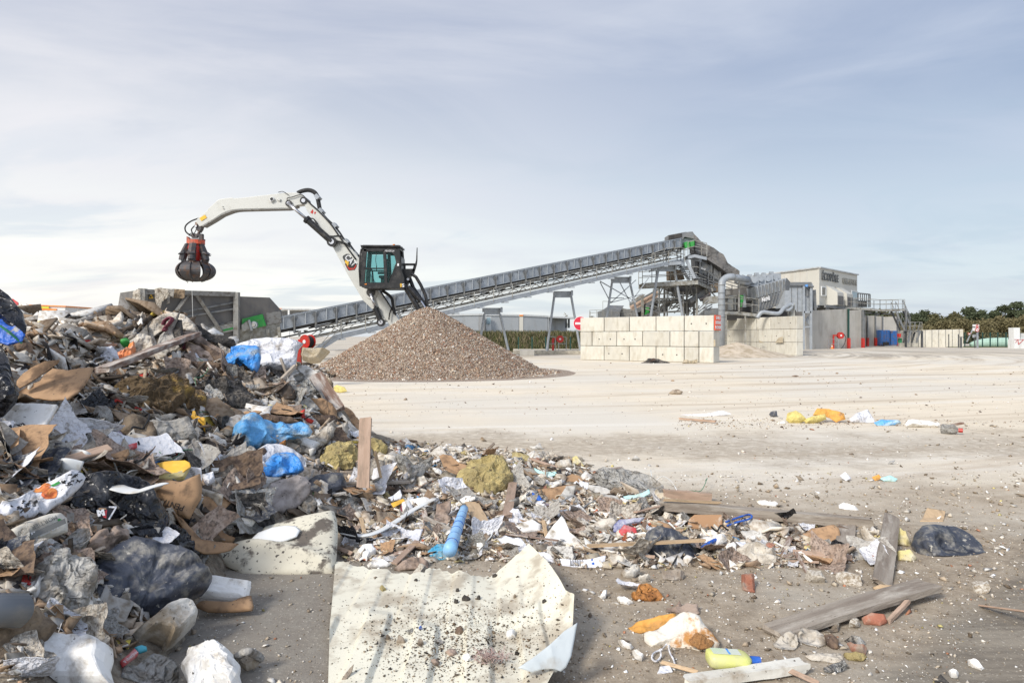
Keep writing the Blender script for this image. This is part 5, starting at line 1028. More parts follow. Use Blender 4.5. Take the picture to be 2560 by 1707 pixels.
wA,wB=(3.886,39.0),(10.08,34.1)
tt=lambda L:[x/10 for x in L]
fw,fd_,fn_=blockwall('front wall of stacked cream concrete blocks, three courses high, with red sign at its end',wA,wB,[tt([0,2,4,6,8,10]),tt([0,1,3,5,7,8,9,10]),tt([0,2,4,6,8,9,10])],.8,.8,holes={(0,4):(-.5,.5),(1,1):(-.4,.5),(1,2):(-.4,.45),(2,1):(-.6,.45),(2,3):(-.5,.5)})
bA,bB=(16.9,57.1),(19.72,47.3);ray=lambda L:[max(0,min(1,rayline(x,bA,bB)))for x in L]
bw,bd_,bn_=blockwall('rear wall of cream concrete blocks with a broken block, beside the sand',bA,bB,[[0]+ray([1803,1862,1925])+[1],[0]+ray([1834,1895,1958])+[1],[0]+ray([1803,1862,1925])+[1]],.55,.92,holes={(0,3):(-.3,.55),(1,0):(.6,),(1,2):(-.4,.5),(1,3):(-.1,),(2,2):(.3,)})
for par,D_,pl in[(bw,48.9,[(1937,857),(1946,845),(1957,841),(1958,857)]),(bw,50.4,[(1897,850),(1903,853),(1912,857),(1899,857)]),(fw,34.35,[(1706,907),(1710,898),(1716,902),(1738,902),(1744,897),(1744,907)]),(fw,34.2,[(1779,866),(1783,850),(1788,848),(1789,866)])]:
    patch('broken_corner','crumbled corner',None,'blkj',pl,.0,.02,6,lean=0,yaw=-38 if par is fw else-73,off=.02,D=D_*1.0-.05,drape=False,parent=par,hero=False,rings=5,nb=24)
# red sign on the end face
e0=Vector((wB[0],wB[1],0))+fd_*.035;sg=MB();sg.box(e0+fn_*.41+Vector((0,0,2.02)),(.05,.74,.76),Matrix((fd_,fn_,Vector((0,0,1)))).transposed());so_=sg.build('sign_panel',m_['redo'],None,tuple(e0+Vector((0,0,2.02))))
m_['redsign']=M('orange_red_sign_face',(.72,.09,.035),(.66,.08,.03),.5,bump=0);so_.data.materials.clear();so_.data.materials.append(m_['redsign'])
tag(so_,'orange-red sand-for-fire-defence sign on the end of the front block wall','sign')
for i,w in enumerate(['SABLE','DEFENSE','INCENDIE']):put_text('lettering',w,.215,e0+fd_*.03+fn_*.42+Vector((0,0,2.26-.24*i)),fn_,(0,0,1),m_['wtxt'],so_,.003,.006,(1.0,.86,.80)[i])
# sand mound between the walls
xs=np.arange(-4.5,4.6,.15);X,Y=np.meshgrid(xs,xs);r=np.hypot(X*.8,Y);Z=1.0*np.clip(1-r/3.3,0,1)**1.2+.06*fbm(np.stack([X.ravel()*1.5,Y.ravel()*1.5,X.ravel()*0],1),3,4).reshape(X.shape)-.04;n_x=len(xs);fs=[(j*n_x+i,j*n_x+i+1,(j+1)*n_x+i+1,(j+1)*n_x+i)for j in range(n_x-1)for i in range(n_x-1)]
me=bpy.data.meshes.new('sand_pile');me.from_pydata(np.stack([X.ravel(),Y.ravel(),Z.ravel()],1).tolist(),[],fs);tag(link('sand_pile',me,M('pale_sand',(.55,.47,.37),(.48,.40,.3),.95,ns=2,dirt=(.36,.29,.2),da=.4,ds=2,bump=.6,bs=12,bd=.03),None,(14.9,45.2,0),True),'pale sand pile sloping out between the two block walls','sand pile',kind='stuff')
# kerb slab
b=MB();b.box((7.2,56,.15),(14.2,11.5,.30),bev=.03);tag(b.build('kerb',M('pale_kerb_concrete',(.60,.54,.42),(.52,.47,.38),.85,dirt=(.35,.3,.22),da=.3,bump=.2),None,(7.2,56,.15)),kind='structure')
b=MB();b.box((1.05,47.5,.2),(1.0,1.2,.4),bev=.03);tag(b.build('concrete_block',m_['conc'],None,(1.05,47.5,0)),'small grey concrete block at the end of the raised kerb','block')
# grass bank
xs=np.arange(-8,16.1,.5);ysb=np.array([55,57,58.5,60,61.5,63,66,80,120.]);zb=np.array([-.05,.15,.55,1.05,1.35,1.45,1.45,1.45,1.45]);X,Y=np.meshgrid(xs,ysb);Z=np.repeat(zb[:,None],len(xs),1)+.09*fbm(np.stack([X.ravel()*.6,Y.ravel()*.6,X.ravel()*0],1),3,3).reshape(X.shape);n_x=len(xs)
fs=[(j*n_x+i,j*n_x+i+1,(j+1)*n_x+i+1,(j+1)*n_x+i)for j in range(len(ysb)-1)for i in range(n_x-1)];me=bpy.data.meshes.new('grass_bank');me.from_pydata(np.stack([X.ravel(),Y.ravel(),Z.ravel()],1).tolist(),[],fs)
tag(link('bank',me,M('earth_and_turf',(.055,.065,.025),(.11,.095,.05),.95,ns=1.2,dirt=(.14,.11,.07),da=.35,bump=1,bs=8,bd=.1),None,(0,0,0),True),kind='structure')
def tuft(n,xr,yr,zf_,h,cols,name,lab,seed=1):
    x=RNG.uniform(*xr,n);y=RNG.uniform(*yr,n);z=zf_(y);hh=h*RNG.uniform(.4,1.3,n);a=RNG.uniform(0,2*math.pi,n);w=hh*.12;lx=RNG.normal(0,.35,n)*hh;ly=RNG.normal(0,.3,n)*hh
    V=np.zeros((n,3,3));V[:,0]=np.stack([x-w*np.cos(a),y-w*np.sin(a),z],1);V[:,1]=np.stack([x+w*np.cos(a),y+w*np.sin(a),z],1);V[:,2]=np.stack([x+lx,y+ly,z+hh],1)
    me=bpy.data.meshes.new(name);me.from_pydata(V.reshape(-1,3).tolist(),[],np.arange(n*3).reshape(-1,3).tolist());ca_=me.color_attributes.new('tint','FLOAT_COLOR','POINT');cc=np.ones((n,3,4));cc[:,:,:3]=palette(cols,[1]*len(cols),n)[:,None];ca_.data.foreach_set('color',cc.reshape(-1));tag(link(name,me,m_['tint']),lab,'grass',kind='stuff')
zfn=lambda y:np.interp(y,ysb,zb)
tuft(15000,(-8,11),(56.8,64),zfn,.42,[(.07,.09,.03),(.11,.12,.045),(.19,.165,.10),(.25,.21,.13),(.06,.065,.03)],'bank_grass','rough green and straw-coloured grass on the bank behind the kerb')
for i,px in enumerate([1296,1330,1364,1426]):
    b=MB();q=PZ(px,55.5,0);b.box((q.x,q.y,.65),(.1,.1,1.3));tag(b.build('fence_post',m_['fgreen'],None,tuple(q)),'dark green fence post in the grass in front of the bank','fence post','green fence posts along the bank')
# white modular cabins beyond the bank
def cabin(pa,pb,D0,D1,yt,yb_,lab,face='wdull',roof=True,openf=False,trim=None):
    a,c=P(pa,yt[0],D0),P(pb,yt[1],D1);zb_=1.42;r=empty('site_cabin',(a.x,a.y,zb_),lab,'cabin');dd_=Vector((c.x-a.x,c.y-a.y,0));nn=Vector((-dd_.y,dd_.x,0)).normalized();nn=nn if nn.y>0 else-nn
    b=MB()
    A0=Vector((a.x,a.y,zb_));C0=Vector((c.x,c.y,zb_))
    if openf:
        b.prism([A0+nn*2,C0+nn*2,Vector((c.x,c.y,c.z))+nn*2,Vector(a)+nn*2],nn*.1);b.prism([A0,A0+nn*2,Vector(a)+nn*2,Vector(a)],Vector(dd_).normalized()*.1);b.prism([A0,C0,C0+nn*2,A0+nn*2],(0,0,.3));b.prism([A0,C0,C0+Vector((0,0,.55)),A0+Vector((0,0,.55))],nn*.08)
    else:b.prism([A0,C0,Vector(c),Vector(a)],nn*2.4)
    b.build('wall',m_[face],r)
    b=MB();b.prism([Vector(a)-nn*.1,Vector(c)-nn*.1,Vector(c)-nn*.1+Vector((0,0,.22)),Vector(a)-nn*.1+Vector((0,0,.22))],nn*2.7);b.build('roof',m_['white']if not trim else m_[trim],r);return r,nn,Vector(dd_).normalized()
cabin(1100,1211,84,86,(790,788),0,'grey cabin half hidden behind the rubble mound and first trestle')
r1,n1_,d1_=cabin(1214,1297,88,90,(789,790),0,'white-grey cabin with a small glazed door, between the first trestle legs')
b=MB();b.prism([P(1215,792,87.7),P(1228,792,87.9),P(1228,828,87.9),P(1215,828,87.7)],(0,.1,0));dr_=b.build('door',m_['white'],r1);b=MB();b.prism([P(1216.5,794,87.6),P(1226.5,794,87.7),P(1226.5,810,87.7),P(1216.5,810,87.6)],(0,.05,0));b.build('window',m_['glassb'],dr_)
cabin(1306,1369,90,92,(790,793),0,'pale grey cabin with yellow trimmed corner, in the middle of the row')
b=MB();b.prism([P(1298,788,90),P(1308,788,90),P(1308,829,90),P(1298,829,90)],(0,1,0));b.prism([P(1298,787,89.9),P(1308,787,89.9),P(1308,790,89.9),P(1298,790,89.9)],(0,.1,0),1);tag(b.build('cabin_end_panel',[m_['clad'],m_['orange']],None,tuple(PZ(1303,90,1.42))),'cream end panel with orange top between two grey cabins','cabin')
r2,n2_,d2_=cabin(1371,1437,92,94,(794,797),0,'open-fronted cabin with dark interior left of the no-entry sign',openf=True)
for px in(1415,1422):b=MB();b.box(P(px,808,94.4),(.3,.05,1.3));b.build('window',m_['glassd'],r2)
for(x,y,w)in[(1235,836,1.3),(1250,835.5,.8),(1380,831.5,.35),(1440,833,.3)]:
    b=MB();b.box(P(x,y,80),(w,.1,.25));tag(b.build('barrier_board',m_['orange'],None,tuple(P(x,y,80))),'orange board low in front of the pale cabins','board','orange boards before the cabins')
# canopy and orange trimmed cabins at left
b=MB();b.prism([P(690,770,62),P(806,773,64),P(806,776,64),P(690,773.5,62)],(0,4,0));b.prism([P(690,776,62.3),P(780,777,64),P(780,800,64),P(690,800,62.3)],(0,.1,0),1);b.beam(P(722,775,62),PZ(722,62,0),.15,.15,(0,1,0),0);b.prism([P(690,770,61.9),P(704,770.5,61.9),P(704,772,61.9),P(690,771.5,61.9)],(0,.1,0),2);tag(b.build('canopy_shed',[m_['white'],m_['hopframe'],m_['orange']],None,tuple(PZ(740,62,0))),'flat-roofed open shed visible behind the conveyor tail','shed')
for pa,pb,y0,y1,D,lab in[(58,163,762,766,44,'white storage cabin with orange trim and yellow name board, behind the left heap'),(166,290,773,776,52,'second orange-trimmed white cabin, lower and nearer the hopper')]:
    r=empty('storage_cabin',PZ((pa+pb)/2,D,0),lab,'cabin');b=MB();b.prism([P(pa,y0,D),P(pb,y1,D),PZ(pb,D,0),PZ(pa,D,0)],(0,5,0));b.build('wall',m_['white'],r)
    b=MB();b.prism([P(pa-1,y0-1.5,D-.1),P(pb+1,y1-1.5,D-.1),P(pb+1,y1+1,D-.1),P(pa-1,y0+1,D-.1)],(0,5.2,0));b.build('roof_trim',m_['orange'],r)
    if pa==58:
        b=MB();b.prism([P(88,770.5,D-.1),P(140,772,D-.1),P(140,776,D-.1),P(88,774.5,D-.1)],(0,.1,0));b.build('door_trim',m_['orange'],r)
        b=MB();b.prism([P(95,766,D-.12),P(122,767,D-.12),P(122,771,D-.12),P(95,770,D-.12)],(0,.05,0));b.build('name_board',M('lime_sign_board',(.6,.6,.05),(.55,.55,.05),.6,bump=0),r)
        b=MB();b.prism([P(92,777,D-.06),P(138,778,D-.06),P(138,812,D-.06),P(92,812,D-.06)],(0,.05,0));b.build('shutter',m_['wdull'],r)
    else:
        b=MB();b.prism([P(147,790,47),P(166,775,D),P(166,812,D),P(147,812,47)],(.05,0,0));b.build('side_wall',m_['white'],r);b=MB();b.prism([P(145,789,47),P(166,772,D),P(166,776,D),P(145,794,47)],(.1,0,0));b.build('side_trim',m_['orange'],r)
# ============================================================= hose reels
def reel(px,py,D,r,lab,yaw=0,frame=True,post_dx=-.35,zb=0,cone=False):
    c=P(px,py,D);root=empty('hose_reel',(c.x,c.y,zb),lab,'hose reel');ax_=Vector((math.sin(R(yaw)),-math.cos(R(yaw)),0))
    b=MB()
    for o_ in(-.14,.14):b.cyl(c+ax_*o_,ax_,r,.03,28)
    b.cyl(c+ax_*.16,ax_,r*.28,.03,16,1);b.build('reel_disc',[m_['redp'],m_['white']],root)
    b=MB();[b.tube([c+ax_*(k*.045)+Vector((0,0,0))+(Vector((0,0,1))*math.cos(a)+ax_.cross(Vector((0,0,1)))*math.sin(a))*r*.78 for a in[R(t)for t in range(0,361,30)]],.024,6)for k in range(-2,3)];b.build('hose',m_['rubber']if yaw<20 else m_['clothg'],root,smooth=True)
    sx=c.x+post_dx;b=MB();b.box((sx,c.y,(c.z+zb)/2),(.16,.12,c.z-zb),bev=.01);b.box(((sx+c.x)/2,c.y+.05,c.z),(abs(post_dx)+.1,.1,.16));b.build('post',m_['redp'],root)
    if frame:
        b=MB()
        for(x0,x1)in frame:b.tube(smoothpath([(c.x+x0,c.y-.1,zb),(c.x+x0,c.y-.1,zb+.85),(c.x+x0+.08,c.y-.1,zb+1),(c.x+x1-.08,c.y-.1,zb+1),(c.x+x1,c.y-.1,zb+.85),(c.x+x1,c.y-.1,zb)],3),.025,6);b.tube([(c.x+x0,c.y-.1,zb+.5),(c.x+x1,c.y-.1,zb+.5)],.02,6)
        b.build('guard_frame',m_['galv'],root)
    return root,c
reel(1400,847.5,50.5,.27,'red hose reel with silver guard hoops on the kerb before the grass bank',0,((-.85,-.35),(-.1,.45)),-.52,.3)
reel(769,854,24.5,.25,'red hose reel with wound grey hose between heap and rubble mound',-28,None,-.3)
rr_,c_=reel(2101,838.5,74,.36,'red hose reel with hanging black hose in front of the tall concrete walls',0,((-1.3,-.25),),-.75)
b=MB();b.tube(smoothpath([c_+Vector((.3,-.2,.15)),c_+Vector((.5,-.2,-.3)),c_+Vector((.3,-.2,-1.0)),c_+Vector((0,-.2,-1.4))],5),.035,6);b.build('hanging_hose',m_['rubber'],rr_,smooth=True)
def cone_(px,D,h,lab):
    q=PZ(px,D,0);r=empty('traffic_cone',q,lab,'traffic cone');b=MB();b.box(q+Vector((0,0,.02)),(h*.6,h*.6,.04));b.tube([q+Vector((0,0,.04)),q+Vector((0,0,h))],[h*.22,h*.05],16);o_=b.build('cone_body',m_['orange'],r);b=MB();b.tube([q+Vector((0,0,h*.45)),q+Vector((0,0,h*.68))],[h*.155,h*.115],16);b.build('white_band',m_['wtxt'],o_)
cone_(2080,73.5,.5,'small orange and white cone beside the far hose reel')
# no-entry sign
ne=empty('no_entry_sign',PZ(1452,40.5,0),'round red no-entry sign half hidden by the left end of the front block wall','road sign')
q=P(1451,808.5,40.5);b=MB();b.cyl(q,(0,1,0),.40,.02,40);b.build('sign_disc',m_['redp'],ne).data.materials[0]=M('red_reflective_sheet',(.62,.03,.06),(.58,.03,.06),.4,bump=0)
b=MB();b.box(q-Vector((0,.02,0)),(.62,.012,.13));b.tube([q-Vector((0,.008,0)),q+Vector((0,.014,0))],.425,40);b.build('white_bar',m_['wtxt'],ne)
b=MB();b.beam(q+Vector((.15,.06,.4)),PZ(1462,40.7,0),.08,.08,(0,1,0));b.build('pole',m_['galv'],ne)
# ============================================================= white building
FA,FB=Vector((36.0,80,0)),Vector((45.3,89.6,0));FC=Vector((36.0-2.3*2.4,80+7.2*2.4,0));zt=9.41;zb_=5.0;zt2=9.41
ed=(FB-FA).normalized();en=Vector((ed.y,-ed.x,0))
def fc(px,py=None,z=None,out=0.0):
    t=rayline(px,(FA.x,FA.y),(FB.x,FB.y));q=FA+(FB-FA)*t;zz2=z if z is not None else CH+(HY-py)/F*q.y;return Vector((q.x,q.y,zz2))+en*out
bl=empty('white_building',(FA.x,FA.y,0),'cream-clad office building raised on a steel deck with large dark letters','building')
b=MB();b.prism([FA+Vector((0,0,zb_)),FB+Vector((0,0,zb_)),FB+(FC-FA)+Vector((0,0,zb_)),FC+Vector((0,0,zb_))],(0,0,zt-zb_));b.build('wall',m_['clad'],bl)
b=MB();b.beam(FA+Vector((0,-.05,zt)),FB+Vector((.05,-.05,zt)),.3,.14);b.beam(FA+Vector((-.05,0,zt)),FC+Vector((-.05,0,zt)),.3,.14);b.build('roof_edge',m_['wdull'],bl)
b=MB()
for i in range(1,9):q=FA+(FC-FA)*i/9;b.beam(q+Vector((-.01,-.01,zb_)),q+Vector((-.01,-.01,zt-.1)),.02,.03)
b.build('cladding_joint',m_['wdull'],bl)
pt=lambda w,px,py,s,mt,sx,q:put_text('lettering',w,s,fc(px,py,None,.12),ed,(0,0,1),m_[mt],bl,.04,0.01,sx,q)
pt('ÉCOPÔLE',2074,695.0,1.3,'letter',.92,1.08);pt('BELLEVUE',2123,705.5,1.0,'letterg',.98,1.25)
b=MB();b.prism([fc(2053,718,None,.02),fc(2062,719,None,.02),fc(2062,738,None,.02),fc(2053,738,None,.02)],en*.06);w=b.build('window',m_['glassd'],bl);b=MB();[b.beam(fc(*p,None,.06),fc(*q,None,.06),.12,.12)for p,q in(((2052,717),(2063,718)),((2052,739),(2063,739)),((2052,717),(2052,739)),((2063,718),(2063,739)))];b.build('frame',m_['white'],w)
b=MB();b.prism([fc(2128,728,None,.02),fc(2142,731,None,.02),fc(2142,748,None,.02),fc(2128,746,None,.02)],en*.06);w=b.build('window',m_['glassb'],bl);b=MB();[b.beam(fc(*p,None,.06),fc(*q,None,.06),.14,.12)for p,q in(((2127,727),(2143,730)),((2127,747),(2143,749)),((2127,727),(2127,747)))];b.build('frame',m_['white'],w)
for p0 in(2065,2089.5):
    q0=fc(p0,z=0);q1=q0+ed*2.2;O1=en*1.3;U=lambda z:Vector((0,0,z));b=MB()
    b.prism([q0+U(5.05),q0+U(7.45),q0+O1+U(6.55),q0+O1+U(5.05)],ed*2.1);dm=b.build('dormer',m_['clad'],bl)
    b=MB();b.prism([q0+O1+en*.02+ed*.15+U(5.1),q0+O1+en*.02+ed*1.9+U(5.1),q0+O1+en*.02+ed*1.9+U(6.15),q0+O1+en*.02+ed*.15+U(6.15)],en*.03);b.build('shutter',m_['hop'],dm)
b=MB();b.prism([FA+en*-1.5+ed*.8,FB-en*1.5,FB+(FC-FA)*.8,FC+ed],(0,0,4.9));b.build('understorey',m_['hop'],bl)
b=MB();b.beam(fc(2040,z=4.82,out=1.0),fc(2160,z=4.82,out=1.0),.2,.32);b.beam(fc(2040,z=4.82,out=.1),fc(2160,z=4.82,out=.1),.2,.32);b.prism([fc(2044,z=4.98,out=1.1),fc(2150,z=4.98,out=1.1),fc(2150,z=4.98,out=-.5),fc(2044,z=4.98,out=-.5)],(0,0,-.06))
for px in(2048,2066,2084,2105,2130):q=fc(px,z=0,out=.9);b.beam(q,q+Vector((0,0,4.7)),.25,.25,(0,1,0));b.beam(q+Vector((0,0,4.0)),q+Vector((.6,.6,4.7)),.1,.1)
b.build('steel_deck',m_['galvd'],bl)
# concrete bay walls
def cwall(x0,x1,yt0,yt1,D0,D1,lab,th=.3,mat='conc'):
    a,c=P(x0,yt0,D0),P(x1,yt1,D1);b=MB();b.prism([a,c,Vector((c.x,c.y,0)),Vector((a.x,a.y,0))],(0,th,0));return tag(b.build('concrete_wall',m_[mat],None,(a.x,a.y,0)),lab,'wall')
cwall(2015,2119,777,772,72,76,'tall grey concrete wall panel behind the far hose reel')
cwall(2122,2155.5,776,774,80,81,'pale concrete wall panel with lit upper corner, right of the hose reel wall')
cwall(2157.5,2167,789,788,92,92,'narrow concrete bay wall under the gangway, left of three');cwall(2169,2187,789,789,94,94,'middle concrete bay wall under the gangway');cwall(2189,2205,790,791,96,96,'concrete bay wall left of the blue container');cwall(2208,2243,792,791,99,99,'concrete bay wall above the blue container')
for x,y0,D in[(2120.5,772,76),(2156.3,775,80.5),(2168,788,92),(2188,789,94),(2206,790,96),(2244,791,96)]:
    t0=P(x,y0,D-.1);root=empty('bay_post',PZ(x,D-.1,0),'steel edge post with red painted foot on a concrete bay wall','post','bay wall edge posts');b=MB();b.beam(t0,Vector((t0.x,t0.y,1)),.12,.35,(0,1,0));b.build('upper_post',m_['fgreen']if x<2130 else m_['galvd'],root);b=MB();b.beam(Vector((t0.x,t0.y-.1,1.15)),Vector((t0.x,t0.y-.1,0)),.24,.4,(0,1,0));b.build('red_foot',m_['redp'],root)
bc=empty('blue_container',PZ(2220,93,0),'blue steel skip container parked in the concrete bay','container');b=MB();q=PZ(2220,93,0);b.box((q.x-.35,q.y+1.5,1.15),(1.25,3,2.1),bev=.03);b.box((q.x+.75,q.y+1.3,1.1),(.8,3,2.0),bev=.03);b.build('body',m_['blue'],bc);b=MB();[b.beam((q.x-.9+i*.35,q.y-.05,.2),(q.x-.9+i*.35,q.y-.05,2.1),.06,.06,(0,1,0))for i in range(7)];b.build('rib',m_['blue'],bc);b=MB();b.box((q.x-.35,q.y-.1,.35),(.8,.1,.45));b.build('hook_plate',m_['black'],bc)
# gangway
gw=empty('gangway',PZ(2200,84,0),'long steel gangway with railings and staircase right of the white building','gangway')
deck('deck',gw,[(2046,763),(2155,769),(2200,773),(2262,772)],83,84,1.4,.25,1.15)
b=MB();[b.beam(P(x0,y0,84.5),P(x1,y1,84.5),.14,.14)for x0,y0,x1,y1 in[(2160,782,2230,786),(2165,776,2195,788),(2195,788,2215,780),(2200,776,2200,788)]];b.build('deck_truss',m_['galvd'],gw)
for x in(2161,2265):t0=P(x,775,84.2);b=MB();b.beam(t0,Vector((t0.x,t0.y,0)),.16,.16,(0,1,0));b.build('leg',m_['galvd'],gw)
def stair(par,p,q,D,n=12,w=1.0,mat='galvd'):
    a,c=P(*p,D),P(*q,D);b=MB()
    for dy in(0,w):b.beam(a+Vector((0,dy,0)),c+Vector((0,dy,0)),.06,.22)
    for i in range(n):t=(i+.5)/n;b.box(a+(c-a)*t+Vector((0,w/2,0)),(.25,w,.03))
    for dy in(0,w):b.tube([a+Vector((0,dy,1.1)),c+Vector((0,dy,1.1))],.03,6);[b.beam(a+(c-a)*t+Vector((0,dy,0)),a+(c-a)*t+Vector((0,dy,1.1)),.04,.04)for t in(0,.33,.66,1)]
    b.build('staircase',m_[mat],par)
stair(gw,(2239,776),(2262,827),83.5,14);stair(gw,(2258,772),(2276,815),84.6,8,.2)
sp_=empty('small_stair_platform',PZ(2290,84,0),'small steel stair platform with railings at the foot of the gangway','stair platform')
deck('deck',sp_,[(2276,826),(2305,826)],83,83,1.4,.2,1.0);stair(sp_,(2277,826),(2270,857),82.9,6);stair(sp_,(2300,828),(2291,857),82.6,6)
for x in(2305,):t0=P(x,827,83);b=MB();b.beam(t0,Vector((t0.x,t0.y,0)),.2,.2,(0,1,0));b.build('leg',m_['letter'],sp_)
cg=empty('steel_cage',PZ(2160,86,0),'dark steel cage frame standing on the gangway beside the white building','frame');b=MB()
for x in(2145,2151,2156,2161,2166,2171,2175):b.beam(P(x,733+(x-2145)*.1,86),P(x,768,86),.12 if x in(2145,2175)else.06,.12)
b.beam(P(2145,733,86),P(2175,736,86),.14,.14);b.beam(P(2145,752,86),P(2175,753,86),.1,.1);b.prism([P(2145,752,86.1),P(2168,753,86.1),P(2168,768,86.1),P(2145,768,86.1)],(0,.1,0));b.beam(P(2145,733,86),P(2145,733,88),.1,.1);b.build('frame',m_['letter'],cg)
cwall(2250,2408,826,823,88,84,'long low concrete retaining wall of upright panels in front of the woods',.4,'blk')
b=MB()
for i in range(9):x=2262+i*17;q=P(x,825.5-i*.3,87.6-i*.42);b.beam(q,PZ(x,q.y,0),.06,.04,(0,1,0))
tag(b.build('wall_joint_strips',m_['hopframe'],None,tuple(PZ(2330,86,0))),'thin dark joint strips along the low retaining wall','joint strip')
for x,D in[(2372,82),(2396,80)]:b=MB();t0=P(x,835,D);b.beam(t0,PZ(x,D,0),.08,.08,(0,1,0));tag(b.build('thin_post',m_['letter'],None,tuple(PZ(x,D,0))),'thin dark post in front of the low retaining wall','post','thin posts before the retaining wall')
b=MB();q=PZ(2402.5,79,0);b.tube([q,q+Vector((0,0,1.25))],.11,10);b.box(q+Vector((.02,0,1.3)),(.4,.15,.06));tag(b.build('bollard',m_['letter'],None,tuple(q)),'black post with short crossbar at the end of the retaining wall','bollard')
# signs
sgn=empty('road_sign_group',PZ(2443,78,0),'white board carrying a round stop sign above a no-left-turn sign','road sign')
b=MB();b.prism([P(2432,811,78),P(2448,811,78),P(2448,828,78),P(2432,827,78)],(0,.05,0));b.build('board',m_['white'],sgn)
for px,D in((2442.5,77.95),(2445,78.3)):b=MB();t0=P(px,812,D+.1);b.beam(t0,PZ(px,D+.1,0),.08,.08,(0,1,0));b.build('pole',m_['galv'],sgn)
q=P(2443,815.3,77.9);b=MB();b.cyl(q+Vector((0,.012,0)),(0,1,0),.215,.02,24,1);b.cyl(q,(0,1,0),.19,.02,24);sd_o=b.build('stop_disc',[m_['redp'],m_['wtxt']],sgn);put_text('lettering','STOP',.13,q-Vector((0,.014,0)),(1,0,0),(0,0,1),m_['wtxt'],sd_o,.002,.004)
q=P(2443,824.7,77.9);b=MB();b.cyl(q,(0,1,0),.22,.02,24);b.cyl(q-Vector((0,.01,0)),(0,1,0),.155,.02,24,1);b.box(q-Vector((0,.024,0)),(.3,.005,.045),Matrix.Rotation(R(40),3,'Y'),0);b.box(q-Vector((-.02,.022,-.02)),(.14,.004,.05),None,2);b.build('no_turn_disc',[m_['redp'],m_['wtxt'],m_['ktxt']],sgn)
b=MB();b.prism([P(2430,815.8,77.9),P(2438,816,77.9),P(2438,817.6,77.9),P(2430,817.6,77.9)],(0,.02,0));b.build('dark_strip',m_['ktxt'],sgn)
ys_=empty('yield_sign',PZ(2420,80,0),'leaning faded red and white give-way triangle on a tilted pole','road sign');b=MB();b.prism([P(2419,831.5,80),P(2428.5,833,80),P(2421.5,839,80)],(0,.03,0));b.build('sign_triangle',m_['redo'],ys_);b=MB();b.prism([P(2421.5,833.3,79.96),P(2426,834,79.96),P(2422.6,837,79.96)],(0,.02,0));b.build('white_centre',m_['wtxt'],ys_);b=MB();b.beam(P(2433,820,80.2),P(2417,855,80.2),.1,.1);b.build('pole',m_['galv'],ys_)
b=MB();[b.box(P(x,y,79),s)for x,y,s in((2434,840,(.2,.1,.35)),(2438,839,(.15,.1,.3)))];b.beam(P(2437,838,79.1),PZ(2437,79.1,0),.1,.1,(0,1,0),1);tag(b.build('meter_post',[m_['wdull'],m_['letter']],None,tuple(PZ(2437,79,0))),'dark post with small grey meter boxes between the road signs','post')
# tank, fence, gate pillar
tk=MB();pts=[P(2443,857,88),P(2455,852,88),P(2470,848.5,88),P(2490,846,88),P(2520,845.2,88),P(2550,845.2,88),P(2600,846,88)];zc=.15
tk.tube([Vector((p.x,88+1.2,max(p.z*.45,.1)))for p in pts],[max(.08,p.z*.62)for p in pts],16,flat=1.0);tag(tk.build('water_tank',m_['pgreen'],None,tuple(PZ(2500,88,0)),smooth=True),'pale green flexible water tank lying behind the wire fence','water tank')
fe=empty('wire_fence',PZ(2480,84,0),'dark green welded wire fence in front of the pale green tank','fence')
for x in(2412,2456,2475.5,2494.5,2515,2522):b=MB();t0=P(x,831,84);b.beam(t0,PZ(x,84,0),.09,.09,(0,1,0));b.build('post',m_['fgreen'],fe)
b=MB();a,c=PZ(2412,84.1,0),PZ(2560,84.1,0);Z_=P(0,832,84).z
for i in range(9):z=.1+i*(Z_-.1)/8;b.beam(a+Vector((0,0,z)),c+Vector((0,0,z)),.015,.015)
x=a.x
while x<c.x:b.beam((x,84.12,.05),(x,84.12,Z_),.012,.012,(0,1,0));x+=.18
b.build('wire_mesh',m_['fgreen'],fe)
gp=empty('gate_pillar',PZ(2545,76,0),'white gate pillar on a base with red painted lines at the far right','gate pillar');b=MB();b.prism([P(2534,819,76),P(2550,819,76),P(2550,848,76),P(2535,848,76)],(0,.8,0));b.build('pillar',m_['white'],gp);b=MB();b.prism([P(2536,848,75.8),P(2600,848,75.8),PZ(2600,75.8,0),PZ(2536,75.8,0)],(0,1,0));b.build('base',m_['white'],gp)
b=MB();[b.beam(P(x0,y0,75.75),P(x1,y1,75.75),w,.02,(0,1,0))for x0,y0,x1,y1,w in((2545,849,2546.5,861,.06),(2546.5,861,2559,849,.05),(2536,848.3,2562,848.3,.04),(2539,857,2543,850,.03))];b.build('red_lines',m_['redp'],gp)
b=MB();[b.beam(P(x,833,76.4),P(x,848,76.4),.04,.04)for x in range(2552,2600,2)];b.build('barrier_bars',m_['white'],gp)
b=MB();q=P(2265,840,86);
for nm,lab,poly,D,mat,cat in[('red_bag','red object hanging under the gangway stairs',[(2247,834),(2253,834),(2252,843),(2247,842)],83,'redp','bag'),('green_box','green box at the foot of the gangway',[(2249,846),(2255,846),(2255,857),(2249,857)],83.5,'grnp','box')]:b=MB();PB(b,poly,D,.4);tag(b.build(nm,m_[mat],None,tuple(P(*poly[0],D))),lab,cat)
# verge grass at right
b=MB();b.prism([PZ(2330,92,.02),PZ(2700,92,.02),PZ(2900,82.5,.02),PZ(2380,82.5,.02)],(0,0,.03));tag(b.build('verge',M('verge_turf',(.08,.10,.03),(.14,.13,.06),.95,ns=1,bump=.5),None,(60,87,0)),kind='structure')
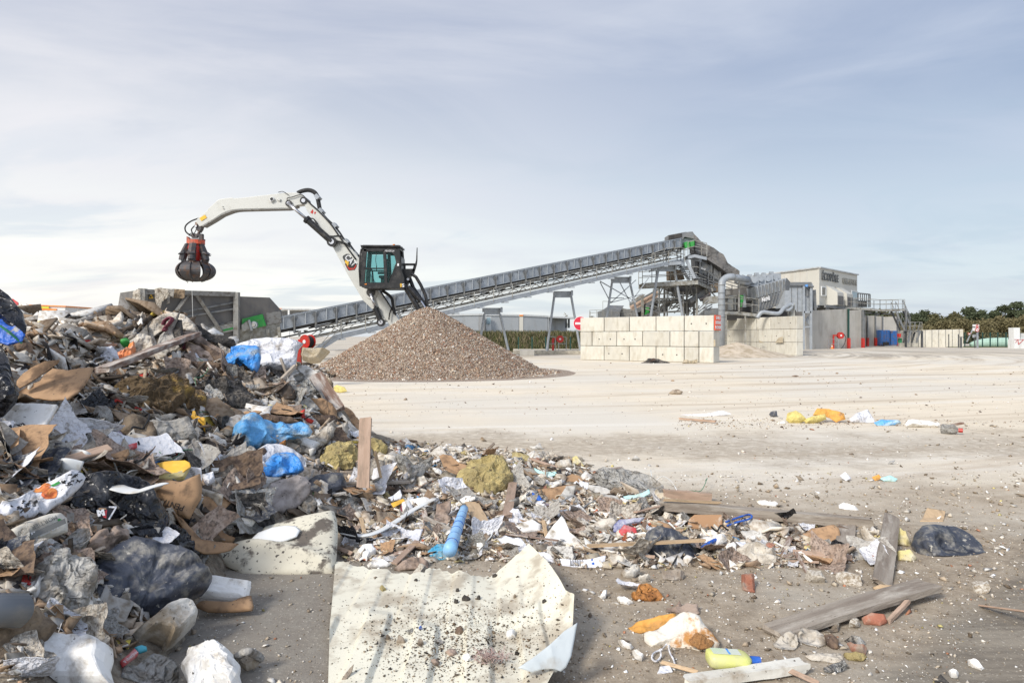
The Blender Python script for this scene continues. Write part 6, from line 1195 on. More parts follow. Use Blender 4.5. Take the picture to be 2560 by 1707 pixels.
# ============================================================= trees
bark=M('bark',(.07,.055,.04),(.1,.08,.06),.95,bump=.5)
def leafmat(nm,c1,c2):
    m,t,b,N,L=nt(nm);tc=N.new('ShaderNodeTexCoord');n=N.new('ShaderNodeTexNoise');n.inputs['Scale'].default_value=.7;n.inputs['Detail'].default_value=6;L.new(tc.outputs['Object'],n.inputs['Vector']);r=N.new('ShaderNodeMapRange');L.new(n.outputs[0],r.inputs[0]);r.inputs[1].default_value=.35;r.inputs[2].default_value=.65
    x=N.new('ShaderNodeMix');x.data_type='RGBA';L.new(r.outputs[0],x.inputs[0]);x.inputs[6].default_value=c4(c1);x.inputs[7].default_value=c4(c2);L.new(x.outputs[2],b.inputs['Base Color']);b.inputs['Roughness'].default_value=.8;b.inputs['Specular IOR Level'].default_value=.15;return m
lm=[leafmat('oak_leaves',(.09,.09,.045),(.15,.135,.07)),leafmat('pine_needles',(.055,.07,.04),(.085,.10,.055)),leafmat('autumn_scrub',(.135,.12,.06),(.175,.15,.08)),leafmat('pale_twigs',(.30,.29,.24),(.36,.34,.28))]
def tree(px,ytop,D,wpx,kind,lab,n=1700,base=0,low=.22,ls=.30,group=None):
    H=P(px,ytop,D).z;q=PZ(px,D,base);Wd=wpx/F*D/2;root=empty(('oak_tree','pine_tree','bush','birch_tree')[kind],q,lab,('tree','pine tree','bush','tree')[kind],group)
    b=MB();hh=H-base;lean_=random.uniform(-.3,.3);b.tube([q,q+Vector((lean_*.3,0,hh*.4)),q+Vector((lean_,0,hh*.85))],[hh*.03,hh*.022,hh*.007],7);cl_=[]
    for i in range(15 if kind!=2 else 14):
        t=random.uniform(low,1);rr_=Wd*(math.sin(math.pi*min(.97,(t-low)/(1-low)*.75+.18))**.8)*random.uniform(.25,.85);a=random.uniform(0,2*math.pi);c=q+Vector((math.cos(a)*rr_+lean_*t,math.sin(a)*rr_,hh*(t*.9)));s=Wd*random.uniform(.28,.5)*(1 if kind!=1 else.85);cl_.append((c,s));b.tube([q+Vector((lean_*t*.6,0,hh*max(.2,t*.6))),c],[hh*.012,hh*.004],5)
    cl_.append((q+Vector((lean_,0,hh*.93)),Wd*.3));b.build('trunk',bark,root);wt=np.array([s*s for c,s in cl_]);wt/=wt.sum();k=RNG.choice(len(cl_),n,p=wt);C=np.array([list(c)for c,s in cl_])[k];Ss=np.array([s for c,s in cl_])[k]
    d=RNG.normal(0,1,(n,3));d/=np.linalg.norm(d,axis=1)[:,None];rr2=RNG.uniform(.25,1.08,n)**.45;p=C+RNG.normal(0,.52,(n,3))*Ss[:,None]*np.array([1,1,.55 if kind==1 else.75]);p[:,2]=np.clip(p[:,2],base+.1,None)
    t1=RNG.normal(0,1,(n,3));t1/=np.linalg.norm(t1,axis=1)[:,None];t2=np.cross(t1,d);t2/=np.maximum(np.linalg.norm(t2,axis=1),.01)[:,None];sz=ls*RNG.uniform(.5,1.3,n)[:,None]
    V=np.stack([p-t1*sz,p+t2*sz*.6,p+t1*sz,p-t2*sz*.6],1)-np.array(q);me=bpy.data.meshes.new('crown');me.from_pydata(V.reshape(-1,3).tolist(),[],np.arange(n*4).reshape(-1,4).tolist());link('crown',me,lm[kind],root)
T_=[(2062,796,160,40,0),(2092,786,158,48,0),(2118,779,150,46,0),(2148,771,152,52,0),(2176,773,150,52,1),(2205,778,148,46,0),(2236,788,155,46,0),(2262,784,150,44,1),(2286,776,152,44,1),(2312,773,152,48,1),(2336,782,150,44,0),(2362,790,158,44,0),(2388,785,150,46,0),(2424,774,156,46,1),(2452,771,150,46,1),(2486,771,152,42,1),(2512,764,150,44,1),(2540,760,150,46,1),(2568,768,148,50,1),(2600,762,150,56,0),(2650,768,150,60,0)]
T_=[(a,b_+random.choice([-7,-2,4,9]),D+random.uniform(-8,8),w*random.uniform(1.0,1.45),k)for a,b_,D,w,k in T_]
for i,(px,yt,D,w,k)in enumerate(T_):tree(px,yt,D,w,k,('broad dark green tree in the wood beyond the yard','pine with flat-topped clumpy crown in the wood beyond the yard')[k],group=('broadleaf trees of the wood beyond the yard','pines of the wood beyond the yard')[k],n=6000,ls=.26)
for i in range(24):
    px=2120+i*21+random.uniform(-6,6);tree(px,random.uniform(788,822)if px>2340 else random.uniform(805,830),128+random.uniform(-8,8),random.uniform(48,64),2,'brownish autumn shrub at the front edge of the wood',n=3600,low=.05,ls=.22,group='autumn shrubs fronting the wood')
tree(1412,781,120,18,3,'pale feathery tree top above the open-fronted cabin',n=500,base=1.4,ls=.12);tree(1477,788,125,24,3,'low pale treetops just above the front block wall',n=500,base=1.4,ls=.14)
n=16000;x=RNG.uniform(70,150,n);y=RNG.uniform(160,175,n)+0;z=RNG.uniform(0,1,n)**.8*(5.0+1.2*np.sin(x*.35)+.8*np.sin(x*.9));y=y+0
soup('woodland_understorey',np.stack([x,y,z],1),RNG.uniform(.3,.7,n),palette([(.05,.055,.03),(.09,.08,.045),(.11,.085,.05)],[1,1,1],n),'stuff','dense brown-green undergrowth filling the wood behind the trees','undergrowth',flat=1)
# ============================================================= individual rubbish on the heap
H=patch
# --- far left
H('black_sack','torn black plastic sack peaking at the left edge above the heap','plastic sack','bbag',[(-80,660),(0,722),(20,736),(55,780),(65,815),(60,838),(30,822),(0,800),(-80,790)],.14,.05,4,D=3.95,lean=22,drape=False)
H('black_sack','large shiny black sack low at the left edge below the blue sheet','plastic sack','bbag',[(-90,850),(0,862),(18,895),(34,945),(50,985),(38,1010),(5,1042),(-90,1060)],.12,.05,4,D=3.5,lean=30,drape=False)
H('blue_tarpaulin','muddy blue plastic sheet with green strap at the left edge','plastic sheet','bluet',[(-70,770),(0,798),(28,806),(62,835),(54,852),(20,864),(0,858),(-70,850)],.04,.04,5,D=3.85,lean=30,drape=False)
b=MB();b.tube([P(0,814,3.77),P(25,832,3.77),P(55,858,3.8)],.012,6,flat=.4);tag(b.build('green_strap',m_['grnp'],None,tuple(P(25,832,4))),'green strap lying across the blue plastic sheet','strap')
H('red_scrap','small bright red plastic corner on the skyline beside the black sack','plastic scrap','redm',[(26,751),(33,747),(47,757),(46,763),(36,763)],0,.01,8,D=6,off=0,lean=10,drape=False)
H('insulation_foam','pale yellow foam lump on the left heap below the cabins','foam lump','yfoam',[(88,822),(104,811),(122,816),(136,832),(128,842),(104,845),(90,843)],.12,.06,5,D=8.2)
H('cardboard_sheet','curved brown wet cardboard sheet left of the white paper','cardboard','cardw',[(84,850),(108,840),(124,852),(148,870),(170,890),(193,902),(188,912),(150,905),(118,894),(100,880)],.03,.06,2.5)
H('cardboard_sheet','dark folded cardboard tunnel between the blue sheet and flattened box','cardboard','cardw',[(24,872),(50,856),(66,862),(78,878),(86,898),(70,900),(48,888),(30,885)],.04,.05,3)
H('white_sheet','crumpled white paper sheet behind the curved brown cardboard','paper','paper',[(131,847),(150,844),(184,843),(199,856),(193,868),(187,879),(165,872),(150,860)],.02,.05,3,off=.08)
H('grey_board','small pale grey bent board above the flattened box','board','gyp',[(32,884),(52,886),(70,895),(80,912),(60,909),(33,905)],0,.03,3,off=.05)
H('cardboard_box','large flattened tan cardboard box lying on the left heap','cardboard box','card',[(44,985),(60,965),(100,952),(108,938),(132,920),(160,924),(172,927),(200,921),(233,919),(226,938),(214,963),(196,985),(172,1002),(130,1004),(80,998),(45,992)],0,.018,2.2,off=.10,lean=52,thick=.012,D=4.75)
H('cardboard_flap','raised flap of the flattened tan box along its back edge','cardboard','card',[(42,952),(55,935),(78,918),(110,902),(148,899),(144,906),(112,928),(80,952),(50,971),(42,962)],0,.015,2,lean=25,D=4.8,off=.14)
H('white_rag','white crumpled sack left of the orange netting','rag','wbag',[(244,920),(252,895),(262,872),(278,868),(292,880),(298,898),(280,908),(262,920)],.10,.03,5)
H('white_rag','small white cloth behind the orange netting','rag','wbag',[(286,878),(300,871),(328,873),(330,888),(300,892)],.05,.03,5,off=.06)
H('orange_netting','bright orange plastic netting tangled in the beige cloth','netting','oranget',[(271,893),(285,885),(300,883),(312,880),(322,866),(338,862),(342,876),(334,892),(318,900),(314,911),(306,902),(290,909),(276,904)],.05,.06,9,off=.10,edge=.25)
H('beige_cloth','beige fringed cloth bundle right of the orange netting','cloth','cloth',[(324,864),(342,845),(362,842),(386,851),(396,872),(388,905),(372,900),(356,912),(345,890),(330,880)],.12,.05,6,edge=.15)
H('carpet_roll','beige carpet strip folded over the crest of the heap','carpet','cloth',[(360,852),(372,825),(388,800),(410,786),(436,780),(462,787),(478,800),(494,818),(503,842),(488,830),(470,812),(440,802),(420,804),(400,820),(384,842),(372,858)],.06,.03,4,off=.02,D=6.7,lean=15,drape=False)
H('board_piece','upright whitewashed board sticking up behind the carpet fold','board','cloth',[(398,790),(412,770),(421,766),(428,772),(418,790),(406,795)],.01,.01,4,D=7.4)
H('carpet_piece','stiff grey-green carpet offcut hanging below the carpet fold','carpet','clothg',[(392,868),(402,840),(420,824),(423,805),(445,788),(452,780),(446,800),(430,828),(438,850),(450,868),(430,880),(405,890)],0,.02,4,off=.02,D=6.45,lean=15,thick=.015,drape=False)
cable('rolled maroon carpet end showing a spiral beside the carpet fold','maroon',[(408,812),(412,802),(424,794),(430,798),(424,808),(414,818),(410,826),(416,822)],.035,'carpet','carpet',Ds=[6.4]*8,flat=.35)
plank('long dark whitewashed plank slanting across the upper heap','woodd',(255,970),(490,868),.10,.04,lift=.13,side=(0,-.7,.7))
plank('upright black timber post in the middle of the upper heap','black2',(444,802),(450,862),.06,.05,D1=6.5,D2=6.4,cat='post',name='timber_post',side=(0,-1,0))
plank('upright whitewashed window frame piece beside the black post','gyp',(440,880),(446,946),.06,.04,D1=5.95,D2=5.9,cat='board',name='frame_piece',side=(0,-1,0))
H('maroon_strip','maroon fabric strip behind the black timber post','fabric','maroon',[(452,852),(462,850),(466,872),(456,874)],0,.01,6,off=.12)
for i,(pl,mt)in enumerate([([(455,806),(500,820),(548,848),(590,862),(585,872),(540,862),(495,842),(460,822)],'black2'),([(455,830),(500,838),(560,880),(566,900),(530,885),(490,862),(458,850)],'cardp'),([(500,822),(545,828),(580,842),(582,850),(545,842),(510,834)],'gyp'),([(520,835),(560,850),(600,872),(588,880),(550,866)],'cloth'),([(462,855),(500,868),(535,895),(540,912),(505,905),(472,885)],'cardp'),([(500,856),(545,885),(575,890),(572,905),(540,905)],'cardw'),([(458,890),(486,880),(492,905),(480,928),(462,925)],'cardp'),([(545,858),(578,872),(570,900),(556,885)],'cloth'),([(470,880),(490,885),(505,905),(495,908)],'paper'),([(480,905),(520,905),(560,915),(540,930),(500,935)],'cardw')]):
    H('layered_board',('black tarry sheet','pink-brown corrugated layer','thin white-edged board','pale cloth-backed strip','second pink-brown corrugated layer','dark wet cardboard layer','bulging corrugated card','upright pale torn strip','narrow white paper strip','dark wet cardboard flap')[i]+' in the layered pile left of the white sack','board layer',mt,pl,.02,.035,5,off=.10+.02*(i%3),thick=.012,edge=.08)
# white sack with blue wrap
H('white_sack','big white woven sack lying open on the heap crest','sack','wbag',[(580,870),(600,857),(640,847),(664,844),(700,846),(735,849),(760,860),(746,876),(742,900),(738,920),(720,926),(690,930),(665,935),(643,936),(653,915),(654,880),(650,868),(628,861),(600,866),(588,885),(572,892)],.17,.035,5,off=.16,D=7.1,lean=20)
H('bubble_wrap','bright blue plastic wrap spilling from the open white sack','plastic wrap','bluec',[(560,898),(566,886),(576,882),(582,870),(604,861),(640,864),(652,872),(654,895),(651,915),(645,932),(633,932),(618,915),(600,905),(593,908),(592,922),(562,922)],.10,.055,7,off=.12,D=6.9,lean=20)
H('white_edge_board','long white board edge sloping down the right side of the tall heap','board','gyp',[(742,915),(765,912),(792,928),(812,960),(838,1010),(870,1060),(905,1085),(900,1095),(868,1078),(836,1030),(806,975),(785,940),(745,925)],0,.012,3,D=6.9,lean=35,off=.05)
plank('dark brown board under the long white edge on the right slope','woodd',(790,940),(845,1025),.14,.04,D1=6.9,D2=6.7,side=(.3,-.8,.5))
plank('narrow grey lath propped against the white sack','woodg',(702,896),(716,932),.035,.02,D1=6.6,D2=6.6)
plank('short grey lath lying under the white sack','woodg',(705,948),(738,915),.05,.03,D1=6.5,D2=6.6)
for i,(pl,mt,lb)in enumerate([([(665,945),(690,940),(720,950),(748,960),(740,985),(712,975),(690,965),(672,958)],'film','grey translucent bubble film below the white sack'),([(712,930),(730,922),(762,935),(758,950),(740,955),(714,948)],'gyp','flat grey-white board scrap right of the sack'),([(728,960),(765,950),(800,985),(790,1000),(760,985)],'film','pale draped film on the right slope'),
    ([(735,1030),(755,1000),(770,994),(785,1005),(800,1025),(780,1035),(752,1040)],'clothg','grey felt flap above the lower blue wrap'),([(670,1012),(700,1010),(716,1025),(714,1040),(680,1040),(668,1030)],'yfoam','pale yellow foam block above the lower blue wrap'),([(775,1000),(800,1000),(836,1020),(842,1045),(820,1050),(790,1030)],'card','brown card piece near the right slope edge'),
    ([(845,1010),(862,1018),(884,1040),(900,1062),(902,1092),(880,1068),(858,1040)],'card','long brown card strip along the right edge of the tall heap'),([(880,1060),(898,1058),(905,1090),(890,1085)],'card','tan cardboard flap at the right foot of the tall heap'),([(768,1040),(800,1036),(838,1040),(842,1055),(800,1062),(776,1060)],'cardw','dark cracked brown board beside the blue wrap'),
    ([(580,1040),(600,1030),(640,1024),(655,1030),(620,1044),(596,1070),(582,1065)],'card','pinkish card sheet behind the lower blue wrap'),([(640,1045),(662,1036),(690,1042),(740,1050),(748,1058),(700,1062),(668,1056)],'cardw','dark torn bark-like strip on top of the lower blue wrap')]):
    H('scrap_sheet',lb,'scrap',mt,pl,.03,.035,6,off=.07,edge=.08,thick=.008)
H('bubble_wrap','large dusty light-blue bubble wrap draped in the middle of the heap','plastic wrap','bluew',[(575,1100),(580,1080),(590,1066),(604,1048),(622,1036),(636,1040),(642,1052),(668,1050),(690,1058),(725,1056),(752,1052),(772,1066),(782,1080),(776,1090),(758,1093),(742,1090),(722,1096),(700,1110),(690,1117),(672,1118),(650,1110),(640,1128),(618,1132),(600,1120),(578,1112)],.11,.06,6,off=.12)
H('blue_film_sack','white-rimmed sack opening with deep blue film inside, below the bubble wrap','sack','wbag',[(621,1165),(628,1145),(645,1126),(665,1112),(690,1112),(712,1118),(735,1124),(758,1140),(768,1158),(762,1180),(750,1193),(722,1196),(690,1202),(655,1202),(632,1198),(622,1185)],.07,.02,5,off=.10,hole=0)
H('blue_film','crumpled deep blue film filling the white-rimmed sack','plastic film','bluec',[(635,1186),(645,1170),(662,1158),(672,1146),(680,1138),(702,1130),(716,1128),(734,1134),(746,1148),(756,1168),(756,1180),(742,1186),(720,1188),(690,1192),(668,1193),(645,1190)],.05,.035,8,off=.185)
H('brown_patch','small brown leaf-like card stuck on the white sack rim','card scrap','cardw',[(645,1128),(655,1126),(662,1119),(668,1128),(658,1140),(648,1140)],0,.005,8,off=.20)
H('orange_scrap','rust-orange curled scrap under the bubble wrap','scrap','opaper',[(690,1115),(704,1104),(715,1098),(714,1112),(705,1124),(692,1122)],.02,.02,8,off=.17)
# dark rotten zone
for i,(pl,mt,lb)in enumerate([([(282,968),(330,955),(380,958),(430,950),(470,962),(485,985),(455,1010),(420,1035),(360,1035),(310,1020),(290,1000)],'woold','large charred brown insulation mass in the middle of the heap'),([(430,985),(470,975),(505,990),(520,1030),(500,1060),(470,1050),(440,1025)],'woold','second charred insulation clump with yellow streaks'),([(505,960),(560,950),(600,965),(630,985),(635,1020),(590,1030),(550,1015),(520,990)],'black2','tangled black membrane below the white sack'),([(560,1000),(600,1010),(640,1012),(650,1035),(610,1042),(575,1035)],'black2','black mud-caked membrane fold above the bubble wrap'),([(540,1050),(565,1045),(580,1070),(572,1105),(550,1095)],'black2','narrow black rubber piece left of the bubble wrap'),([(488,985),(520,990),(535,1008),(522,1018),(495,1005)],'woodd','charred wooden block end in the rotten zone')]):
    H('insulation_mass' if mt=='woold' else 'black_membrane',lb,'insulation' if mt=='woold' else 'membrane',mt,pl,.10 if mt=='woold' else.06,.07,8,off=.05,edge=.18,nb=80,rings=14,smooth=False)
H('yellow_shreds','bright yellow shredded insulation in the rotten zone','insulation','yplas',[(482,1028),(500,1045),(512,1052),(514,1082),(506,1068),(492,1052),(478,1040)],.02,.04,12,off=.14,edge=.2)
# middle left
H('white_board','dirty white rectangular board leaning at the left edge','board','foam',[(-40,1060),(0,1038),(22,1008),(84,1008),(143,1011),(128,1035),(85,1105),(60,1112),(20,1090),(-40,1110)],0,.006,3,D=3.75,lean=48,thick=.02)
H('foam_wedge','white foam wedge lying on the dirty white board','foam piece','foam',[(0,1090),(32,1058),(30,1070),(62,1075),(72,1080),(38,1118),(15,1100)],.03,.02,8,D=3.6,off=.02)
plank('short wide pink-brown plank right of the white board','woodp',(120,1052),(152,1150),.15,.04,D1=4.0,D2=3.9,side=(0,-1,.3))
H('grey_cushion','small dark grey ribbed cushion below the white board','cushion','gbag',[(45,1115),(58,1106),(90,1106),(97,1120),(95,1138),(70,1141),(48,1136)],.06,.01,4,off=.05)
H('grey_fabric','dark grey felt under the white straps','fabric','clothg',[(65,1135),(110,1142),(150,1150),(150,1165),(112,1172),(75,1165)],.03,.03,6,off=.05)
for lab,pts,r,ds in[('looped wide white plastic strap at the left edge',[(-30,1165),(10,1140),(48,1130),(70,1145),(75,1170),(60,1200),(30,1220),(0,1215),(-20,1190),(0,1165),(30,1155),(52,1175),(38,1205)],.038,3.3),('second white strap curling toward the folded cardboard',[(45,1225),(75,1195),(88,1168),(108,1168),(115,1185),(95,1210),(70,1232),(90,1222),(120,1200),(150,1178),(158,1160),(205,1168)],.030,3.35),('white strap arching over the grey felt',[(150,1160),(165,1145),(190,1136),(215,1142),(205,1155),(175,1165)],.028,3.6),('flat white strap falling across the lower left',[(-20,1260),(20,1250),(60,1262),(95,1240),(70,1225),(30,1235),(-10,1225)],.036,3.15)]:
    cable(lab,'strap',pts,r,'plastic_strap','strap',Ds=[ds+.04*math.sin(i*1.7)for i in range(len(pts))],flat=.16,n=10)
for i,(pl,mt,lb,bu)in enumerate([([(156,1062),(170,1042),(186,1036),(192,1045),(186,1065),(168,1077),(158,1072)],'foamd','white kidney-shaped foam lump',.05),([(195,1000),(222,992),(232,1000),(230,1020),(205,1038),(188,1025),(160,1018),(165,1000)],'film','grey translucent film scrap above the lilac rag',.05),([(238,1020),(262,1018),(278,1035),(282,1058),(262,1066),(242,1060),(232,1040)],'clothg','grey rocky felt lump above the lilac rag',.07),([(235,1090),(240,1072),(262,1064),(292,1064),(308,1078),(322,1098),(318,1112),(298,1122),(262,1126),(250,1112)],'lilac','lilac soiled rag in the left middle of the heap',.06),([(298,1072),(308,1045),(330,1035),(360,1042),(385,1055),(394,1090),(392,1118),(376,1125),(345,1120),(330,1100)],'carpet','brown hairy carpet bundle with dark opening',.10),([(360,1052),(390,1058),(430,1055),(470,1052),(486,1080),(492,1098),(470,1108),(420,1112),(395,1108),(380,1080)],'clothg','grey quilted bag lying right of the brown bundle',.10),([(345,1036),(400,1040),(430,1036),(440,1042),(425,1052),(400,1058),(365,1050)],'cloth','cream flap on top of the grey quilted bag',.03),([(444,1045),(466,1038),(480,1062),(492,1095),(476,1098),(456,1070)],'clothg','pale grey cloth end of the quilted bag',.05),([(206,1020),(232,990),(250,985),(270,988),(280,1020),(272,1024),(250,1005),(226,1010)],'cardw','torn brown paper pointing up beside the grey lump',.03),([(178,1065),(200,1058),(235,1062),(242,1078),(225,1095),(195,1098),(180,1085)],'clothg','muddy brown and blue rag bundle',.08),([(305,1120),(342,1108),(343,1118),(322,1130),(340,1140),(322,1142),(308,1130)],'redm','small red and white printed packet',.02),([(196,1155),(240,1148),(318,1128),(322,1140),(315,1152),(262,1158),(230,1160)],'card','top layer of the bent folded cardboard',.02),([(196,1158),(238,1160),(312,1150),(300,1165),(262,1180),(238,1193),(215,1180)],'card','lower layer of the bent folded cardboard',.02),([(470,1115),(500,1105),(525,1128),(530,1150),(520,1185),(505,1180),(490,1150),(472,1135)],'clothg','curled grey carpet felt right of the yellow sheet',.05)]):
    H('rubbish_piece',lb,'rubbish piece',mt,pl,bu,.03,7,off=.06,edge=.08)
# box cluster
bx=H('cardboard_box','brown cardboard box with upside-down black print in the heap','cardboard box','card',[(384,1200),(400,1196),(455,1205),(500,1185),(504,1220),(502,1245),(488,1268),(473,1297),(450,1292),(418,1280),(398,1260),(380,1235)],.04,.012,3,off=.10,lean=25,thick=.01)
decal_text(bx,'PENTAIR',(432,1262),(385,1247),15,'ktxt')
H('yellow_sheet','bright yellow plastic sheet on top of the printed cardboard box','plastic sheet','yplas',[(384,1172),(392,1158),(430,1150),(462,1150),(474,1156),(478,1168),(466,1176),(455,1186),(420,1184),(384,1184)],0,.012,4,off=.16,lean=40)
H('rolled_edge','ragged cream rolled edge under the yellow sheet','foam strip','yfoam',[(382,1186),(420,1186),(455,1187),(470,1172),(476,1170),(460,1200),(430,1203),(384,1200)],.03,.01,6,off=.17)
lbx=H('paper_label','white delivery label with small black print on the box corner','label','paper',[(455,1186),(478,1166),(502,1170),(505,1200),(495,1218),(478,1206),(465,1198),(456,1204)],0,.006,4,off=.20,lean=25)
for i,t in enumerate(['1ABCT','ADVISI','26']):pass
b=MB();a0,u_,w_2,n_2,fr_,fs_=o_fr[lbx.name]
for i in range(5):
    px,py=480+i*3,1176+i*5;c=Vector(PXM[lbx.name](px,py));b.box(a0+u_*c.x+w_2*c.y+n_2*.022,(.022,.002,.004))
b.build('label_print',m_['ktxt'],lbx)
H('lime_sticker','lime yellow sticker on the box corner','sticker',M('lime_sticker_paper',(.62,.75,.02),(.58,.7,.03),.6,bump=0),[(472,1202),(480,1195),(491,1222),(485,1225)],0,.002,4,off=.215,lean=25)
H('cardboard_flap','tan cardboard flap standing right of the printed box','cardboard','card',[(505,1240),(530,1241),(562,1240),(578,1256),(560,1275),(540,1296),(522,1310),(508,1320),(502,1290)],.01,.02,4,off=.07,thick=.01)
H('cardboard_flap','brown torn cardboard curl below the printed box','cardboard','card',[(508,1320),(535,1292),(548,1310),(560,1335),(584,1350),(578,1362),(552,1358),(530,1345),(512,1335)],.03,.03,6,off=.06,edge=.1)
H('cardboard_box','open tan cardboard tray with raised rim above the foam mat','cardboard box','card',[(420,1290),(450,1302),(475,1325),(505,1352),(540,1365),(580,1372),(590,1366),(570,1382),(540,1387),(508,1387),(482,1375),(468,1358),(462,1335),(445,1315)],.01,.012,3,off=.08,thick=.01,curl=(.02,.04))
H('dark_sack','crumpled black bin bag behind the open cardboard tray','plastic sack','bbag',[(405,1345),(420,1318),(440,1320),(460,1345),(480,1375),(492,1395),(470,1405),(440,1395),(410,1372)],.06,.05,9,off=.03)
bg=H('black_sack','large black refuse sack with a red logo card on it','plastic sack','bbag',[(150,1262),(172,1235),(200,1198),(245,1190),(300,1190),(340,1200),(372,1218),(395,1240),(412,1270),(420,1300),(415,1330),(400,1346),(370,1342),(335,1325),(300,1318),(250,1325),(210,1318),(175,1300),(155,1288)],.15,.045,4,off=.05)
lc=H('logo_card','small dark card with white-bordered red logo on the black sack','card',M('dark_printed_card',(.03,.03,.035),None,.4,bump=0),[(244,1270),(252,1266),(288,1267),(290,1272),(274,1300),(265,1298),(246,1294)],0,.003,4,off=.225,drape=False)
a0,u_,w_2,n_2,fr_,fs_=o_fr[lc.name];pj=PXM[lc.name]
def onp(o,pts,lift,mat,nm):
    a0,u_,w_2,n_2,fr_,fs_=o_fr[o.name];b=MB();q=[Vector(PXM[o.name](*p))for p in pts];b.add([a0+u_*c.x+w_2*c.y+n_2*lift for c in q],[tuple(range(len(q)))]);return b.build(nm,mat,o,fix=False)
onp(lc,[(256,1294),(258,1279),(266,1276),(264,1297)],.008,m_['redm'],'logo_red');onp(lc,[(244,1276),(264,1275),(264,1272),(246,1271)],.008,m_['card'],'logo_band');onp(lc,[(270,1267),(289,1267),(290,1271),(272,1301),(268,1300),(285,1272),(270,1271)],.009,m_['wbag'],'logo_border')
decal_text(lc,'M',(250,1285),(258,1284),13,'wtxt',lift=.010,bold=.004)
cable('curved white plastic strip lying over the black sack','strap',[(243,1192),(275,1210),(305,1222),(340,1228),(375,1218),(410,1208)],.045,'plastic_strip','strip',Ds=[3.5,3.42,3.35,3.32,3.36,3.42],flat=.12,n=10)
fb=H('printed_bag','white and black scribble-printed bag with orange fruit print at left','bag','wbag',[(-20,1290),(0,1262),(40,1252),(62,1240),(95,1222),(130,1205),(172,1184),(190,1188),(204,1206),(196,1222),(178,1240),(150,1262),(122,1278),(112,1288),(95,1284),(82,1296),(60,1302),(38,1318),(25,1308),(0,1318),(-20,1310)],.04,.04,7,off=.06,edge=.05)
a0,u_,w_2,n_2,fr_,fs_=o_fr[fb.name];bvf=BVHTree.FromPolygons([tuple(v)for v in fr_],fs_);bsc=MB()
for k in range(46):
    t=random.random();cx_=12+t*175;cy_=1292-t*82+random.uniform(-16,16)
    if math.hypot(cx_-108,(cy_-1242)*1.2)<34:continue
    sq=[(cx_+2.5*math.sin(j*1.9+k)+j*1.6,cy_+2.4*math.cos(j*1.3+k*2)-j*.9)for j in range(5)]
    w3=[]
    for p in sq:
        c=PXM[fb.name](*p);q=a0+u_*c[0]+w_2*c[1];h=bvf.ray_cast(q+n_2*.5,-n_2)
        if h[0]:w3.append(h[0]+n_2*.002)
    if len(w3)>2:bsc.tube(w3,.0028,4)
bsc.build('scribble_print',m_['ktxt'],fb)
def disc_on(o,cpx,r1,r2,rot,mat,nm):
    a0,u_,w_2,n_2,fr_,fs_=o_fr[o.name];bv=BVHTree.FromPolygons([tuple(v)for v in fr_],fs_);V=[];f=[]
    for k,rr_ in enumerate((0,.35,.7,1)):
        for j in range(18 if k else 1):
            a=j/18*2*math.pi;dx,dy=r1*rr_*math.cos(a),r2*rr_*math.sin(a);c=PXM[o.name](cpx[0]+dx*math.cos(rot)-dy*math.sin(rot),cpx[1]+dx*math.sin(rot)+dy*math.cos(rot));q=a0+u_*c[0]+w_2*c[1];h=bv.ray_cast(q+n_2*.5,-n_2);V.append((h[0]if h[0]else q)+n_2*.003)
    for j in range(18):f.append((0,1+j,1+(j+1)%18))
    for k in range(2):
        for j in range(18):a=1+k*18;f.append((a+j,a+18+j,a+18+(j+1)%18,a+(j+1)%18))
    b=MB();b.add(V,f);b.build(nm,mat,o,fix=False)
fr1=M('orange_fruit_print',(.72,.30,.08),(.62,.12,.04),.5,ns=20,bump=0);disc_on(fb,(98,1228),21,10,-.3,fr1,'fruit_print');disc_on(fb,(115,1246),20,15,-.2,fr1,'fruit_print');disc_on(fb,(128,1224),10,4,-.2,m_['green'],'leaf_print')
mb=H('mortar_bag','cream paper mortar bag with upside-down grey print at the lower left','bag','cloth',[(8,1350),(12,1335),(60,1308),(120,1288),(150,1284),(166,1296),(168,1330),(140,1340),(100,1352),(60,1368),(38,1380),(22,1370)],.06,.010,4,off=.10)
mb.data.materials.clear();mb.data.materials.append(M('cream_bag_paper',(.60,.57,.50),(.52,.49,.42),.8,ns=4,dirt=(.35,.3,.24),da=.25,ds=8,bump=.3,spk=GRIT,sa=.1))
onp(mb,[(44,1360),(148,1314),(152,1326),(49,1373)],.066,m_['gtxt'],'print_band')
decal_text(mb,'MORTIER M20',(86,1324),(40,1346),11,'gtxt',lift=.004);decal_text(mb,'ULTIBAT',(98,1343),(50,1364),12,'wtxt',lift=.03,bold=.002)
disc_on(mb,(146,1309),8,5,.4,m_['green'],'green_mark')
# lower left
H('brown_paper','crumpled torn brown paper between the black sack and grey plastic','paper','cardw',[(198,1385),(215,1350),(240,1330),(258,1325),(272,1335),(286,1312),(300,1305),(326,1322),(328,1345),(300,1352),(285,1362),(280,1380),(255,1400),(238,1390),(212,1420)],.04,.06,9,off=.08,edge=.2).data.materials[0]=m_['cardp']
H('plastic_film','white-grey film scrap above the translucent bag','plastic film','film',[(150,1365),(168,1345),(186,1330),(206,1335),(214,1360),(206,1390),(190,1400),(168,1400),(150,1382)],.05,.05,9,off=.06)
H('plastic_bag','crumpled translucent beige bag at the lower left','plastic bag','film',[(75,1455),(80,1430),(98,1410),(125,1400),(128,1382),(145,1385),(162,1405),(190,1412),(212,1428),(226,1450),(224,1490),(212,1525),(190,1548),(160,1550),(140,1545),(132,1568),(112,1545),(95,1520),(78,1485)],.12,.06,7,off=.06,nb=80,rings=16)
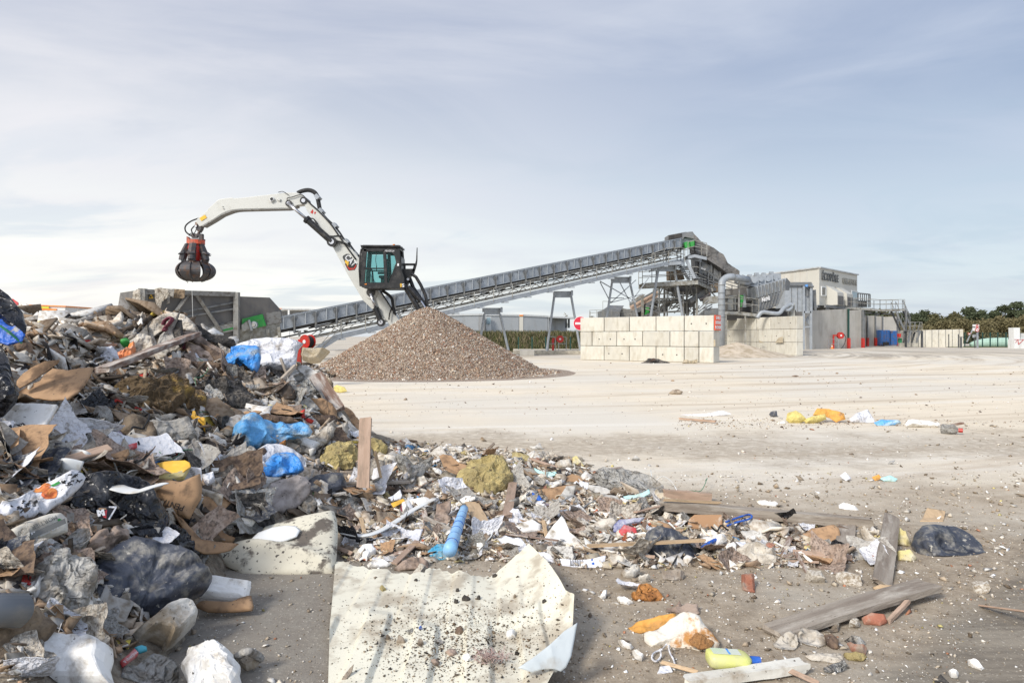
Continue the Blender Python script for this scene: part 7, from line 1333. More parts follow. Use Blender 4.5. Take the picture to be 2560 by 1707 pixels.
H('grey_plastic_sheet','large dusty dark-grey plastic sheet folded at the lower left','plastic sheet','gbag',[(232,1410),(262,1380),(300,1360),(326,1352),(350,1358),(400,1374),(430,1385),(462,1400),(486,1425),(508,1448),(516,1465),(500,1492),(470,1506),(440,1516),(408,1530),(380,1555),(345,1575),(310,1592),(282,1615),(264,1614),(245,1590),(236,1550),(232,1500),(230,1450)],.13,.05,5,off=.07,nb=90,rings=18)
cable('wrinkled black bin bag stretched behind the grey plastic','bbag',[(330,1345),(370,1340),(410,1360),(450,1385)],.05,'plastic_sack','plastic sack',flat=.6)
# PVC pipe
r_p=.052;p0,p1=P(-70,1525,2.12),P(72,1525,2.20);HEROES.append([(-70,1490),(85,1490),(85,1560),(-70,1560)])
pe_=empty('pvc_pipe',tuple(p1),'cut grey PVC pipe end poking in at the lower left edge','pipe');b=MB();d_=(p1-p0).normalized();n_p=24;ux_=d_.cross(Vector((0,0,1))).normalized();uz=ux_.cross(d_);vs=[];fs=[]
for(t,rr)in((p0,r_p),(p1,r_p),(p1-d_*.003,r_p-.005),(p0,r_p-.005)):
    for j in range(n_p):a=j/n_p*2*math.pi;vs.append(t+ux_*math.cos(a)*rr+uz*math.sin(a)*rr+(d_*.012*math.sin(a*2+1)if t is not p0 else Vector()))
for k in range(3):
    for j in range(n_p):fs.append((k*n_p+j,(k+1)*n_p+j,(k+1)*n_p+(j+1)%n_p,k*n_p+(j+1)%n_p))
b.add(vs,fs);b.build('pipe_wall',m_['pvc'],pe_,smooth=True);b=MB();b.tube([p1-d_*.09,p1-d_*.088],r_p+.002,24);b.build('pipe_ring',m_['pvcin'],pe_);b=MB();b.cyl(p1-d_*.06,d_,r_p-.006,.002,20);b.build('dark_bore',m_['pvcin'],pe_)
H('brown_sacking','brown wet sacking below the grey pipe at the left edge','sacking','carpet',[(-60,1560),(20,1562),(78,1555),(88,1530),(110,1550),(140,1575),(120,1600),(75,1625),(60,1680),(30,1740),(-60,1740)],.07,.05,5,off=.03)
H('foam_block','large white polystyrene block at the bottom left','foam block','foam',[(78,1690),(92,1655),(112,1612),(118,1602),(165,1600),(205,1598),(222,1610),(255,1604),(262,1618),(282,1622),(284,1650),(276,1675),(282,1700),(300,1740),(70,1750)],.10,.012,8,off=.05,edge=.05,lean=55,smooth=False)
H('foam_block','soiled white polystyrene block right of the grey plastic','foam block','foamd',[(326,1592),(345,1570),(378,1548),(410,1520),(440,1508),(462,1507),(478,1512),(492,1538),(488,1560),(460,1590),(432,1615),(412,1627),(408,1612),(370,1600),(340,1606)],.12,.015,8,off=.06,edge=.05,smooth=False)
H('foam_chunk','big rounded white polystyrene chunk on the grey ground at the bottom','foam chunk','foam',[(455,1672),(468,1650),(470,1632),(492,1622),(515,1612),(548,1614),(562,1632),(585,1642),(586,1658),(602,1670),(600,1690),(606,1712),(596,1740),(480,1745),(466,1700)],.09,.03,12,z=.06,lean=60,edge=.06,smooth=False)
H('foam_chunk','small grey-white foam lump right of the big rounded chunk','foam chunk','foamd',[(596,1655),(622,1644),(652,1655),(640,1670),(618,1678),(602,1668)],.03,.015,12,z=.02,lean=60,smooth=False)
cable('bent grey-white padded strip beside the rounded foam chunk','clothg',[(578,1652),(600,1636),(618,1628),(640,1636),(652,1646)],.016,'padded_strip','strip',zs=[.04,.08,.1,.07,.04])
fs_o=H('foam_slab','long white polystyrene slab lying on brown card, left of centre','foam slab','foam',[(500,1448),(512,1441),(560,1445),(627,1452),(626,1470),(618,1501),(570,1500),(500,1496)],.045,.006,8,z=.10,lean=50,smooth=False)
H('cardboard_sheet','curved brown cardboard base under the long white slab','cardboard','card',[(485,1515),(500,1503),(560,1506),(616,1503),(628,1488),(634,1515),(630,1526),(580,1530),(520,1530)],.02,.006,4,z=.05,lean=55)
pk=H('red_packet','small red packet with turquoise top in the dark gap','packet','redm',[(300,1652),(318,1638),(334,1622),(345,1634),(342,1642),(320,1658),(306,1668)],.02,.003,5,off=.06)
decal_text(pk,'Fiberpac',(322,1648),(338,1634),8,'wtxt',lift=.004);H('turquoise_cap','turquoise end flap of the small red packet','packet',M('turquoise_print',(.1,.5,.62),None,.5,bump=0),[(336,1618),(352,1612),(366,1616),(368,1626),(350,1632),(344,1632)],.012,.003,5,off=.07)
H('plastic_film','pale translucent film pocket at the bottom, right of the red packet','plastic film','film',[(302,1700),(320,1680),(348,1660),(385,1630),(400,1636),(432,1652),(446,1672),(445,1700),(440,1745),(300,1745)],.03,.015,5,off=.03)
H('foam_mat','muddy cream foam mat folded over on itself, left of the cream metal sheet','foam mat','creamf',[(546,1396),(560,1380),(590,1378),(640,1345),(662,1318),(700,1305),(770,1288),(835,1276),(842,1300),(845,1330),(842,1385),(836,1438),(790,1443),(720,1444),(640,1444),(606,1440),(590,1425),(560,1412)],.07,.012,3,off=.09,lean=62,nb=80,rings=14,fl=lambda u,v:.03*np.exp(-((v+.12+.25*u)/.12)**2))
H('white_plate','oval white plastic lid lying on the foam mat','lid',M('white_lid_plastic',(.78,.78,.76),(.72,.72,.7),.4,ns=2,bump=0,spk=GRIT,sa=.06,ss=50),[(630,1345),(645,1331),(680,1318),(715,1313),(740,1315),(750,1325),(742,1340),(715,1350),(680,1358),(650,1357)],.008,.001,2,off=.19,lean=66,thick=.008)
H('mud_clods','black mud clods scattered on the foam mat','mud','mud',[(735,1296),(760,1290),(800,1296),(810,1310),(790,1325),(765,1332),(745,1328),(728,1312)],.02,.03,18,off=.19,lean=66,edge=.4,smooth=False)
# grey lump, felt
H('grey_sack','pinkish-grey dust-caked sack below the white-rimmed sack','sack',M('pink_grey_sacking',(.46,.40,.36),(.36,.32,.30),.9,ns=4,dirt=(.2,.17,.15),da=.4,ds=8,bump=.6,spk=GRIT,sa=.2,ss=40),[(628,1240),(648,1218),(690,1205),(740,1192),(764,1198),(776,1212),(772,1235),(755,1258),(740,1270),(715,1278),(700,1292),(680,1298),(662,1290),(665,1270),(645,1252)],.12,.035,6,off=.08)
H('white_bag','small ribbed dirty white bag right of the pinkish sack','bag','cloth',[(752,1250),(765,1232),(785,1238),(795,1255),(784,1280),(765,1288),(754,1275)],.05,.02,8,off=.08)
H('felt_roll','dark grey speckled felt slab left of the upright plank','felt','black2',[(772,1200),(790,1188),(830,1180),(856,1182),(868,1210),(866,1220),(830,1232),(795,1238),(775,1228)],.05,.015,5,off=.08).data.materials[0]=m_['gbag']
H('mineral_wool','olive mineral wool slab hanging left of the upright plank','mineral wool','wool',[(795,1160),(812,1120),(845,1108),(880,1105),(896,1130),(890,1165),(872,1185),(850,1180),(838,1192),(820,1195),(808,1175)],.08,.05,9,off=.06,edge=.15,nb=80,rings=14,smooth=False)
H('mineral_wool','olive mineral wool piece right of the upright plank','mineral wool','wool',[(928,1100),(950,1104),(968,1122),(962,1150),(945,1160),(930,1150)],.06,.04,9,off=.04,edge=.15,smooth=False)
for i,(pl,mt,lb)in enumerate([([(715,1105),(740,1090),(770,1092),(800,1080),(836,1052),(838,1075),(822,1105),(800,1120),(770,1142),(750,1140),(752,1120)],'cloth','folded beige cloth right of the bubble wrap'),([(798,1066),(836,1052),(834,1090),(812,1112),(800,1110)],'clothg','upright beige tube of cloth'),([(835,1070),(868,1055),(870,1085),(850,1105),(832,1108)],'cloth','grey-beige cloth lobe at the right'),([(742,1092),(760,1095),(800,1112),(780,1130),(752,1112)],'foam','clean white foam block on the beige cloth'),([(565,1140),(580,1120),(600,1118),(605,1132),(588,1150),(570,1165)],'clothg','grey gritty lump left of the white-rimmed sack'),([(780,1165),(790,1130),(812,1112),(800,1150),(790,1168)],'black2','dark rubber sliver beside the mineral wool'),([(526,1170),(548,1172),(545,1182),(528,1183)],'foam','small white scrap right of the carpet felt'),([(505,1188),(530,1182),(535,1205),(518,1215),(506,1208)],'paper','white tile fragment right of the delivery label'),([(575,1182),(590,1190),(605,1215),(612,1240),(600,1238),(590,1215)],'gyp','narrow broken plaster shard standing in the rubble'),([(575,1252),(602,1246),(600,1262),(580,1262)],'gyp','small plasterboard piece left of the pinkish sack'),([(564,1302),(590,1290),(625,1296),(638,1305),(628,1318),(600,1310),(572,1312)],'foam','white gnawed foam strip above the foam mat'),([(548,1320),(580,1312),(590,1330),(570,1340),(552,1336)],'film','crushed grey film above the foam mat'),([(812,1105),(836,1100),(850,1112),(838,1125),(818,1122)],'gyp','folded grey card near the mineral wool'),([(828,1242),(860,1232),(900,1245),(880,1258),(848,1256)],'cloth','flat grey-beige debris sheet left of the plank foot')]):
    H('debris_piece',lb,'debris',mt,pl,.03 if mt in('foam','gyp')else.06,.02,7,off=.07,edge=.06)
plank('tall pinkish plank standing upright at the foot of the tall heap','woodp',(914,1047),(908,1219),.092,.028,D1=5.35,D2=5.1,side=(0,-1,0),seg=12)
plank('thin splintered stake right of the upright plank','woodt',(938,1128),(952,1192),.02,.012,D1=5.4,D2=5.3,side=(0,-1,0))
plank('long dark lath lying flat at the foot of the upright plank','woodg',(842,1230),(1020,1222),.06,.02,lift=.06)
# --- low spread, from left to right
def lp(lb,cat,mt,pl,bu=.02,am=.012,fr=6,off=.04,**k):return H(cat.replace(' ','_').replace('-','_'),lb,cat,mt,pl,bu,am,fr,off=off,**k)
lp('large olive-yellow mineral wool clump in the low debris','mineral wool','wool',[(1138,1205),(1150,1185),(1165,1170),(1185,1158),(1215,1152),(1240,1150),(1262,1156),(1274,1172),(1282,1195),(1278,1215),(1268,1235),(1248,1242),(1240,1256),(1215,1262),(1200,1270),(1182,1258),(1168,1240),(1150,1225)],.15,.05,10,nb=90,rings=16,edge=.1,smooth=False)
lp('torn tan cardboard panel above the mineral wool clump','cardboard','card',[(1098,1140),(1108,1136),(1128,1138),(1148,1158),(1167,1166),(1168,1175),(1150,1196),(1116,1196),(1108,1165)],0,.02,4,.10,thick=.01)
lp('square tan cardboard piece left of the mineral wool clump','cardboard','card',[(1120,1212),(1138,1210),(1156,1234),(1120,1233)],0,.01,4,.06)
lp('twisted white plastic film streaming down in the low debris','plastic film','film',[(985,1148),(1010,1150),(1036,1162),(1060,1155),(1085,1145),(1080,1165),(1062,1182),(1052,1198),(1036,1208),(1034,1225),(1020,1245),(1026,1215),(1028,1190),(1010,1182),(990,1165)],.05,.04,9,.09)
lp('pale stone-shaped plaster lump below the twisted film','plaster lump','plast',[(1044,1195),(1058,1190),(1070,1208),(1064,1232),(1054,1236),(1046,1222)],.06,.02)
lp('white and yellow printed paper left of centre','paper','paper',[(970,1245),(982,1240),(1000,1225),(1006,1240),(1000,1248),(975,1256)],.01,.015,8,.08)
lp('yellow lower half of the printed paper','paper','yplas',[(977,1258),(1008,1246),(1013,1253),(984,1268)],0,.006,8,.09)
lp('maroon torn fabric scrap beside the yellow paper','fabric','maroon',[(1002,1262),(1018,1255),(1022,1265),(1006,1286),(1000,1282)],.02,.015,8,.07)
lp('brown crumpled card left of the yellow paper','cardboard','cardw',[(934,1206),(950,1208),(980,1218),(988,1222),(960,1232),(940,1230)],.03,.02,5,.05)
cable('curved white plastic strip sweeping across the low debris','strap',[(856,1358),(900,1366),(940,1358),(985,1332),(1030,1300),(1088,1268)],.026,'plastic_strip','strip',lift=.07,flat=.25,n=10)
lp('long grey-pink torn board standing above the blue tube','board','gyp',[(1092,1256),(1128,1252),(1128,1275),(1120,1290),(1128,1300),(1122,1335),(1105,1328),(1072,1322),(1085,1302),(1090,1280)],.01,.03,5,.10).data.materials[0]=m_['cardp']
lp('dirty cream film left of the blue tube','plastic film','cloth',[(1062,1300),(1085,1278),(1092,1290),(1080,1310),(1064,1312)],.02,.02,7,.07)
# blue foil tube
q0,q1=G(1124,1376,.10),P(1160,1272,4.85);tb=empty('blue_tube',tuple(q0),'light blue ribbed foil tube standing tilted in blue spilt powder','tube');HEROES.append([(1105,1375),(1135,1380),(1180,1275),(1145,1265)]);b=MB();d_=(q1-q0);b.tube([q0+d_*t for t in[i/16 for i in range(17)]],[.040-.010*i/16+.002*math.sin(i*2)for i in range(17)],16);b.build('tube_body',m_['teal'],tb,smooth=True)
b=MB();[b.tube([q0+d_*t,q0+d_*(t+.008)],.0415-.010*t,16)for t in(.12,.26,.4,.54,.67,.8)];b.build('tube_rib',m_['bluet'],tb)
lp('spilt bright blue powder and lumps around the foot of the blue tube','powder','tealp',[(1068,1380),(1090,1368),(1115,1355),(1135,1370),(1155,1380),(1150,1395),(1130,1400),(1112,1418),(1085,1410),(1072,1395)],.02,.03,16,.015,edge=.4,smooth=False,nb=80)
lp('beige stone lying at the foot of the blue tube','stone','plast',[(1112,1372),(1122,1364),(1142,1372),(1148,1390),(1140,1402),(1122,1396)],.03,.01,8,.09,smooth=False)
lp('white notebook page standing in the low debris','paper','paper',[(1012,1372),(1024,1330),(1040,1321),(1058,1323),(1046,1352),(1040,1376),(1014,1379)],0,.008,5,.07)
lp('white knobbly foam lump left of the notebook page','foam lump','foam',[(893,1382),(905,1368),(930,1364),(942,1378),(938,1390),(925,1400),(918,1418),(905,1402)],.05,.02,9,.03,smooth=False)
lp('flat white foam lump above the cream sheet corner','foam lump','foam',[(918,1412),(935,1398),(962,1400),(981,1412),(970,1420),(940,1422),(922,1420)],.03,.012,9,.02,smooth=False)
lp('dark speckled tar patch near the notebook page','tar lump','mud',[(990,1382),(1012,1376),(1040,1372),(1046,1385),(1035,1395),(1005,1398)],.02,.02,15,.02,smooth=False)
lp('brown crumpled paper heap just behind the cream sheet','paper','cardp',[(985,1428),(1008,1405),(1030,1398),(1058,1395),(1072,1405),(1072,1425),(1040,1432),(1000,1436)],.04,.03,9,.02)
plank('pale triangular plywood offcut leaning in the low debris','woodt',(1178,1275),(1205,1328),.10,.012,lift=.06,D1=None)
plank('tan broken plank standing right of the mineral wool clump','woodp',(1282,1225),(1268,1310),.07,.02,lift=.06,side=(0,-1,.4))
lp('white crumpled cloth sheet in the centre of the low debris','cloth','wbag',[(1264,1288),(1282,1270),(1296,1275),(1308,1298),(1318,1312),(1300,1322),(1270,1328),(1266,1310)],.03,.03,8,.07)
lp('long white crushed plastic roll in the low debris','plastic roll','foam',[(1284,1322),(1310,1308),(1335,1306),(1355,1318),(1352,1335),(1330,1338),(1305,1344),(1288,1340)],.05,.02,8,.05)
lp('white folded papers spreading below the plastic roll','paper','paper',[(1246,1350),(1262,1342),(1300,1352),(1330,1378),(1380,1392),(1400,1412),(1428,1425),(1380,1424),(1330,1415),(1300,1390),(1262,1368)],.02,.025,7,.04)
np_o=lp('white printed leaflet with blue ring marks in front of the low debris','paper','paper',[(1400,1396),(1440,1400),(1480,1398),(1514,1392),(1510,1418),(1470,1426),(1430,1424),(1405,1415)],0,.008,4,.03)
for k in range(6):onp(np_o,[(1425+k*6,1402),(1427+k*6,1402),(1428+k*6,1420),(1426+k*6,1420)],.012,m_['gtxt'],'print_line')
for cx_,cy_ in((1481,1402),(1483,1411)):onp(np_o,[(cx_+4*math.cos(a),cy_+3*math.sin(a))for a in[k*.7 for k in range(9)]],.012,m_['bluet'],'ring_mark')
lp('large mud-spotted white board angled in the low debris','board','foam',[(1360,1348),(1372,1330),(1385,1312),(1404,1290),(1412,1298),(1424,1330),(1448,1350),(1470,1372),(1452,1380),(1420,1382),(1384,1384),(1370,1366)],0,.012,4,.08,thick=.012)
lp('beige stone slab right of the mud-spotted board','stone slab','stone',[(1440,1335),(1450,1322),(1480,1312),(1505,1296),(1535,1294),(1542,1305),(1528,1322),(1500,1332),(1452,1346)],.035,.01,5,.06).data.materials[0]=m_['plast']
rm_=lp('crumpled navy and white printed packaging','packaging','navy',[(1532,1320),(1545,1302),(1575,1298),(1612,1294),(1600,1306),(1570,1312),(1556,1325),(1545,1345),(1534,1340)],.02,.02,10,.07)
lp('bright red printed card inside the navy packaging','card','redm',[(1546,1330),(1560,1312),(1590,1320),(1592,1332),(1566,1338),(1544,1344)],.01,.012,6,.085)
for i,(pl,mt,lb)in enumerate([([(1345,1225),(1398,1216),(1440,1212),(1412,1252),(1382,1270),(1362,1252)],'card','tan sheet in the centre right debris'),([(1382,1268),(1415,1215),(1440,1214),(1432,1245),(1410,1270)],'gyp','grey cement board overlapping the tan sheet'),([(1448,1203),(1472,1207),(1472,1236),(1452,1236)],'paper','upright white paper flap'),([(1470,1212),(1500,1215),(1535,1228),(1538,1250),(1500,1248),(1474,1236)],'gyp','grey plasterboard sheet left of the film loop'),([(1500,1236),(1545,1240),(1560,1262),(1525,1265),(1500,1255)],'gyp','second grey plasterboard sheet'),([(1430,1262),(1450,1262),(1480,1292),(1470,1290),(1450,1275)],'gyp','narrow curved board edge'),([(1540,1275),(1575,1262),(1612,1255),(1600,1272),(1570,1288),(1548,1285)],'cloth','soiled white rag under the film loop'),([(1334,1170),(1352,1178),(1388,1180),(1395,1188),(1370,1195),(1345,1192)],'cyan','turquoise and white striped plastic strip'),([(1555,1242),(1590,1236),(1624,1224),(1626,1234),(1600,1248),(1558,1256)],'cyan','turquoise foam strip inside the film loop'),([(1330,1232),(1350,1238),(1358,1252),(1345,1252),(1332,1243)],'bluet','small blue plastic sliver'),([(1334,1250),(1352,1252),(1378,1264),(1368,1270),(1340,1262)],'lilac','pale lilac rag below the blue sliver'),([(1410,1195),(1430,1185),(1448,1190),(1458,1202),(1440,1212),(1415,1210)],'card','curled brown card pieces at the top of the debris'),([(1278,1175),(1300,1165),(1330,1172),(1345,1185),(1320,1190),(1285,1200)],'clothg','grey bent sheet with dark hollow right of the mineral wool'),([(1282,1205),(1320,1190),(1330,1200),(1310,1212),(1290,1214)],'gyp','flat grey board edge right of the mineral wool'),([(1388,1160),(1400,1150),(1425,1148),(1430,1165),(1410,1178),(1392,1175)],'foamd','off-white foam pieces on the top edge of the debris'),([(1430,1145),(1440,1140),(1455,1155),(1462,1172),(1445,1178),(1432,1165)],'yfoam','pale yellow foam chunk on the top edge of the debris'),([(1300,1240),(1316,1240),(1318,1258),(1292,1256)],'plast','rounded white plaster piece'),([(1195,1280),(1238,1282),(1236,1302),(1200,1305)],'stone','brown flat fibreboard under the mineral wool'),([(940,1280),(985,1278),(1000,1300),(970,1325),(945,1310)],'stone','round brown stone slab left of the blue tube'),([(1250,1248),(1262,1258),(1250,1272),(1240,1262)],'wool','tiny olive wool tuft beside the tan broken plank'),([(1625,1312),(1648,1300),(1672,1310),(1688,1326),(1668,1332),(1640,1330)],'card','tan triangular card left of the hardboard'),([(1605,1310),(1612,1300),(1622,1310),(1612,1340),(1600,1342)],'cardw','curled brown bark strip'),([(1560,1360),(1580,1356),(1592,1370),(1596,1388),(1575,1392),(1558,1378)],'foamd','white rubble lump left of the dark grey bag'),([(1520,1382),(1545,1388),(1565,1405),(1555,1422),(1530,1418),(1518,1405)],'foamd','cream rubble lump below the lath'),([(1850,1330),(1880,1325),(1905,1335),(1890,1348),(1868,1352)],'gyp','grey angular fragment right of the blue wires'),([(1838,1358),(1862,1354),(1872,1368),(1855,1372)],'paper','pale lilac paper scrap right of the blue wires')]):
    lp(lb,'debris piece',mt,pl,.03 if mt in('foam','foamd','yfoam','plast','stone','wool')else.008,.015,7,.06,edge=.07,smooth=False if mt in('plast','foamd','stone')else None)
lp('billowing loop of clear grey film at the right end of the debris','plastic film','film',[(1478,1195),(1500,1180),(1540,1173),(1590,1175),(1630,1188),(1655,1212),(1658,1240),(1645,1262),(1625,1272),(1600,1268),(1612,1248),(1625,1232),(1600,1222),(1560,1226),(1520,1222),(1495,1215)],.10,.035,5,.10,nb=80,rings=14)
plank('long pale-brown timber beam lying behind the right debris','woodp',(1652,1262),(2178,1308),.075,.062,z1=.10,z2=.05,seg=14).data.materials[0]=m_['woodg']
plank('short brown timber behind the long beam','woodp',(1658,1232),(1776,1242),.06,.06,z1=.06,z2=.04)
plank('thin orange batten lying on the long beam','woodt',(1658,1249),(1800,1256),.025,.015,z1=.15,z2=.13)
lp('brown hardboard square standing in the right debris','hardboard','board',[(1715,1342),(1722,1298),(1736,1286),(1806,1286),(1806,1322),(1800,1345)],0,.003,2,.06,lean=30,thick=.008)
plank('long pale lath running in front of the hardboard','woodt',(1472,1364),(1762,1350),.03,.015,z1=.06,z2=.12,seg=12)
lp('white foam bar holding two blue wires','foam bar','foam',[(1724,1358),(1760,1345),(1812,1338),(1818,1352),(1800,1362),(1752,1374)],.03,.005,6,.09,smooth=False)
cable('blue wire hairpin sticking out of the foam bar','bluet',[(1815,1342),(1850,1328),(1872,1322),(1880,1328),(1870,1335),(1845,1342),(1818,1352)],.007,'blue_wire','wire',lift=.10)
cable('blue plastic rod under the foam bar','bluet',[(1755,1390),(1775,1376),(1800,1364)],.012,'blue_rod','rod',lift=.05)
lp('crumpled dusty dark-grey bag in front of the hardboard','plastic bag','gbag',[(1608,1368),(1615,1345),(1640,1328),(1675,1330),(1705,1345),(1735,1360),(1750,1385),(1762,1410),(1742,1422),(1700,1425),(1655,1418),(1625,1402),(1612,1388)],.09,.04,8,.03,nb=80,rings=16)
plank('grey weathered plank standing on end right of the debris','woodg',(2230,1290),(2205,1458),.095,.022,z1=.12,z2=.02,side=(0,-.6,.8),seg=12)
plank('wide brown board lying under the grey weathered plank','woodt',(2118,1318),(2112,1385),.11,.012,lift=.04).data.materials[0]=m_['woodg']
lp('cracked tan cardboard sheets left of the grey plank','cardboard','card',[(2005,1340),(2030,1318),(2085,1312),(2098,1320),(2105,1350),(2110,1385),(2070,1380),(2030,1376),(2010,1360)],.02,.03,4,.05,thick=.01)
for i,(pl,lb)in enumerate([([(2146,1325),(2160,1320),(2180,1340),(2200,1365),(2196,1392),(2175,1380),(2158,1352)],'white fibrous board standing beside the grey plank'),([(2130,1352),(2150,1348),(2175,1372),(2178,1398),(2160,1420),(2138,1410),(2126,1380)],'cream plaster clump left of the grey plank'),([(1842,1368),(1870,1356),(1900,1362),(1930,1378),(1945,1400),(1940,1420),(1900,1428),(1868,1425),(1845,1400)],'grey-brown plaster slab pile in the right debris'),([(1905,1385),(1935,1370),(1945,1395),(1930,1425),(1910,1422)],'ribbed grey insulation fragment'),([(1560,1425),(1590,1418),(1600,1430),(1582,1448),(1560,1448),(1552,1438)],'white foam lump on the open ground below the debris'),([(1596,1444),(1612,1440),(1626,1448),(1615,1454),(1598,1454)],'flat oval foam lump on the open ground below the debris')]):
    lp(lb,'rubble lump','foamd' if i not in(2,3)else 'plast',pl,.035,.03,10,.03,smooth=False)
lp('dusty dark grey crushed plastic bowl at the right end','plastic bowl','gbag',[(2277,1365),(2285,1335),(2305,1316),(2345,1311),(2390,1315),(2430,1335),(2455,1362),(2465,1388),(2440,1405),(2400,1414),(2360,1418),(2325,1412),(2295,1392)],.10,.012,5,.05,lean=55,nb=80,rings=16,fl=lambda u,v:-.09*np.exp(-(((u+.12)/.22)**2+((v+.1)/.22)**2))+.012*np.sin(18*np.hypot(u+.12,v+.1))*np.exp(-(((u+.12)/.4)**2+((v+.1)/.4)**2)))
lp('yellow mottled foam lump between grey plank and plastic bowl','foam lump','yfoam',[(2236,1332),(2250,1325),(2265,1335),(2278,1362),(2272,1380),(2245,1378),(2236,1355)],.06,.012,8,.03)
lp('cream and brown foam lump below the yellow one','foam lump','yfoam',[(2243,1382),(2275,1378),(2292,1395),(2278,1412),(2246,1410)],.035,.012,8,.02)
lp('pale rectangular board lying behind the plastic bowl','board','woodt',[(2318,1268),(2364,1276),(2358,1312),(2300,1312)],0,.004,3,.02,lean=70,thick=.02)
plank('long weathered grey plank lying diagonally at the lower right','woodg',(1930,1584),(2325,1462),.125,.03,z1=.02,z2=.06,seg=14,bend=.01)
plank('narrow round stick leaning under the diagonal plank','woodp',(2222,1552),(2270,1502),.018,.018,z1=.01,z2=.05)
lp('dirty red hollow brick beside the diagonal plank','brick','brick',[(2154,1545),(2170,1536),(2212,1540),(2218,1555),(2200,1568),(2160,1560)],.03,.004,8,.03,lean=55,smooth=False)
lp('worn wood offcut above the diagonal plank','wood offcut','woodt',[(2182,1468),(2200,1460),(2235,1464),(2225,1480),(2190,1484)],.015,.004,6,.02)
lp('crumpled rust-brown wax paper on the open ground','paper','opaper',[(1578,1492),(1590,1486),(1600,1465),(1625,1460),(1645,1475),(1664,1499),(1640,1506),(1606,1513),(1586,1508)],.05,.025,9,.02)
lp('torn orange envelope left of the dirty white bag','envelope','opaper2',[(1570,1570),(1590,1556),(1625,1548),(1660,1542),(1690,1538),(1692,1555),(1665,1568),(1640,1575),(1618,1585),(1600,1594),(1582,1588)],.015,.02,6,.03)
lp('dirty white cloth bag with rusty brown stains on the ground','cloth bag','wbag',[(1610,1585),(1640,1578),(1680,1558),(1712,1542),(1745,1548),(1765,1575),(1785,1600),(1798,1618),(1785,1634),(1750,1638),(1715,1630),(1690,1628),(1660,1618),(1630,1625),(1612,1605)],.05,.03,9,.03,nb=80,rings=14).data.materials[0]=M('rust_stained_cloth',(.74,.70,.62),(.66,.60,.50),.85,ns=5,dirt=(.45,.22,.07),da=.34,ds=9,dsoft=.06,bump=.7,bs=12,bd=.02)
lp('matted brown fibre clump on the dirty white bag','fibre clump','carpet',[(1722,1600),(1740,1586),(1772,1590),(1786,1605),(1776,1622),(1748,1626),(1728,1616)],.03,.02,14,.07,smooth=False).data.materials[0]=M('rust_fibre',(.28,.13,.05),(.38,.2,.08),1,ns=9,bump=1,bs=50,bd=.02)
cable('thin white cord looping out of the dirty bag','wbag',[(1666,1610),(1655,1622),(1634,1632),(1630,1645),(1640,1652),(1652,1640),(1650,1622)],.004,'cord','cord',zs=[.05]+[.012]*5+[.04])
cable('second white cord ending in a small white tag','wbag',[(1672,1612),(1674,1630),(1684,1648),(1686,1662),(1676,1668)],.004,'cord','cord',zs=[.05,.02,.012,.012,.012])
lp('small white square tag on the ground below the bag','tag','paper',[(1650,1665),(1676,1662),(1682,1678),(1662,1688),(1643,1691)],.015,.004,8,.01)
# yellow bottle
b0,b1=G(1768,1644,.055),G(1877,1650,.045);bt=empty('yellow_bottle',tuple(b0),'translucent yellow-green detergent bottle with blue cap lying on the ground','bottle');HEROES.append([(1765,1620),(1880,1620),(1885,1668),(1765,1668)])
d_=(b1-b0).normalized();b=MB();Ln=(b1-b0).length;sx_=d_.cross(Vector((0,0,1))).normalized();vs=[];K=12;prof=[(0,.55),(.03,.85),(.12,1),(.45,.98),(.80,1),(.90,.86),(.97,.5),(1.0,.34)]
for t,s in prof:
    for j in range(16):a=j/16*2*math.pi;ca,sa=math.cos(a),math.sin(a);vs.append(b0+d_*Ln*t+sx_*.048*s*(abs(ca)**.6)*(1 if ca>0 else-1)+Vector((0,0,1))*.030*s*(abs(sa)**.6)*(1 if sa>0 else-1))
b.add(vs,[(i*16+j,i*16+(j+1)%16,(i+1)*16+(j+1)%16,(i+1)*16+j)for i in range(7)for j in range(16)]+[tuple(range(15,-1,-1)),tuple(112+j for j in range(16))]);b.build('bottle_body',m_['ybot'],bt,smooth=True)
b=MB();b.cyl(b1+d_*.018,d_,.017,.036,16);b.build('cap',m_['bluet'],bt,smooth=False)
b=MB();c_=b0+d_*Ln*.42;b.box(c_+Vector((0,0,.0305)),(.11,.05,.001),Matrix((d_,-sx_,Vector((0,0,1)))).transposed());b.box(c_+Vector((0,0,.0315))+d_*.01,(.008,.048,.001),Matrix((d_,-sx_,Vector((0,0,1)))).transposed(),1);b.build('bottle_label',[M('faded_label',(.52,.62,.42),(.6,.62,.55),.6,ns=12,bump=0),m_['bluec']],bt)
plank('white painted wooden rail lying at the bottom right','foam',(1716,1705),(2008,1662),.055,.035,z1=.03,z2=.03,seg=10).data.materials[0]=M('chipped_white_paint_wood',(.72,.70,.63),(.6,.57,.5),.7,ns=3,dirt=(.35,.28,.2),da=.25,ds=9,bump=.3,spk=DIRT,sa=.2,ss=45)
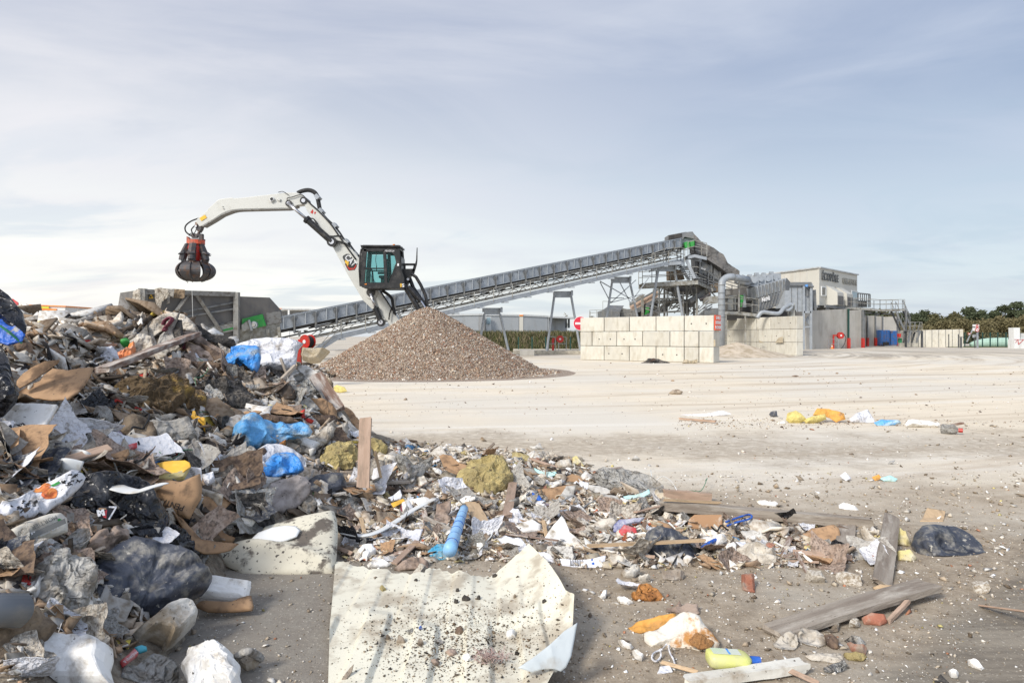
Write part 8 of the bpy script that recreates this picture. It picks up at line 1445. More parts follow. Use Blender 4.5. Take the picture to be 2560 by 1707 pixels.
for i,(pl,mt,lb)in enumerate([([(1932,1610),(1950,1592),(1975,1580),(1992,1592),(1996,1612),(1985,1635),(1955,1640),(1936,1625)],'cloth','soiled cream cloth piece left of the rag heap'),([(1985,1582),(2010,1570),(2040,1575),(2062,1590),(2066,1612),(2045,1632),(2020,1625),(1998,1610)],'cloth','beige soiled rag heap at the lower right'),([(2060,1590),(2080,1588),(2096,1602),(2098,1628),(2082,1632),(2068,1615)],'cardw','brown hollow bag mouth in the rag heap'),([(2070,1555),(2088,1550),(2098,1560),(2096,1580),(2078,1590),(2060,1586),(2080,1575)],'cloth','standing cream rag curl above the rag heap'),([(2015,1640),(2050,1632),(2100,1635),(2108,1655),(2080,1660),(2030,1662)],'cloth','flat dirty white rag in front of the rag heap'),([(2058,1670),(2080,1658),(2110,1652),(2118,1665),(2102,1680),(2088,1692),(2062,1690)],'film','thin grey film scrap at the bottom right'),([(2110,1600),(2130,1588),(2150,1592),(2166,1608),(2150,1618),(2122,1615)],'film','pale frothy film right of the rag heap'),([(2118,1612),(2150,1618),(2168,1625),(2164,1640),(2130,1630)],'brick','orange-brown tile shard right of the rag heap'),([(2108,1635),(2140,1632),(2168,1640),(2155,1655),(2118,1655)],'wool','mossy brown clump right of the rag heap'),([(1702,1516),(1720,1506),(1745,1512),(1750,1535),(1728,1548),(1668,1536),(1665,1520)],'cardp','flat pinkish-brown crust above the orange envelope'),([(1655,1432),(1690,1426),(1712,1432),(1708,1450),(1680,1462),(1658,1455)],'woodg','square weathered timber block below the dark grey bag'),([(1852,1440),(1885,1438),(1888,1490),(1870,1492),(1855,1480)],'brick','mortar-crusted flat red brick below the debris'),([(1498,1492),(1506,1478),(1518,1476),(1514,1498),(1504,1504)],'foam','white foam nugget on open ground left of the rust paper'),([(1542,1492),(1560,1490),(1584,1508),(1572,1516),(1552,1510)],'foam','rough white foam nugget beside the rust paper'),([(1544,1600),(1556,1597),(1584,1620),(1578,1628),(1556,1618)],'foam','brick-shaped foam nugget left of the dirty bag'),([(1580,1634),(1592,1632),(1609,1646),(1604,1654),(1588,1646)],'foam','smaller foam nugget below the brick-shaped one'),([(2418,1650),(2430,1646),(2448,1656),(2462,1672),(2455,1680),(2435,1672),(2420,1662)],'foam','white foam nugget alone at the lower right corner'),([(2372,1684),(2385,1680),(2397,1684),(2394,1696),(2378,1695)],'foam','tiny white nugget left of the lone corner nugget'),([(2096,1262),(2108,1257),(2142,1268),(2147,1280),(2120,1281),(2098,1276)],'foam','bright white foam block behind the long beam'),([(1892,1256),(1912,1254),(1946,1260),(1940,1270),(1905,1266)],'foam','flat white foam strip behind the long beam'),([(1686,1520),(1700,1500),(1708,1520),(1694,1535)],'cardp','curled pinkish flake on the crust')]):
    lp(lb,'litter piece',mt,pl,.03 if mt in('foam','brick','woodg','wool')else.02,.018,11,.015,edge=.08,smooth=False if mt in('foam','brick','woodg')else None)
lp('black pointed rubber scrap at the bottom edge, right','rubber scrap','black2',[(2335,1712),(2346,1690),(2352,1684),(2378,1712)],.01,.004,4,.01)
# --- mid-ground litter line
for i,(pl,mt,lb,bu)in enumerate([([(1965,1050),(1968,1034),(1985,1028),(2002,1038),(2015,1052),(1998,1057),(1975,1057)],'wooly','bright yellow glass wool clump in the mid-ground litter line',.10),([(2008,1052),(2028,1042),(2062,1036),(2065,1048),(2040,1058),(2015,1058)],'wooly','second glass wool clump behind the orange plastic',.08),([(2030,1040),(2042,1022),(2072,1023),(2110,1034),(2112,1050),(2090,1056),(2075,1045),(2055,1040)],'opaper2','orange-brown plastic sheet in the mid-ground litter line',.03),([(2120,1050),(2140,1034),(2168,1024),(2180,1040),(2188,1056),(2155,1057),(2128,1056)],'wbag','white plastic bucket-like sheet in the mid-ground litter line',.06),([(2185,1056),(2205,1048),(2248,1052),(2252,1060),(2220,1064),(2195,1063)],'bluew','blue-edged clear film in the mid-ground litter line',.03),([(2262,1060),(2270,1050),(2320,1052),(2350,1060),(2345,1068),(2300,1067),(2265,1066)],'foam','long white foam tube in the mid-ground litter line',.05),([(1700,1036),(1770,1034),(1808,1028),(1828,1038),(1790,1040),(1720,1040)],'paper','flat white sheet at the left end of the litter line',.01),([(1922,1036),(1926,1030),(1940,1029),(1943,1042),(1928,1042)],'gbag','small dark blue-grey box shape in the litter line',.05),([(1940,1056),(1960,1053),(1964,1059),(1944,1061)],'foam','small white block left of the yellow glass wool',.03),([(1672,982),(1680,975),(1696,974),(1708,980),(1702,986),(1680,986)],'stone','brown rock lying alone on the pale yard',.08),([(1978,941),(1985,939),(1997,941),(1990,943)],'cardw','thin dark wood chip far out on the pale yard',.02),([(1588,1139),(1600,1148),(1592,1152),(1578,1150)],'gyp','small grey folded litter scrap',.01),([(2098,1190),(2112,1180),(2128,1196),(2115,1202)],'paper','folded white and black litter scrap above the long beam',.01),([(2200,1195),(2225,1188),(2245,1196),(2238,1204),(2210,1202)],'cyan','lime green flattened scrap above the grey plank',.01),([(2180,1192),(2196,1186),(2204,1196),(2188,1202)],'opaper2','orange scrap beside the lime green one',.01),([(830,970),(842,962),(862,968),(868,978),(850,982),(834,978)],'wooly','pale yellow foam flake near the rubble mound',.04),([(1322,1116),(1335,1118),(1350,1106),(1356,1122),(1332,1124)],'gyp','crumpled grey scrap on the yard behind the debris',.02)]):
    g0=G(sum(p[0]for p in pl)/len(pl),max(p[1]for p in pl));k_=g0.y/6
    H('litter_piece',lb,'litter',mt,pl,bu,.015*k_,6/k_,lean=35,D=g0.y+.02*k_,off=0,hero=True,drape=False,smooth=False,nb=36,rings=8)
m_['lime']=M('lime_green_plastic',(.42,.52,.10),(.5,.55,.15),.7,bump=.2)
cb_=empty('clear_bottle',tuple(G(2352,1074,.04)),'clear grey plastic bottle with red cap at the right end of the litter line','bottle');b=MB();q0,q1=G(2352,1072,.06),G(2395,1075,.06);b.tube([q0,q0+(q1-q0)*.1,q0+(q1-q0)*.8,q1],[.05,.07,.07,.025],12);b.build('bottle_body',m_['film'],cb_,smooth=True);b=MB();b.cyl(q1+(q1-q0).normalized()*.03,(q1-q0),.03,.05,10);b.build('cap',m_['redp'],cb_)
plank('thin rusty batten at the left end of the litter line','woodp',(1700,1046),(1790,1053),.05,.03,z1=.02,z2=.03);plank('short dark stick crossing behind the clear bottle','woodd',(2375,1064),(2407,1057),.04,.03,z1=.05,z2=.09)
plank('thin brown stick poking out over the film loop','woodd',(1445,1185),(1556,1168),.022,.018,lift=.12,D1=6.6,D2=6.9)
# black rags at the wall foot
for i,(pl,mt,lb)in enumerate([([(1600,910),(1618,900),(1640,898),(1660,904),(1675,908),(1670,913),(1630,914)],'black2','black rag heap at the foot of the front block wall'),([(1618,898),(1636,896),(1640,902),(1622,904)],'gsteel','grey piece on top of the black rag heap'),([(1705,908),(1712,898),(1735,904),(1745,910)],'blkj','crumbled cream rubble at the foot of the front block wall')]):H('rag_heap',lb,'rag heap',mt,pl,.12,.12,3,lean=25,D=34.2-i*.3,off=0,drape=False,smooth=False,hero=False,nb=36,rings=8)
# concrete lump between heap and cone
H('concrete_lump','broken tan concrete lump between the red hose reel and the rubble mound','concrete lump','blkj',[(756,892),(762,876),(800,874),(826,880),(815,890),(800,905),(775,908),(758,902)],.35,.12,2,lean=25,D=18.5,off=0,drape=False,smooth=False,hero=False)
# ============================================================= cream corrugated metal sheet in the foreground
TOP=[(838,1405),(860,1406),(880,1410),(940,1422),(1000,1431),(1030,1434),(1065,1431),(1078,1423),(1095,1419),(1120,1428),(1160,1443),(1200,1434),(1240,1425),(1280,1415),(1322,1403)]
BOT_Z=2.25
RIGHT=[(1322,1403),(1345,1428),(1380,1475),(1425,1550),(1436,1556),(1432,1600),(1415,1660),(1390,1700),(1360,1760),(1330,2000)]
LEFT=[(838,1405),(834,1460),(829,1520),(824,1580),(822,1650),(820,1720),(815,2000)]
def poly_at(pl,t):
    L_=[0]
    for i in range(len(pl)-1):L_.append(L_[-1]+math.dist(pl[i],pl[i+1]))
    s=t*L_[-1]
    for i in range(len(pl)-1):
        if s<=L_[i+1]+1e-9:k=(s-L_[i])/max(L_[i+1]-L_[i],1e-9);return(pl[i][0]+(pl[i+1][0]-pl[i][0])*k,pl[i][1]+(pl[i+1][1]-pl[i][1])*k)
    return pl[-1]
TOP=[(TOP[i][0]+(TOP[i+1][0]-TOP[i][0])*k/4+random.uniform(-1,1),TOP[i][1]+(TOP[i+1][1]-TOP[i][1])*k/4+(random.uniform(-3.5,3.5)if 0<i<12 else 0))for i in range(len(TOP)-1)for k in range(4)]+[TOP[-1]]
LW=[G(x,y,.03)for x,y in LEFT];RWd=[G(x,y,.06)for x,y in RIGHT];TW=[G(x,y,.08)for x,y in TOP]
def wat(pl,t):
    L_=[0]
    for i in range(len(pl)-1):L_.append(L_[-1]+(pl[i+1]-pl[i]).length)
    s=t*L_[-1]
    for i in range(len(pl)-1):
        if s<=L_[i+1]+1e-9:k=(s-L_[i])/max(L_[i+1]-L_[i],1e-9);return pl[i]+(pl[i+1]-pl[i])*k
    return pl[-1]
NU,NV=260,130;V=[]
for j in range(NV+1):
    v=j/NV
    for i in range(NU+1):
        u=i/NU;tp=wat(TW,u);lf=wat(LW,v);rt=wat(RWd,v);bt=LW[-1]+(RWd[-1]-LW[-1])*u;c=tp*(1-v)+bt*v+lf*(1-u)+rt*u-((1-u)*(1-v)*TW[0]+u*(1-v)*TW[-1]+(1-u)*v*LW[-1]+u*v*RWd[-1]);V.append(c)
V=np.array([list(c)for c in V]);Uu=np.tile(np.linspace(0,1,NU+1),NV+1);Vv=np.repeat(np.linspace(0,1,NV+1),NU+1)
x,y=V[:,0],V[:,1]
def trap(s):s=s%1;return np.clip(np.minimum(s,1-s)*14-3.2,0,1)
rib=trap((x+.045*(y-3)+.02*fbm(np.stack([x*2,y*2,x*0],1),4,2))/.235+.12)
front=np.clip((3.13+.10*np.sin(x*7)-y)/.09,0,1);h=.021*rib*front
rib2=trap((x+.03*y)/.235+.12);h+=.008*rib2*(1-front)
h+=.013*fbm(np.stack([x*2.1,y*2.1,x*0],1),12,3)+.0025*fbm(np.stack([x*6,y*6,x*0],1),15,2)
h+=.05*np.exp(-((x-(-.27))/.05)**2)*np.clip((y-3.45)/.5,0,1)*1.1      # creased top notch
h+=-.035*np.exp(-((x-(-.10))/.10)**2)*np.clip((y-3.3)/.6,0,1)
h+=.11*np.clip((Uu-.80)/.2,0,1)**1.6*np.clip((y-2.6)/.4,.25,1)
h+=-.028*front*(np.abs(y-3.02)<.0)
z=V[:,2]+h;z=np.maximum(z,.012);V[:,2]=z
fs=[(j*(NU+1)+i,(j+1)*(NU+1)+i,(j+1)*(NU+1)+i+1,j*(NU+1)+i+1)for j in range(NV)for i in range(NU)]
n0=len(V);V2=V.copy();V2[:,2]-=.002;e_=[i for i in range(NU)]
o0=np.array([-.1,3.0,0]);me=bpy.data.meshes.new('corrugated_sheet');me.from_pydata((np.vstack([V,V2])-o0).tolist(),[],fs+[tuple(k+n0 for k in f[::-1])for f in fs]);sh_o=link('corrugated_sheet',me,m_['cream'],None,tuple(o0),True)
tag(sh_o,'large dented cream corrugated metal sheet lying in the foreground centre','metal sheet');ORG[sh_o.name]=Vector(o0)
shf=MB()
fp=[(1443,1556),(1436,1600),(1428,1640),(1415,1668),(1402,1678),(1385,1672),(1360,1672),(1330,1680),(1295,1668),(1330,1645),(1375,1610),(1412,1575)]
H('folded_corner','grey-white underside of the sheet, corner folded up at its right end','metal sheet','steelw',fp,.004,.012,4,off=0,lean=38,yaw=14,D=2.52,drape=False,thick=.002)
bvs=BVHTree.FromPolygons([tuple(v)for v in V.tolist()],fs)
def onsheet(px,py):
    d=Vector(((px-CX)/F,1,(HY-py)/F));h=bvs.ray_cast(Vector((0,0,CH)),d.normalized());return h[0]if h[0]else G(px,py)
for i,(cx_,cy_,w_,hh_,mt,lb)in enumerate([(1165,1497,22,20,'mud','largest black mud splat on the cream sheet'),(1140,1504,16,12,'mud','black mud splat left of the largest one'),(1197,1495,12,14,'mud','black mud splat right of the largest one'),(1144,1476,10,10,'mud','small black mud splat near the sheet crease'),(956,1472,18,18,'wool','mossy tuft on the upper left of the cream sheet'),(1002,1602,26,22,'stone','flat beige stone on the middle of the cream sheet'),(1052,1608,24,20,'stone','round brown stone on the middle of the cream sheet'),(1095,1606,34,20,'clothg','dark muddy rag lump in the middle of the cream sheet'),(1148,1578,26,24,'cardw','brown bark piece right of the sheet crease'),(1130,1632,34,22,'cardp','brown folded scrap in the dirt hollow of the sheet'),(1168,1646,26,20,'foam','white foam chip in the dirt hollow'),(1030,1578,26,18,'film','clear film scrap beside the beige stone'),(1052,1571,10,8,'bluet','tiny blue chip on the cream sheet'),(1278,1588,30,26,'strap','white brush head on the right part of the cream sheet'),(1040,1450,12,8,'mud','small mud clod near the top of the cream sheet'),(1287,1491,10,9,'stone','small brown pebble on the upper right of the sheet'),(1360,1503,12,10,'mud','black mud clod near the right edge of the sheet'),(1236,1440,20,9,'mud','dark smear by the top right edge of the sheet'),(868,1690,44,46,'stone','long brown mud smear on the lower left of the sheet'),(1085,1655,30,18,'cardp','pinkish crumpled scrap left of the pink fibres'),(970,1595,14,9,'stone','reddish chip left of the beige stone')]):
    q=onsheet(cx_,cy_);s=q.y/F;nn=9;pl=[(cx_+w_/2*math.cos(a)*random.uniform(.6,1.15),cy_+hh_/2*math.sin(a)*random.uniform(.6,1.15))for a in[k/nn*2*math.pi for k in range(nn)]]
    if cx_==868:pl=[(848,1708),(858,1690),(872,1672),(884,1660),(880,1676),(866,1696),(856,1706)]
    H('sheet_litter',lb,'litter',mt,pl,.012 if mt in('mud','clothg','wool','cardw','cardp')else(.002 if cx_==868 else.022),.006,25,D=q.y,off=.006,lean=62,drape=False,smooth=False,nb=26,rings=5,edge=.25 if mt=='mud' else.05)
b=MB();q=onsheet(1225,1648)
for k in range(120):
    a=random.uniform(0,2*math.pi);r_=random.uniform(0,.055);p=q+Vector((math.cos(a)*r_*1.3,math.sin(a)*r_,.006));d=Vector((random.gauss(0,1),random.gauss(0,1),abs(random.gauss(0,.8)))).normalized()*random.uniform(.015,.04);b.tube([p,p+d*.5+Vector((0,0,.004)),p+d],.0013,3,caps=False)
tag(b.build('pink_fibres',M('dusty_pink_fibre',(.42,.31,.29),(.36,.26,.22),.9,bump=0),None,tuple(q)),'tangle of dusty pink fibres on the lower middle of the sheet','fibre tangle')
# loose grit on the sheet
n=17000;px=RNG.uniform(830,1440,n);py=RNG.uniform(1410,1707,n);w=np.exp(-((px-1150)/170)**2-((py-1600)/85)**2)+.05;k=RNG.uniform(0,1,n)<w;pts=[onsheet(a,c)for a,c in zip(px[k],py[k])];pts=np.array([list(p)for p in pts if p.z>.012]);pts[:,2]+=.002;n=len(pts)
soup('sheet_grit',pts,np.clip(RNG.lognormal(-5.95,.65,n),.001,.013),palette([(.10,.08,.06),(.2,.15,.1),(.32,.26,.2),(.6,.57,.5),(.05,.045,.04)],[4,4,2,1,3],n),'stuff','fine dirt and grit scattered over the cream metal sheet','grit','rock')
# ============================================================= repeated medium fragments (individual objects)
def proto(kind,k):
    s=100+k*13;r_=np.random.default_rng(s)
    if kind in('chunk','stone'):
        bm=bmesh.new();bmesh.ops.create_icosphere(bm,subdivisions=3,radius=1);P_=np.array([list(v.co)for v in bm.verts]);ax_=r_.uniform(.5,1,3)
        pw=.55 if kind=='chunk' else.8;Q_2=np.sign(P_)*np.abs(P_)**pw;Q_2/=np.abs(Q_2).max();h_=1+.35*fbm(P_*1.3+k,s,2)+.10*fbm(P_*5+k,s+1,2,True);Q_2=Q_2*h_[:,None]*ax_*.5
        # flat broken faces
        for _ in range(4):
            n_3=r_.normal(0,1,3);n_3/=np.linalg.norm(n_3);d=Q_2@n_3;lim=np.quantile(d,.82);Q_2-=np.outer(np.maximum(d-lim,0)*.85,n_3)
        for v,q in zip(bm.verts,Q_2):v.co=q
        me=bpy.data.meshes.new(kind);bm.to_mesh(me);bm.free();return me
    N_=15;a_,c_=np.meshgrid(np.linspace(-.5,.5,N_),np.linspace(-.5,.5,N_));pts=np.stack([a_.ravel(),c_.ravel()*r_.uniform(.5,1),a_.ravel()*0],1)
    pts[:,0]+=.10*fbm(pts*3+k,s,2)+pts[:,1]*r_.uniform(-.4,.4);pts[:,1]+=.10*fbm(pts*3+k+9,s,2);am=dict(sheet=.06,crumple=.02,board=.012)[kind]
    cr=r_.uniform(0,math.pi);dd_=pts[:,0]*math.cos(cr)+pts[:,1]*math.sin(cr)-r_.uniform(-.15,.15);pts[:,2]=am*fbm(pts*(2.2 if kind=='sheet' else 3.6)+k,s,3,True)+(np.abs(dd_)*r_.uniform(.2,.7)if kind!='board' else 0)
    if kind=='crumple':pts[:,2]+=.085*crump(pts[:,:2]*4,s,7)+.035*crump(pts[:,:2]*9,s+2,6);pts[:,:2]+=.07*np.stack([fbm(pts*4+1+i*7,s+i,3)for i in range(2)],1)
    if kind=='sheet':pts[:,2]+=.022*crump(pts[:,:2]*3,s,4)
    th=.025 if kind=='board' else.012;n_1=len(pts);Vs=np.vstack([pts,pts-[0,0,th]]);f=[]
    for j in range(N_-1):
        for i in range(N_-1):a=j*N_+i;f+=[(a,a+1,a+N_+1,a+N_),(a+n_1,a+N_+n_1,a+N_+1+n_1,a+1+n_1)]
    rg=[i for i in range(N_)]+[j*N_+N_-1 for j in range(1,N_)]+[(N_-1)*N_+i for i in range(N_-2,-1,-1)]+[j*N_ for j in range(N_-2,0,-1)]
    for i in range(len(rg)):a,c=rg[i],rg[(i+1)%len(rg)];f.append((a,a+n_1,c+n_1,c))
    me=bpy.data.meshes.new(kind);me.from_pydata(Vs.tolist(),[],f);return me
def stick_proto(k):
    b=MB();b.box((0,0,0),(.11,1,.05),bev=.008);me=bpy.data.meshes.new('lath');me.from_pydata([(v.x+.05*math.sin(v.y*3+k),v.y,v.z+.03*math.sin(v.y*4+k))for v in b.v],[],b.f);return me
KINDS=[('large_sheet','large crumpled dirty sheet lying in the rubbish','sheet','crumple',['cloth','clothg','film','wbag','cloth'],26,(.24,.42)),('large_cardboard','large bent brown cardboard piece lying in the rubbish','cardboard','sheet',['card','cardw'],16,(.24,.42)),('black_plastic','large torn black plastic piece lying in the rubbish','plastic piece','crumple',['bbag','gbag'],10,(.24,.4)),('foam_fragment','white polystyrene fragment lying loose in the rubbish','foam fragment','chunk',['foam','foamd'],66,(.05,.14)),('plaster_fragment','cream plaster or concrete fragment lying loose in the rubbish','plaster fragment','chunk',['plast'],60,(.05,.14)),('cardboard_scrap','torn brown cardboard scrap lying loose in the rubbish','cardboard scrap','sheet',['card','cardw','card','cardp'],66,(.12,.32)),('board_shard','broken grey plasterboard shard lying loose in the rubbish','board shard','board',['gyp','cardp','paper'],60,(.10,.26)),('wood_lath','splintered wooden lath lying loose in the rubbish','wood lath','stick',['woodg','woodp','woodt','woodd'],40,(.15,.5)),('fabric_scrap','crumpled grey-beige fabric scrap in the rubbish','fabric scrap','crumple',['cloth','cloth','wbag','clothg','cardp','cloth'],84,(.14,.34)),('film_scrap','crumpled translucent film scrap in the rubbish','film scrap','crumple',['film'],40,(.12,.28)),('membrane_scrap','crumpled black membrane scrap in the rubbish','membrane scrap','crumple',['black2','bbag'],18,(.12,.30)),('paper_scrap','crumpled white paper scrap in the rubbish','paper scrap','crumple',['paper','wbag'],70,(.07,.17)),('brown_stone','brown stone lying loose in the rubbish','stone','stone',['stone','brick'],26,(.04,.10))]
REG_T=[(0,850),(60,860),(150,880),(250,905),(330,905),(420,845),(520,850),(600,900),(720,900),(800,960),(870,1060),(930,1130),(930,1240),(850,1280),(600,1300),(500,1400),(400,1520),(300,1640),(200,1707),(0,1707)]
REG_B=[(60,818),(130,840),(160,828),(250,812),(335,818),(345,862),(180,885),(100,860)]
REG_L=[(930,1110),(1010,1105),(1200,1120),(1400,1140),(1500,1180),(1660,1230),(1780,1270),(2160,1310),(2200,1330),(2200,1400),(2000,1420),(1780,1420),(1500,1420),(1330,1410),(1200,1400),(1000,1410),(860,1400),(860,1290),(930,1240)]
REG_G=[(850,1440),(1440,1440),(2500,1420),(2560,1600),(2400,1700),(1500,1700),(1420,1500),(1300,1420)]
GM=np.zeros((450,700),bool)
for h in HEROES:
    xs_=[p[0]for p in h];ys_2=[p[1]for p in h]
    for j in range(max(0,int(min(ys_2)/4)),min(449,int(max(ys_2)/4)+1)):
        for i in range(max(0,int(min(xs_)/4)),min(699,int(max(xs_)/4)+1)):
            if not GM[j,i]and inpoly(i*4+2,j*4+2,h):GM[j,i]=True
def hit_hero(px,py):return bool(GM[min(int(py/4),449),max(0,min(int(px/4),699))])
def small(mt):   # same look for pieces whose unit mesh is scaled down: creases scale with them
    k=mt+'_small'
    if k not in m_:
        m_[k]=m_[mt].copy()
        for nd in m_[k].node_tree.nodes:
            if nd.bl_idname=='ShaderNodeBump':nd.inputs['Distance'].default_value*=.22
    return m_[k]
for nm,lab,cat,kd,mats,cnt,(s0,s1)in KINDS:
    protos=[(stick_proto(k)if kd=='stick' else proto(kd,k+len(nm)))for k in range(5)];vm=[]
    for k,me in enumerate(protos):
        for mt in dict.fromkeys(mats):m2=me.copy();m2.materials.append(small(mt));m2.polygons.foreach_set('use_smooth',[False]*len(m2.polygons));vm.append(m2)
    c=0;tries=0;big_=s0==.24
    while c<cnt and tries<4000:
        tries+=1;u=random.random();low=cat in('foam fragment','plaster fragment','board shard','wood lath','stone','paper scrap')
        reg=(REG_L if u<(.62 if low else.25)else REG_T if u<.93 else REG_B)if u<.985 or not low else REG_G
        if big_:reg=REG_T
        xs_=[p[0]for p in reg];ys_2=[p[1]for p in reg];px,py=random.uniform(min(xs_),max(xs_)),random.uniform(min(ys_2),max(ys_2))
        if big_ and py<930:continue
        if not inpoly(px,py,reg)or hit_hero(px,py):continue
        if big_ and any(hit_hero(px+dx,py+dy)for dx,dy in((45,0),(-45,0),(0,32),(0,-32),(30,25),(-30,-25),(30,-25),(-30,25))):continue
        p=at(px,py);sz=random.uniform(s0,s1)*(.55 if px<345 and py<950 else 1)*(1 if reg is not REG_L else.72)*(.9 if p.y>10 else 1)*(.55 if p.y<3.2 else 1)
        o=bpy.data.objects.new(nm,random.choice(vm));COL.objects.link(o);nn_=hn(p,.12);tilt=Vector((random.gauss(0,.35),random.gauss(-.15,.35),0));zax=(nn_+tilt).normalized();xax=Vector((random.gauss(0,1),random.gauss(0,1),random.gauss(0,.3)));xax=(xax-zax*xax.dot(zax)).normalized();yax=zax.cross(xax)
        o.matrix_world=Matrix.Translation(p+zax*(sz*(.12 if kd!='board' else.06)+.01))@Matrix((xax,yax,zax)).transposed().to_4x4()@Matrix.Diagonal((sz,sz*random.uniform(.7,1.1),sz*(random.uniform(.6,1)if kd!='stick' else.6),1))
        tag(o,lab,cat,lab.replace(' lying loose','').replace(' in the rubbish','')+'s of the rubbish heap');c+=1
# cables in the back heap
for lab,pts,mt,r_ in[('grey cable bundle draped on the back heap',[(150,812),(175,803),(200,806),(205,812)],'pvc',.03),('black looping cable on the back heap',[(180,828),(205,836),(235,832),(262,826),(280,838),(262,848),(230,842)],'rubber',.02),('dark cable coil in the middle of the back heap',[(208,832),(222,818),(245,822),(252,838),(232,846),(212,842)],'rubber',.018),('long pale pole on the back heap',[(205,826),(230,814),(262,806),(290,810)],'woodt',.03)]:
    D_c=at(*pts[1]).y;D_c=D_c if D_c<26 else 15;cable(lab,mt,pts,r_,Ds=[D_c]*len(pts))
WC=[('rubber','thin black cable trailing over the rubbish heap',.006),('strap','thin white cord trailing over the rubbish heap',.004),('grnp','thin green twine trailing over the rubbish heap',.003),('pvc','thin grey cable trailing over the rubbish heap',.007)]
for k in range(34):
    mt,lb,r_=WC[k%4];px,py=random.uniform(40,860),random.uniform(900,1330)
    if k>24:px,py=random.uniform(900,2000),random.uniform(1170,1380)
    if not inpoly(px,py,REG_T if k<=24 else REG_L):continue
    a=random.uniform(0,6.3);pts=[(px,py)]
    for _ in range(5):a+=random.gauss(0,.8);pts.append((pts[-1][0]+random.uniform(15,40)*math.cos(a),pts[-1][1]+random.uniform(8,22)*math.sin(a)))
    ws=[at(*p)for p in pts];ws=[w+Vector((0,0,random.uniform(.02,.10)))for w in ws if abs(w.y-ws[0].y)<1.2]
    if len(ws)<4:continue
    b=MB();b.tube(smoothpath(ws,5),r_,5);tag(b.build('trailing_cable',m_[mt],None,tuple(ws[0]),smooth=True),lb,'cable',lb.replace('cable','cables').replace('cord','cords').replace('twine','twines'))
# far back heap big pieces
for i,(pl,mt,lb)in enumerate([([(165,800),(175,788),(190,786),(198,800),(185,806)],'cloth','beige sack on the left of the back heap'),([(195,806),(202,788),(225,782),(232,792),(215,808)],'cloth','dusty folded mattress cover on the back heap'),([(232,792),(260,785),(300,778),(325,785),(320,796),(280,800),(245,802)],'cloth','long tan cloth bundle on top of the back heap'),([(225,782),(240,775),(262,778),(268,790),(240,792)],'wbag','white sack on the skyline of the back heap'),([(310,775),(332,768),(340,785),(322,792)],'wbag','white plastic heap beside the hopper corner'),([(66,772),(80,766),(100,772),(120,790),(104,800),(80,788)],'gyp','grey board pile on the left heap below the first cabin'),([(62,780),(78,792),(96,800),(82,806),(62,800)],'gyp','pale plasterboard slab on the left heap'),([(300,836),(318,815),(332,800),(338,812),(325,835),(312,850)],'gyp','long white panel leaning by the hopper corner'),([(318,862),(330,842),(345,838),(342,852),(330,870)],'cloth','pale padded panel in front of the hopper corner'),([(240,850),(252,838),(268,845),(264,858),(248,862)],'black2','black bin bag lump in the hollow before the back heap'),([(225,836),(240,832),(250,845),(238,856),(226,850)],'foam','white lump in the hollow before the back heap'),([(310,858),(326,850),(334,862),(320,872),(310,870)],'green','small green crate in the hollow before the hopper')]):
    a=at(sum(p[0]for p in pl)/len(pl),sum(p[1]for p in pl)/len(pl)+8);a=a if a.y<26 else P(pl[0][0],pl[0][1],14);H('heap_piece',lb,'rubbish piece',mt,pl,.15*a.y/12,.1*a.y/14,30/a.y,off=.1,drape=False,nb=40,rings=9,D=a.y,lean=30)
# ============================================================= fine fill
def scatter_px(n,reg,avoid=.93):
    xs_=[p[0]for p in reg];ys_2=[p[1]for p in reg];px=RNG.uniform(min(xs_),max(xs_),n*2);py=RNG.uniform(min(ys_2),max(ys_2),n*2);k=np.array([inpoly(a,b_,reg)and(RNG.random()>avoid or not hit_hero(a,b_))for a,b_ in zip(px,py)]);px,py=px[k][:n],py[k][:n];t,dn=at_many(px,py);px,py,t=px[dn],py[dn],t[dn]
    X=(px-CX)/F*t;return X,t,HF(X,t)
def hnm(x,y,e=.1):n3=np.stack([(HF(x-e,y)-HF(x+e,y))/2/e,(HF(x,y-e)-HF(x,y+e))/2/e,np.ones_like(x)],1);return n3/np.linalg.norm(n3,axis=1)[:,None]
PAL_T=([(.11,.088,.07),(.24,.18,.125),(.36,.25,.16),(.46,.42,.36),(.66,.64,.60),(.05,.045,.045),(.38,.36,.33),(.54,.45,.35),(.55,.06,.05),(.08,.22,.5),(.12,.3,.14),(.7,.55,.12)],[12,14,10,17,16,8,12,11,.35,.35,.3,.5])
PAL_L=([(.25,.20,.155),(.42,.36,.29),(.62,.57,.49),(.76,.73,.68),(.35,.25,.17),(.13,.10,.08),(.5,.44,.34),(.6,.5,.25),(.5,.16,.08),(.15,.35,.6)],[9,16,24,22,8,7,12,3,1.0,.6])
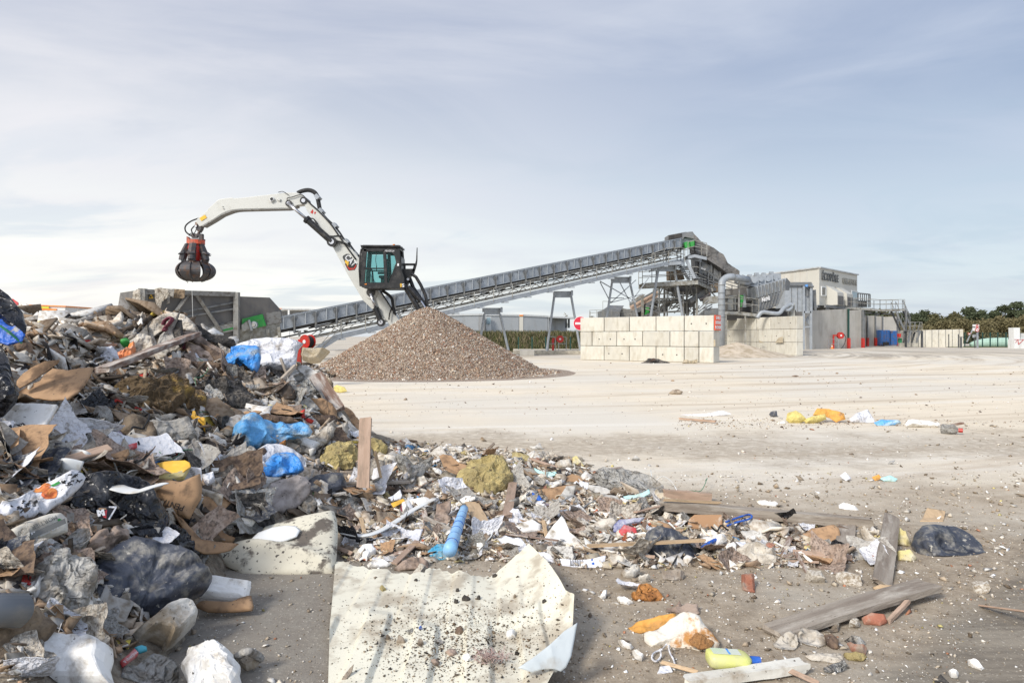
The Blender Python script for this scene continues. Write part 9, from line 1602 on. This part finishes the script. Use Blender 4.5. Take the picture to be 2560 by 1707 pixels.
for nm,reg,n,pal,shp,mu,sg,lift,lab in[('small_debris',REG_T,5200,PAL_T,'slab',-3.35,.5,.03,'small mixed flat fragments filling the tall rubbish heap'),('small_debris',REG_T,5200,PAL_T,'rock',-3.9,.5,.01,'small mixed lumps filling the tall rubbish heap'),('splinters',REG_T,1500,([(.25,.19,.14),(.4,.32,.24),(.1,.08,.06),(.6,.58,.55)],[3,2,3,1]),'stick',-2.9,.5,.03,'splinters and thin strips in the tall rubbish heap'),('back_debris',REG_B,3600,PAL_T,'slab',-3.1,.45,.08,'mixed fragments covering the back rubbish heap'),('spread_debris',REG_L,9000,PAL_L,'slab',-3.9,.5,.015,'small pale flat fragments in the low debris spread'),('spread_debris',REG_L,8000,PAL_L,'rock',-4.35,.5,.006,'small pale lumps and crumbs in the low debris spread'),('spread_splinters',REG_L,900,([(.35,.27,.2),(.5,.4,.3),(.7,.68,.64)],[3,2,1]),'stick',-3.2,.5,.02,'splinters in the low debris spread')]:
    x,y,z=scatter_px(n,reg,.85);n=len(x);sz=np.clip(RNG.lognormal(mu,sg,n),.004,.2)*np.clip(y/4.8,.35,1.1 if reg is not REG_B else 2);nr=hnm(x,y);c=np.stack([x,y,z+lift*RNG.uniform(0,1,n)],1)
    soup(nm,c,sz,palette(*pal,n,.22),'stuff',lab,'debris',shp,nrm=nr*[1,1,1]+RNG.normal(0,.35,(n,3))*[1,1,.2])
x=RNG.uniform(-15,-2,16000);y=RNG.uniform(7,25,16000);z=HF(x,y);k=z>.04;x,y,z=x[k][:7000],y[k][:7000],z[k][:7000];n=len(x)
soup('far_side_debris',np.stack([x,y,z+.04],1),np.clip(RNG.lognormal(-2.6,.5,n),.02,.25),palette(*PAL_T,n,.22),'stuff','mixed fragments covering the far side of the rubbish heap','debris','slab',nrm=hnm(x,y)+RNG.normal(0,.35,(n,3))*[1,1,.2])
# ground grit: dense near the debris, thinning outwards
n=34000;px=RNG.uniform(430,2600,n);py=RNG.uniform(1065,1720,n);t=CH*F/(py-HY);X=(px-CX)/F*t;z0=HF(X,t);edge_d=np.clip((py-1400)/300,0,1);keep=(z0<.012)
dens=np.where(py>1400,np.where(px<830,.22,.75-.35*edge_d),np.where(py>1180,.6,.16));e_ln=(X-1.55)-(t-2.62)*1.08;dens=np.where((e_ln>0.1)&(t<7),dens*.25,dens);keep&=RNG.uniform(0,1,n)<dens;X,t,px,py=X[keep],t[keep],px[keep],py[keep];n=len(X)
s=np.clip(RNG.lognormal(-5.4,.68,n),.0012,.03)*np.clip(t/3.5,.6,2.1)
soup('ground_grit',np.stack([X,t,s*.3],1),s,palette([(.30,.25,.19),(.50,.44,.35),(.66,.62,.55),(.80,.79,.76),(.2,.16,.12),(.42,.2,.12),(.38,.31,.23),(.55,.48,.2)],[14,15,14,16,6,2,12,1],n,.18),'stuff','grit and tiny crumbs strewn over the yard surface','grit','rock')
n=2600;px=RNG.uniform(780,2560,n);py=RNG.uniform(905,1075,n);py=np.where(RNG.uniform(0,1,n)<.33,RNG.normal(1058,7,n),py);px=np.where((np.abs(py-1058)<18)&(px<1680),px*.5+1300,px);t=CH*F/(np.clip(py,900,1100)-HY);X=(px-CX)/F*t;k=(np.hypot(X-PC.x,t-PC.y)>4.7);X,t=X[k],t[k];n=len(X);s=np.clip(RNG.lognormal(-4.6,.55,n),.006,.05)*np.clip(t/12,.7,1.8)
soup('far_grit',np.stack([X,t,s*.25],1),s,palette([(.30,.22,.15),(.55,.48,.38),(.74,.71,.66),(.14,.10,.08),(.40,.28,.18),(.5,.42,.15)],[10,9,7,8,6,1],n,.2),'stuff','small scattered crumbs on the distant pale yard','grit','rock')
n=900;an=RNG.uniform(math.pi*1.0,2.2*math.pi,n);rr=PR*RNG.uniform(1.0,1.12,n);x=PC.x+np.cos(an)*rr;y=PC.y+np.sin(an)*rr;s=RNG.uniform(.02,.07,n);soup('mound_skirt',np.stack([x,y,s*.3],1),s,palette([(.4,.3,.22),(.6,.53,.43),(.25,.17,.12),(.7,.68,.62)],[1,1,1,1],n),'stuff','loose fragments spilled around the foot of the rubble mound','rubble fragments','rock')
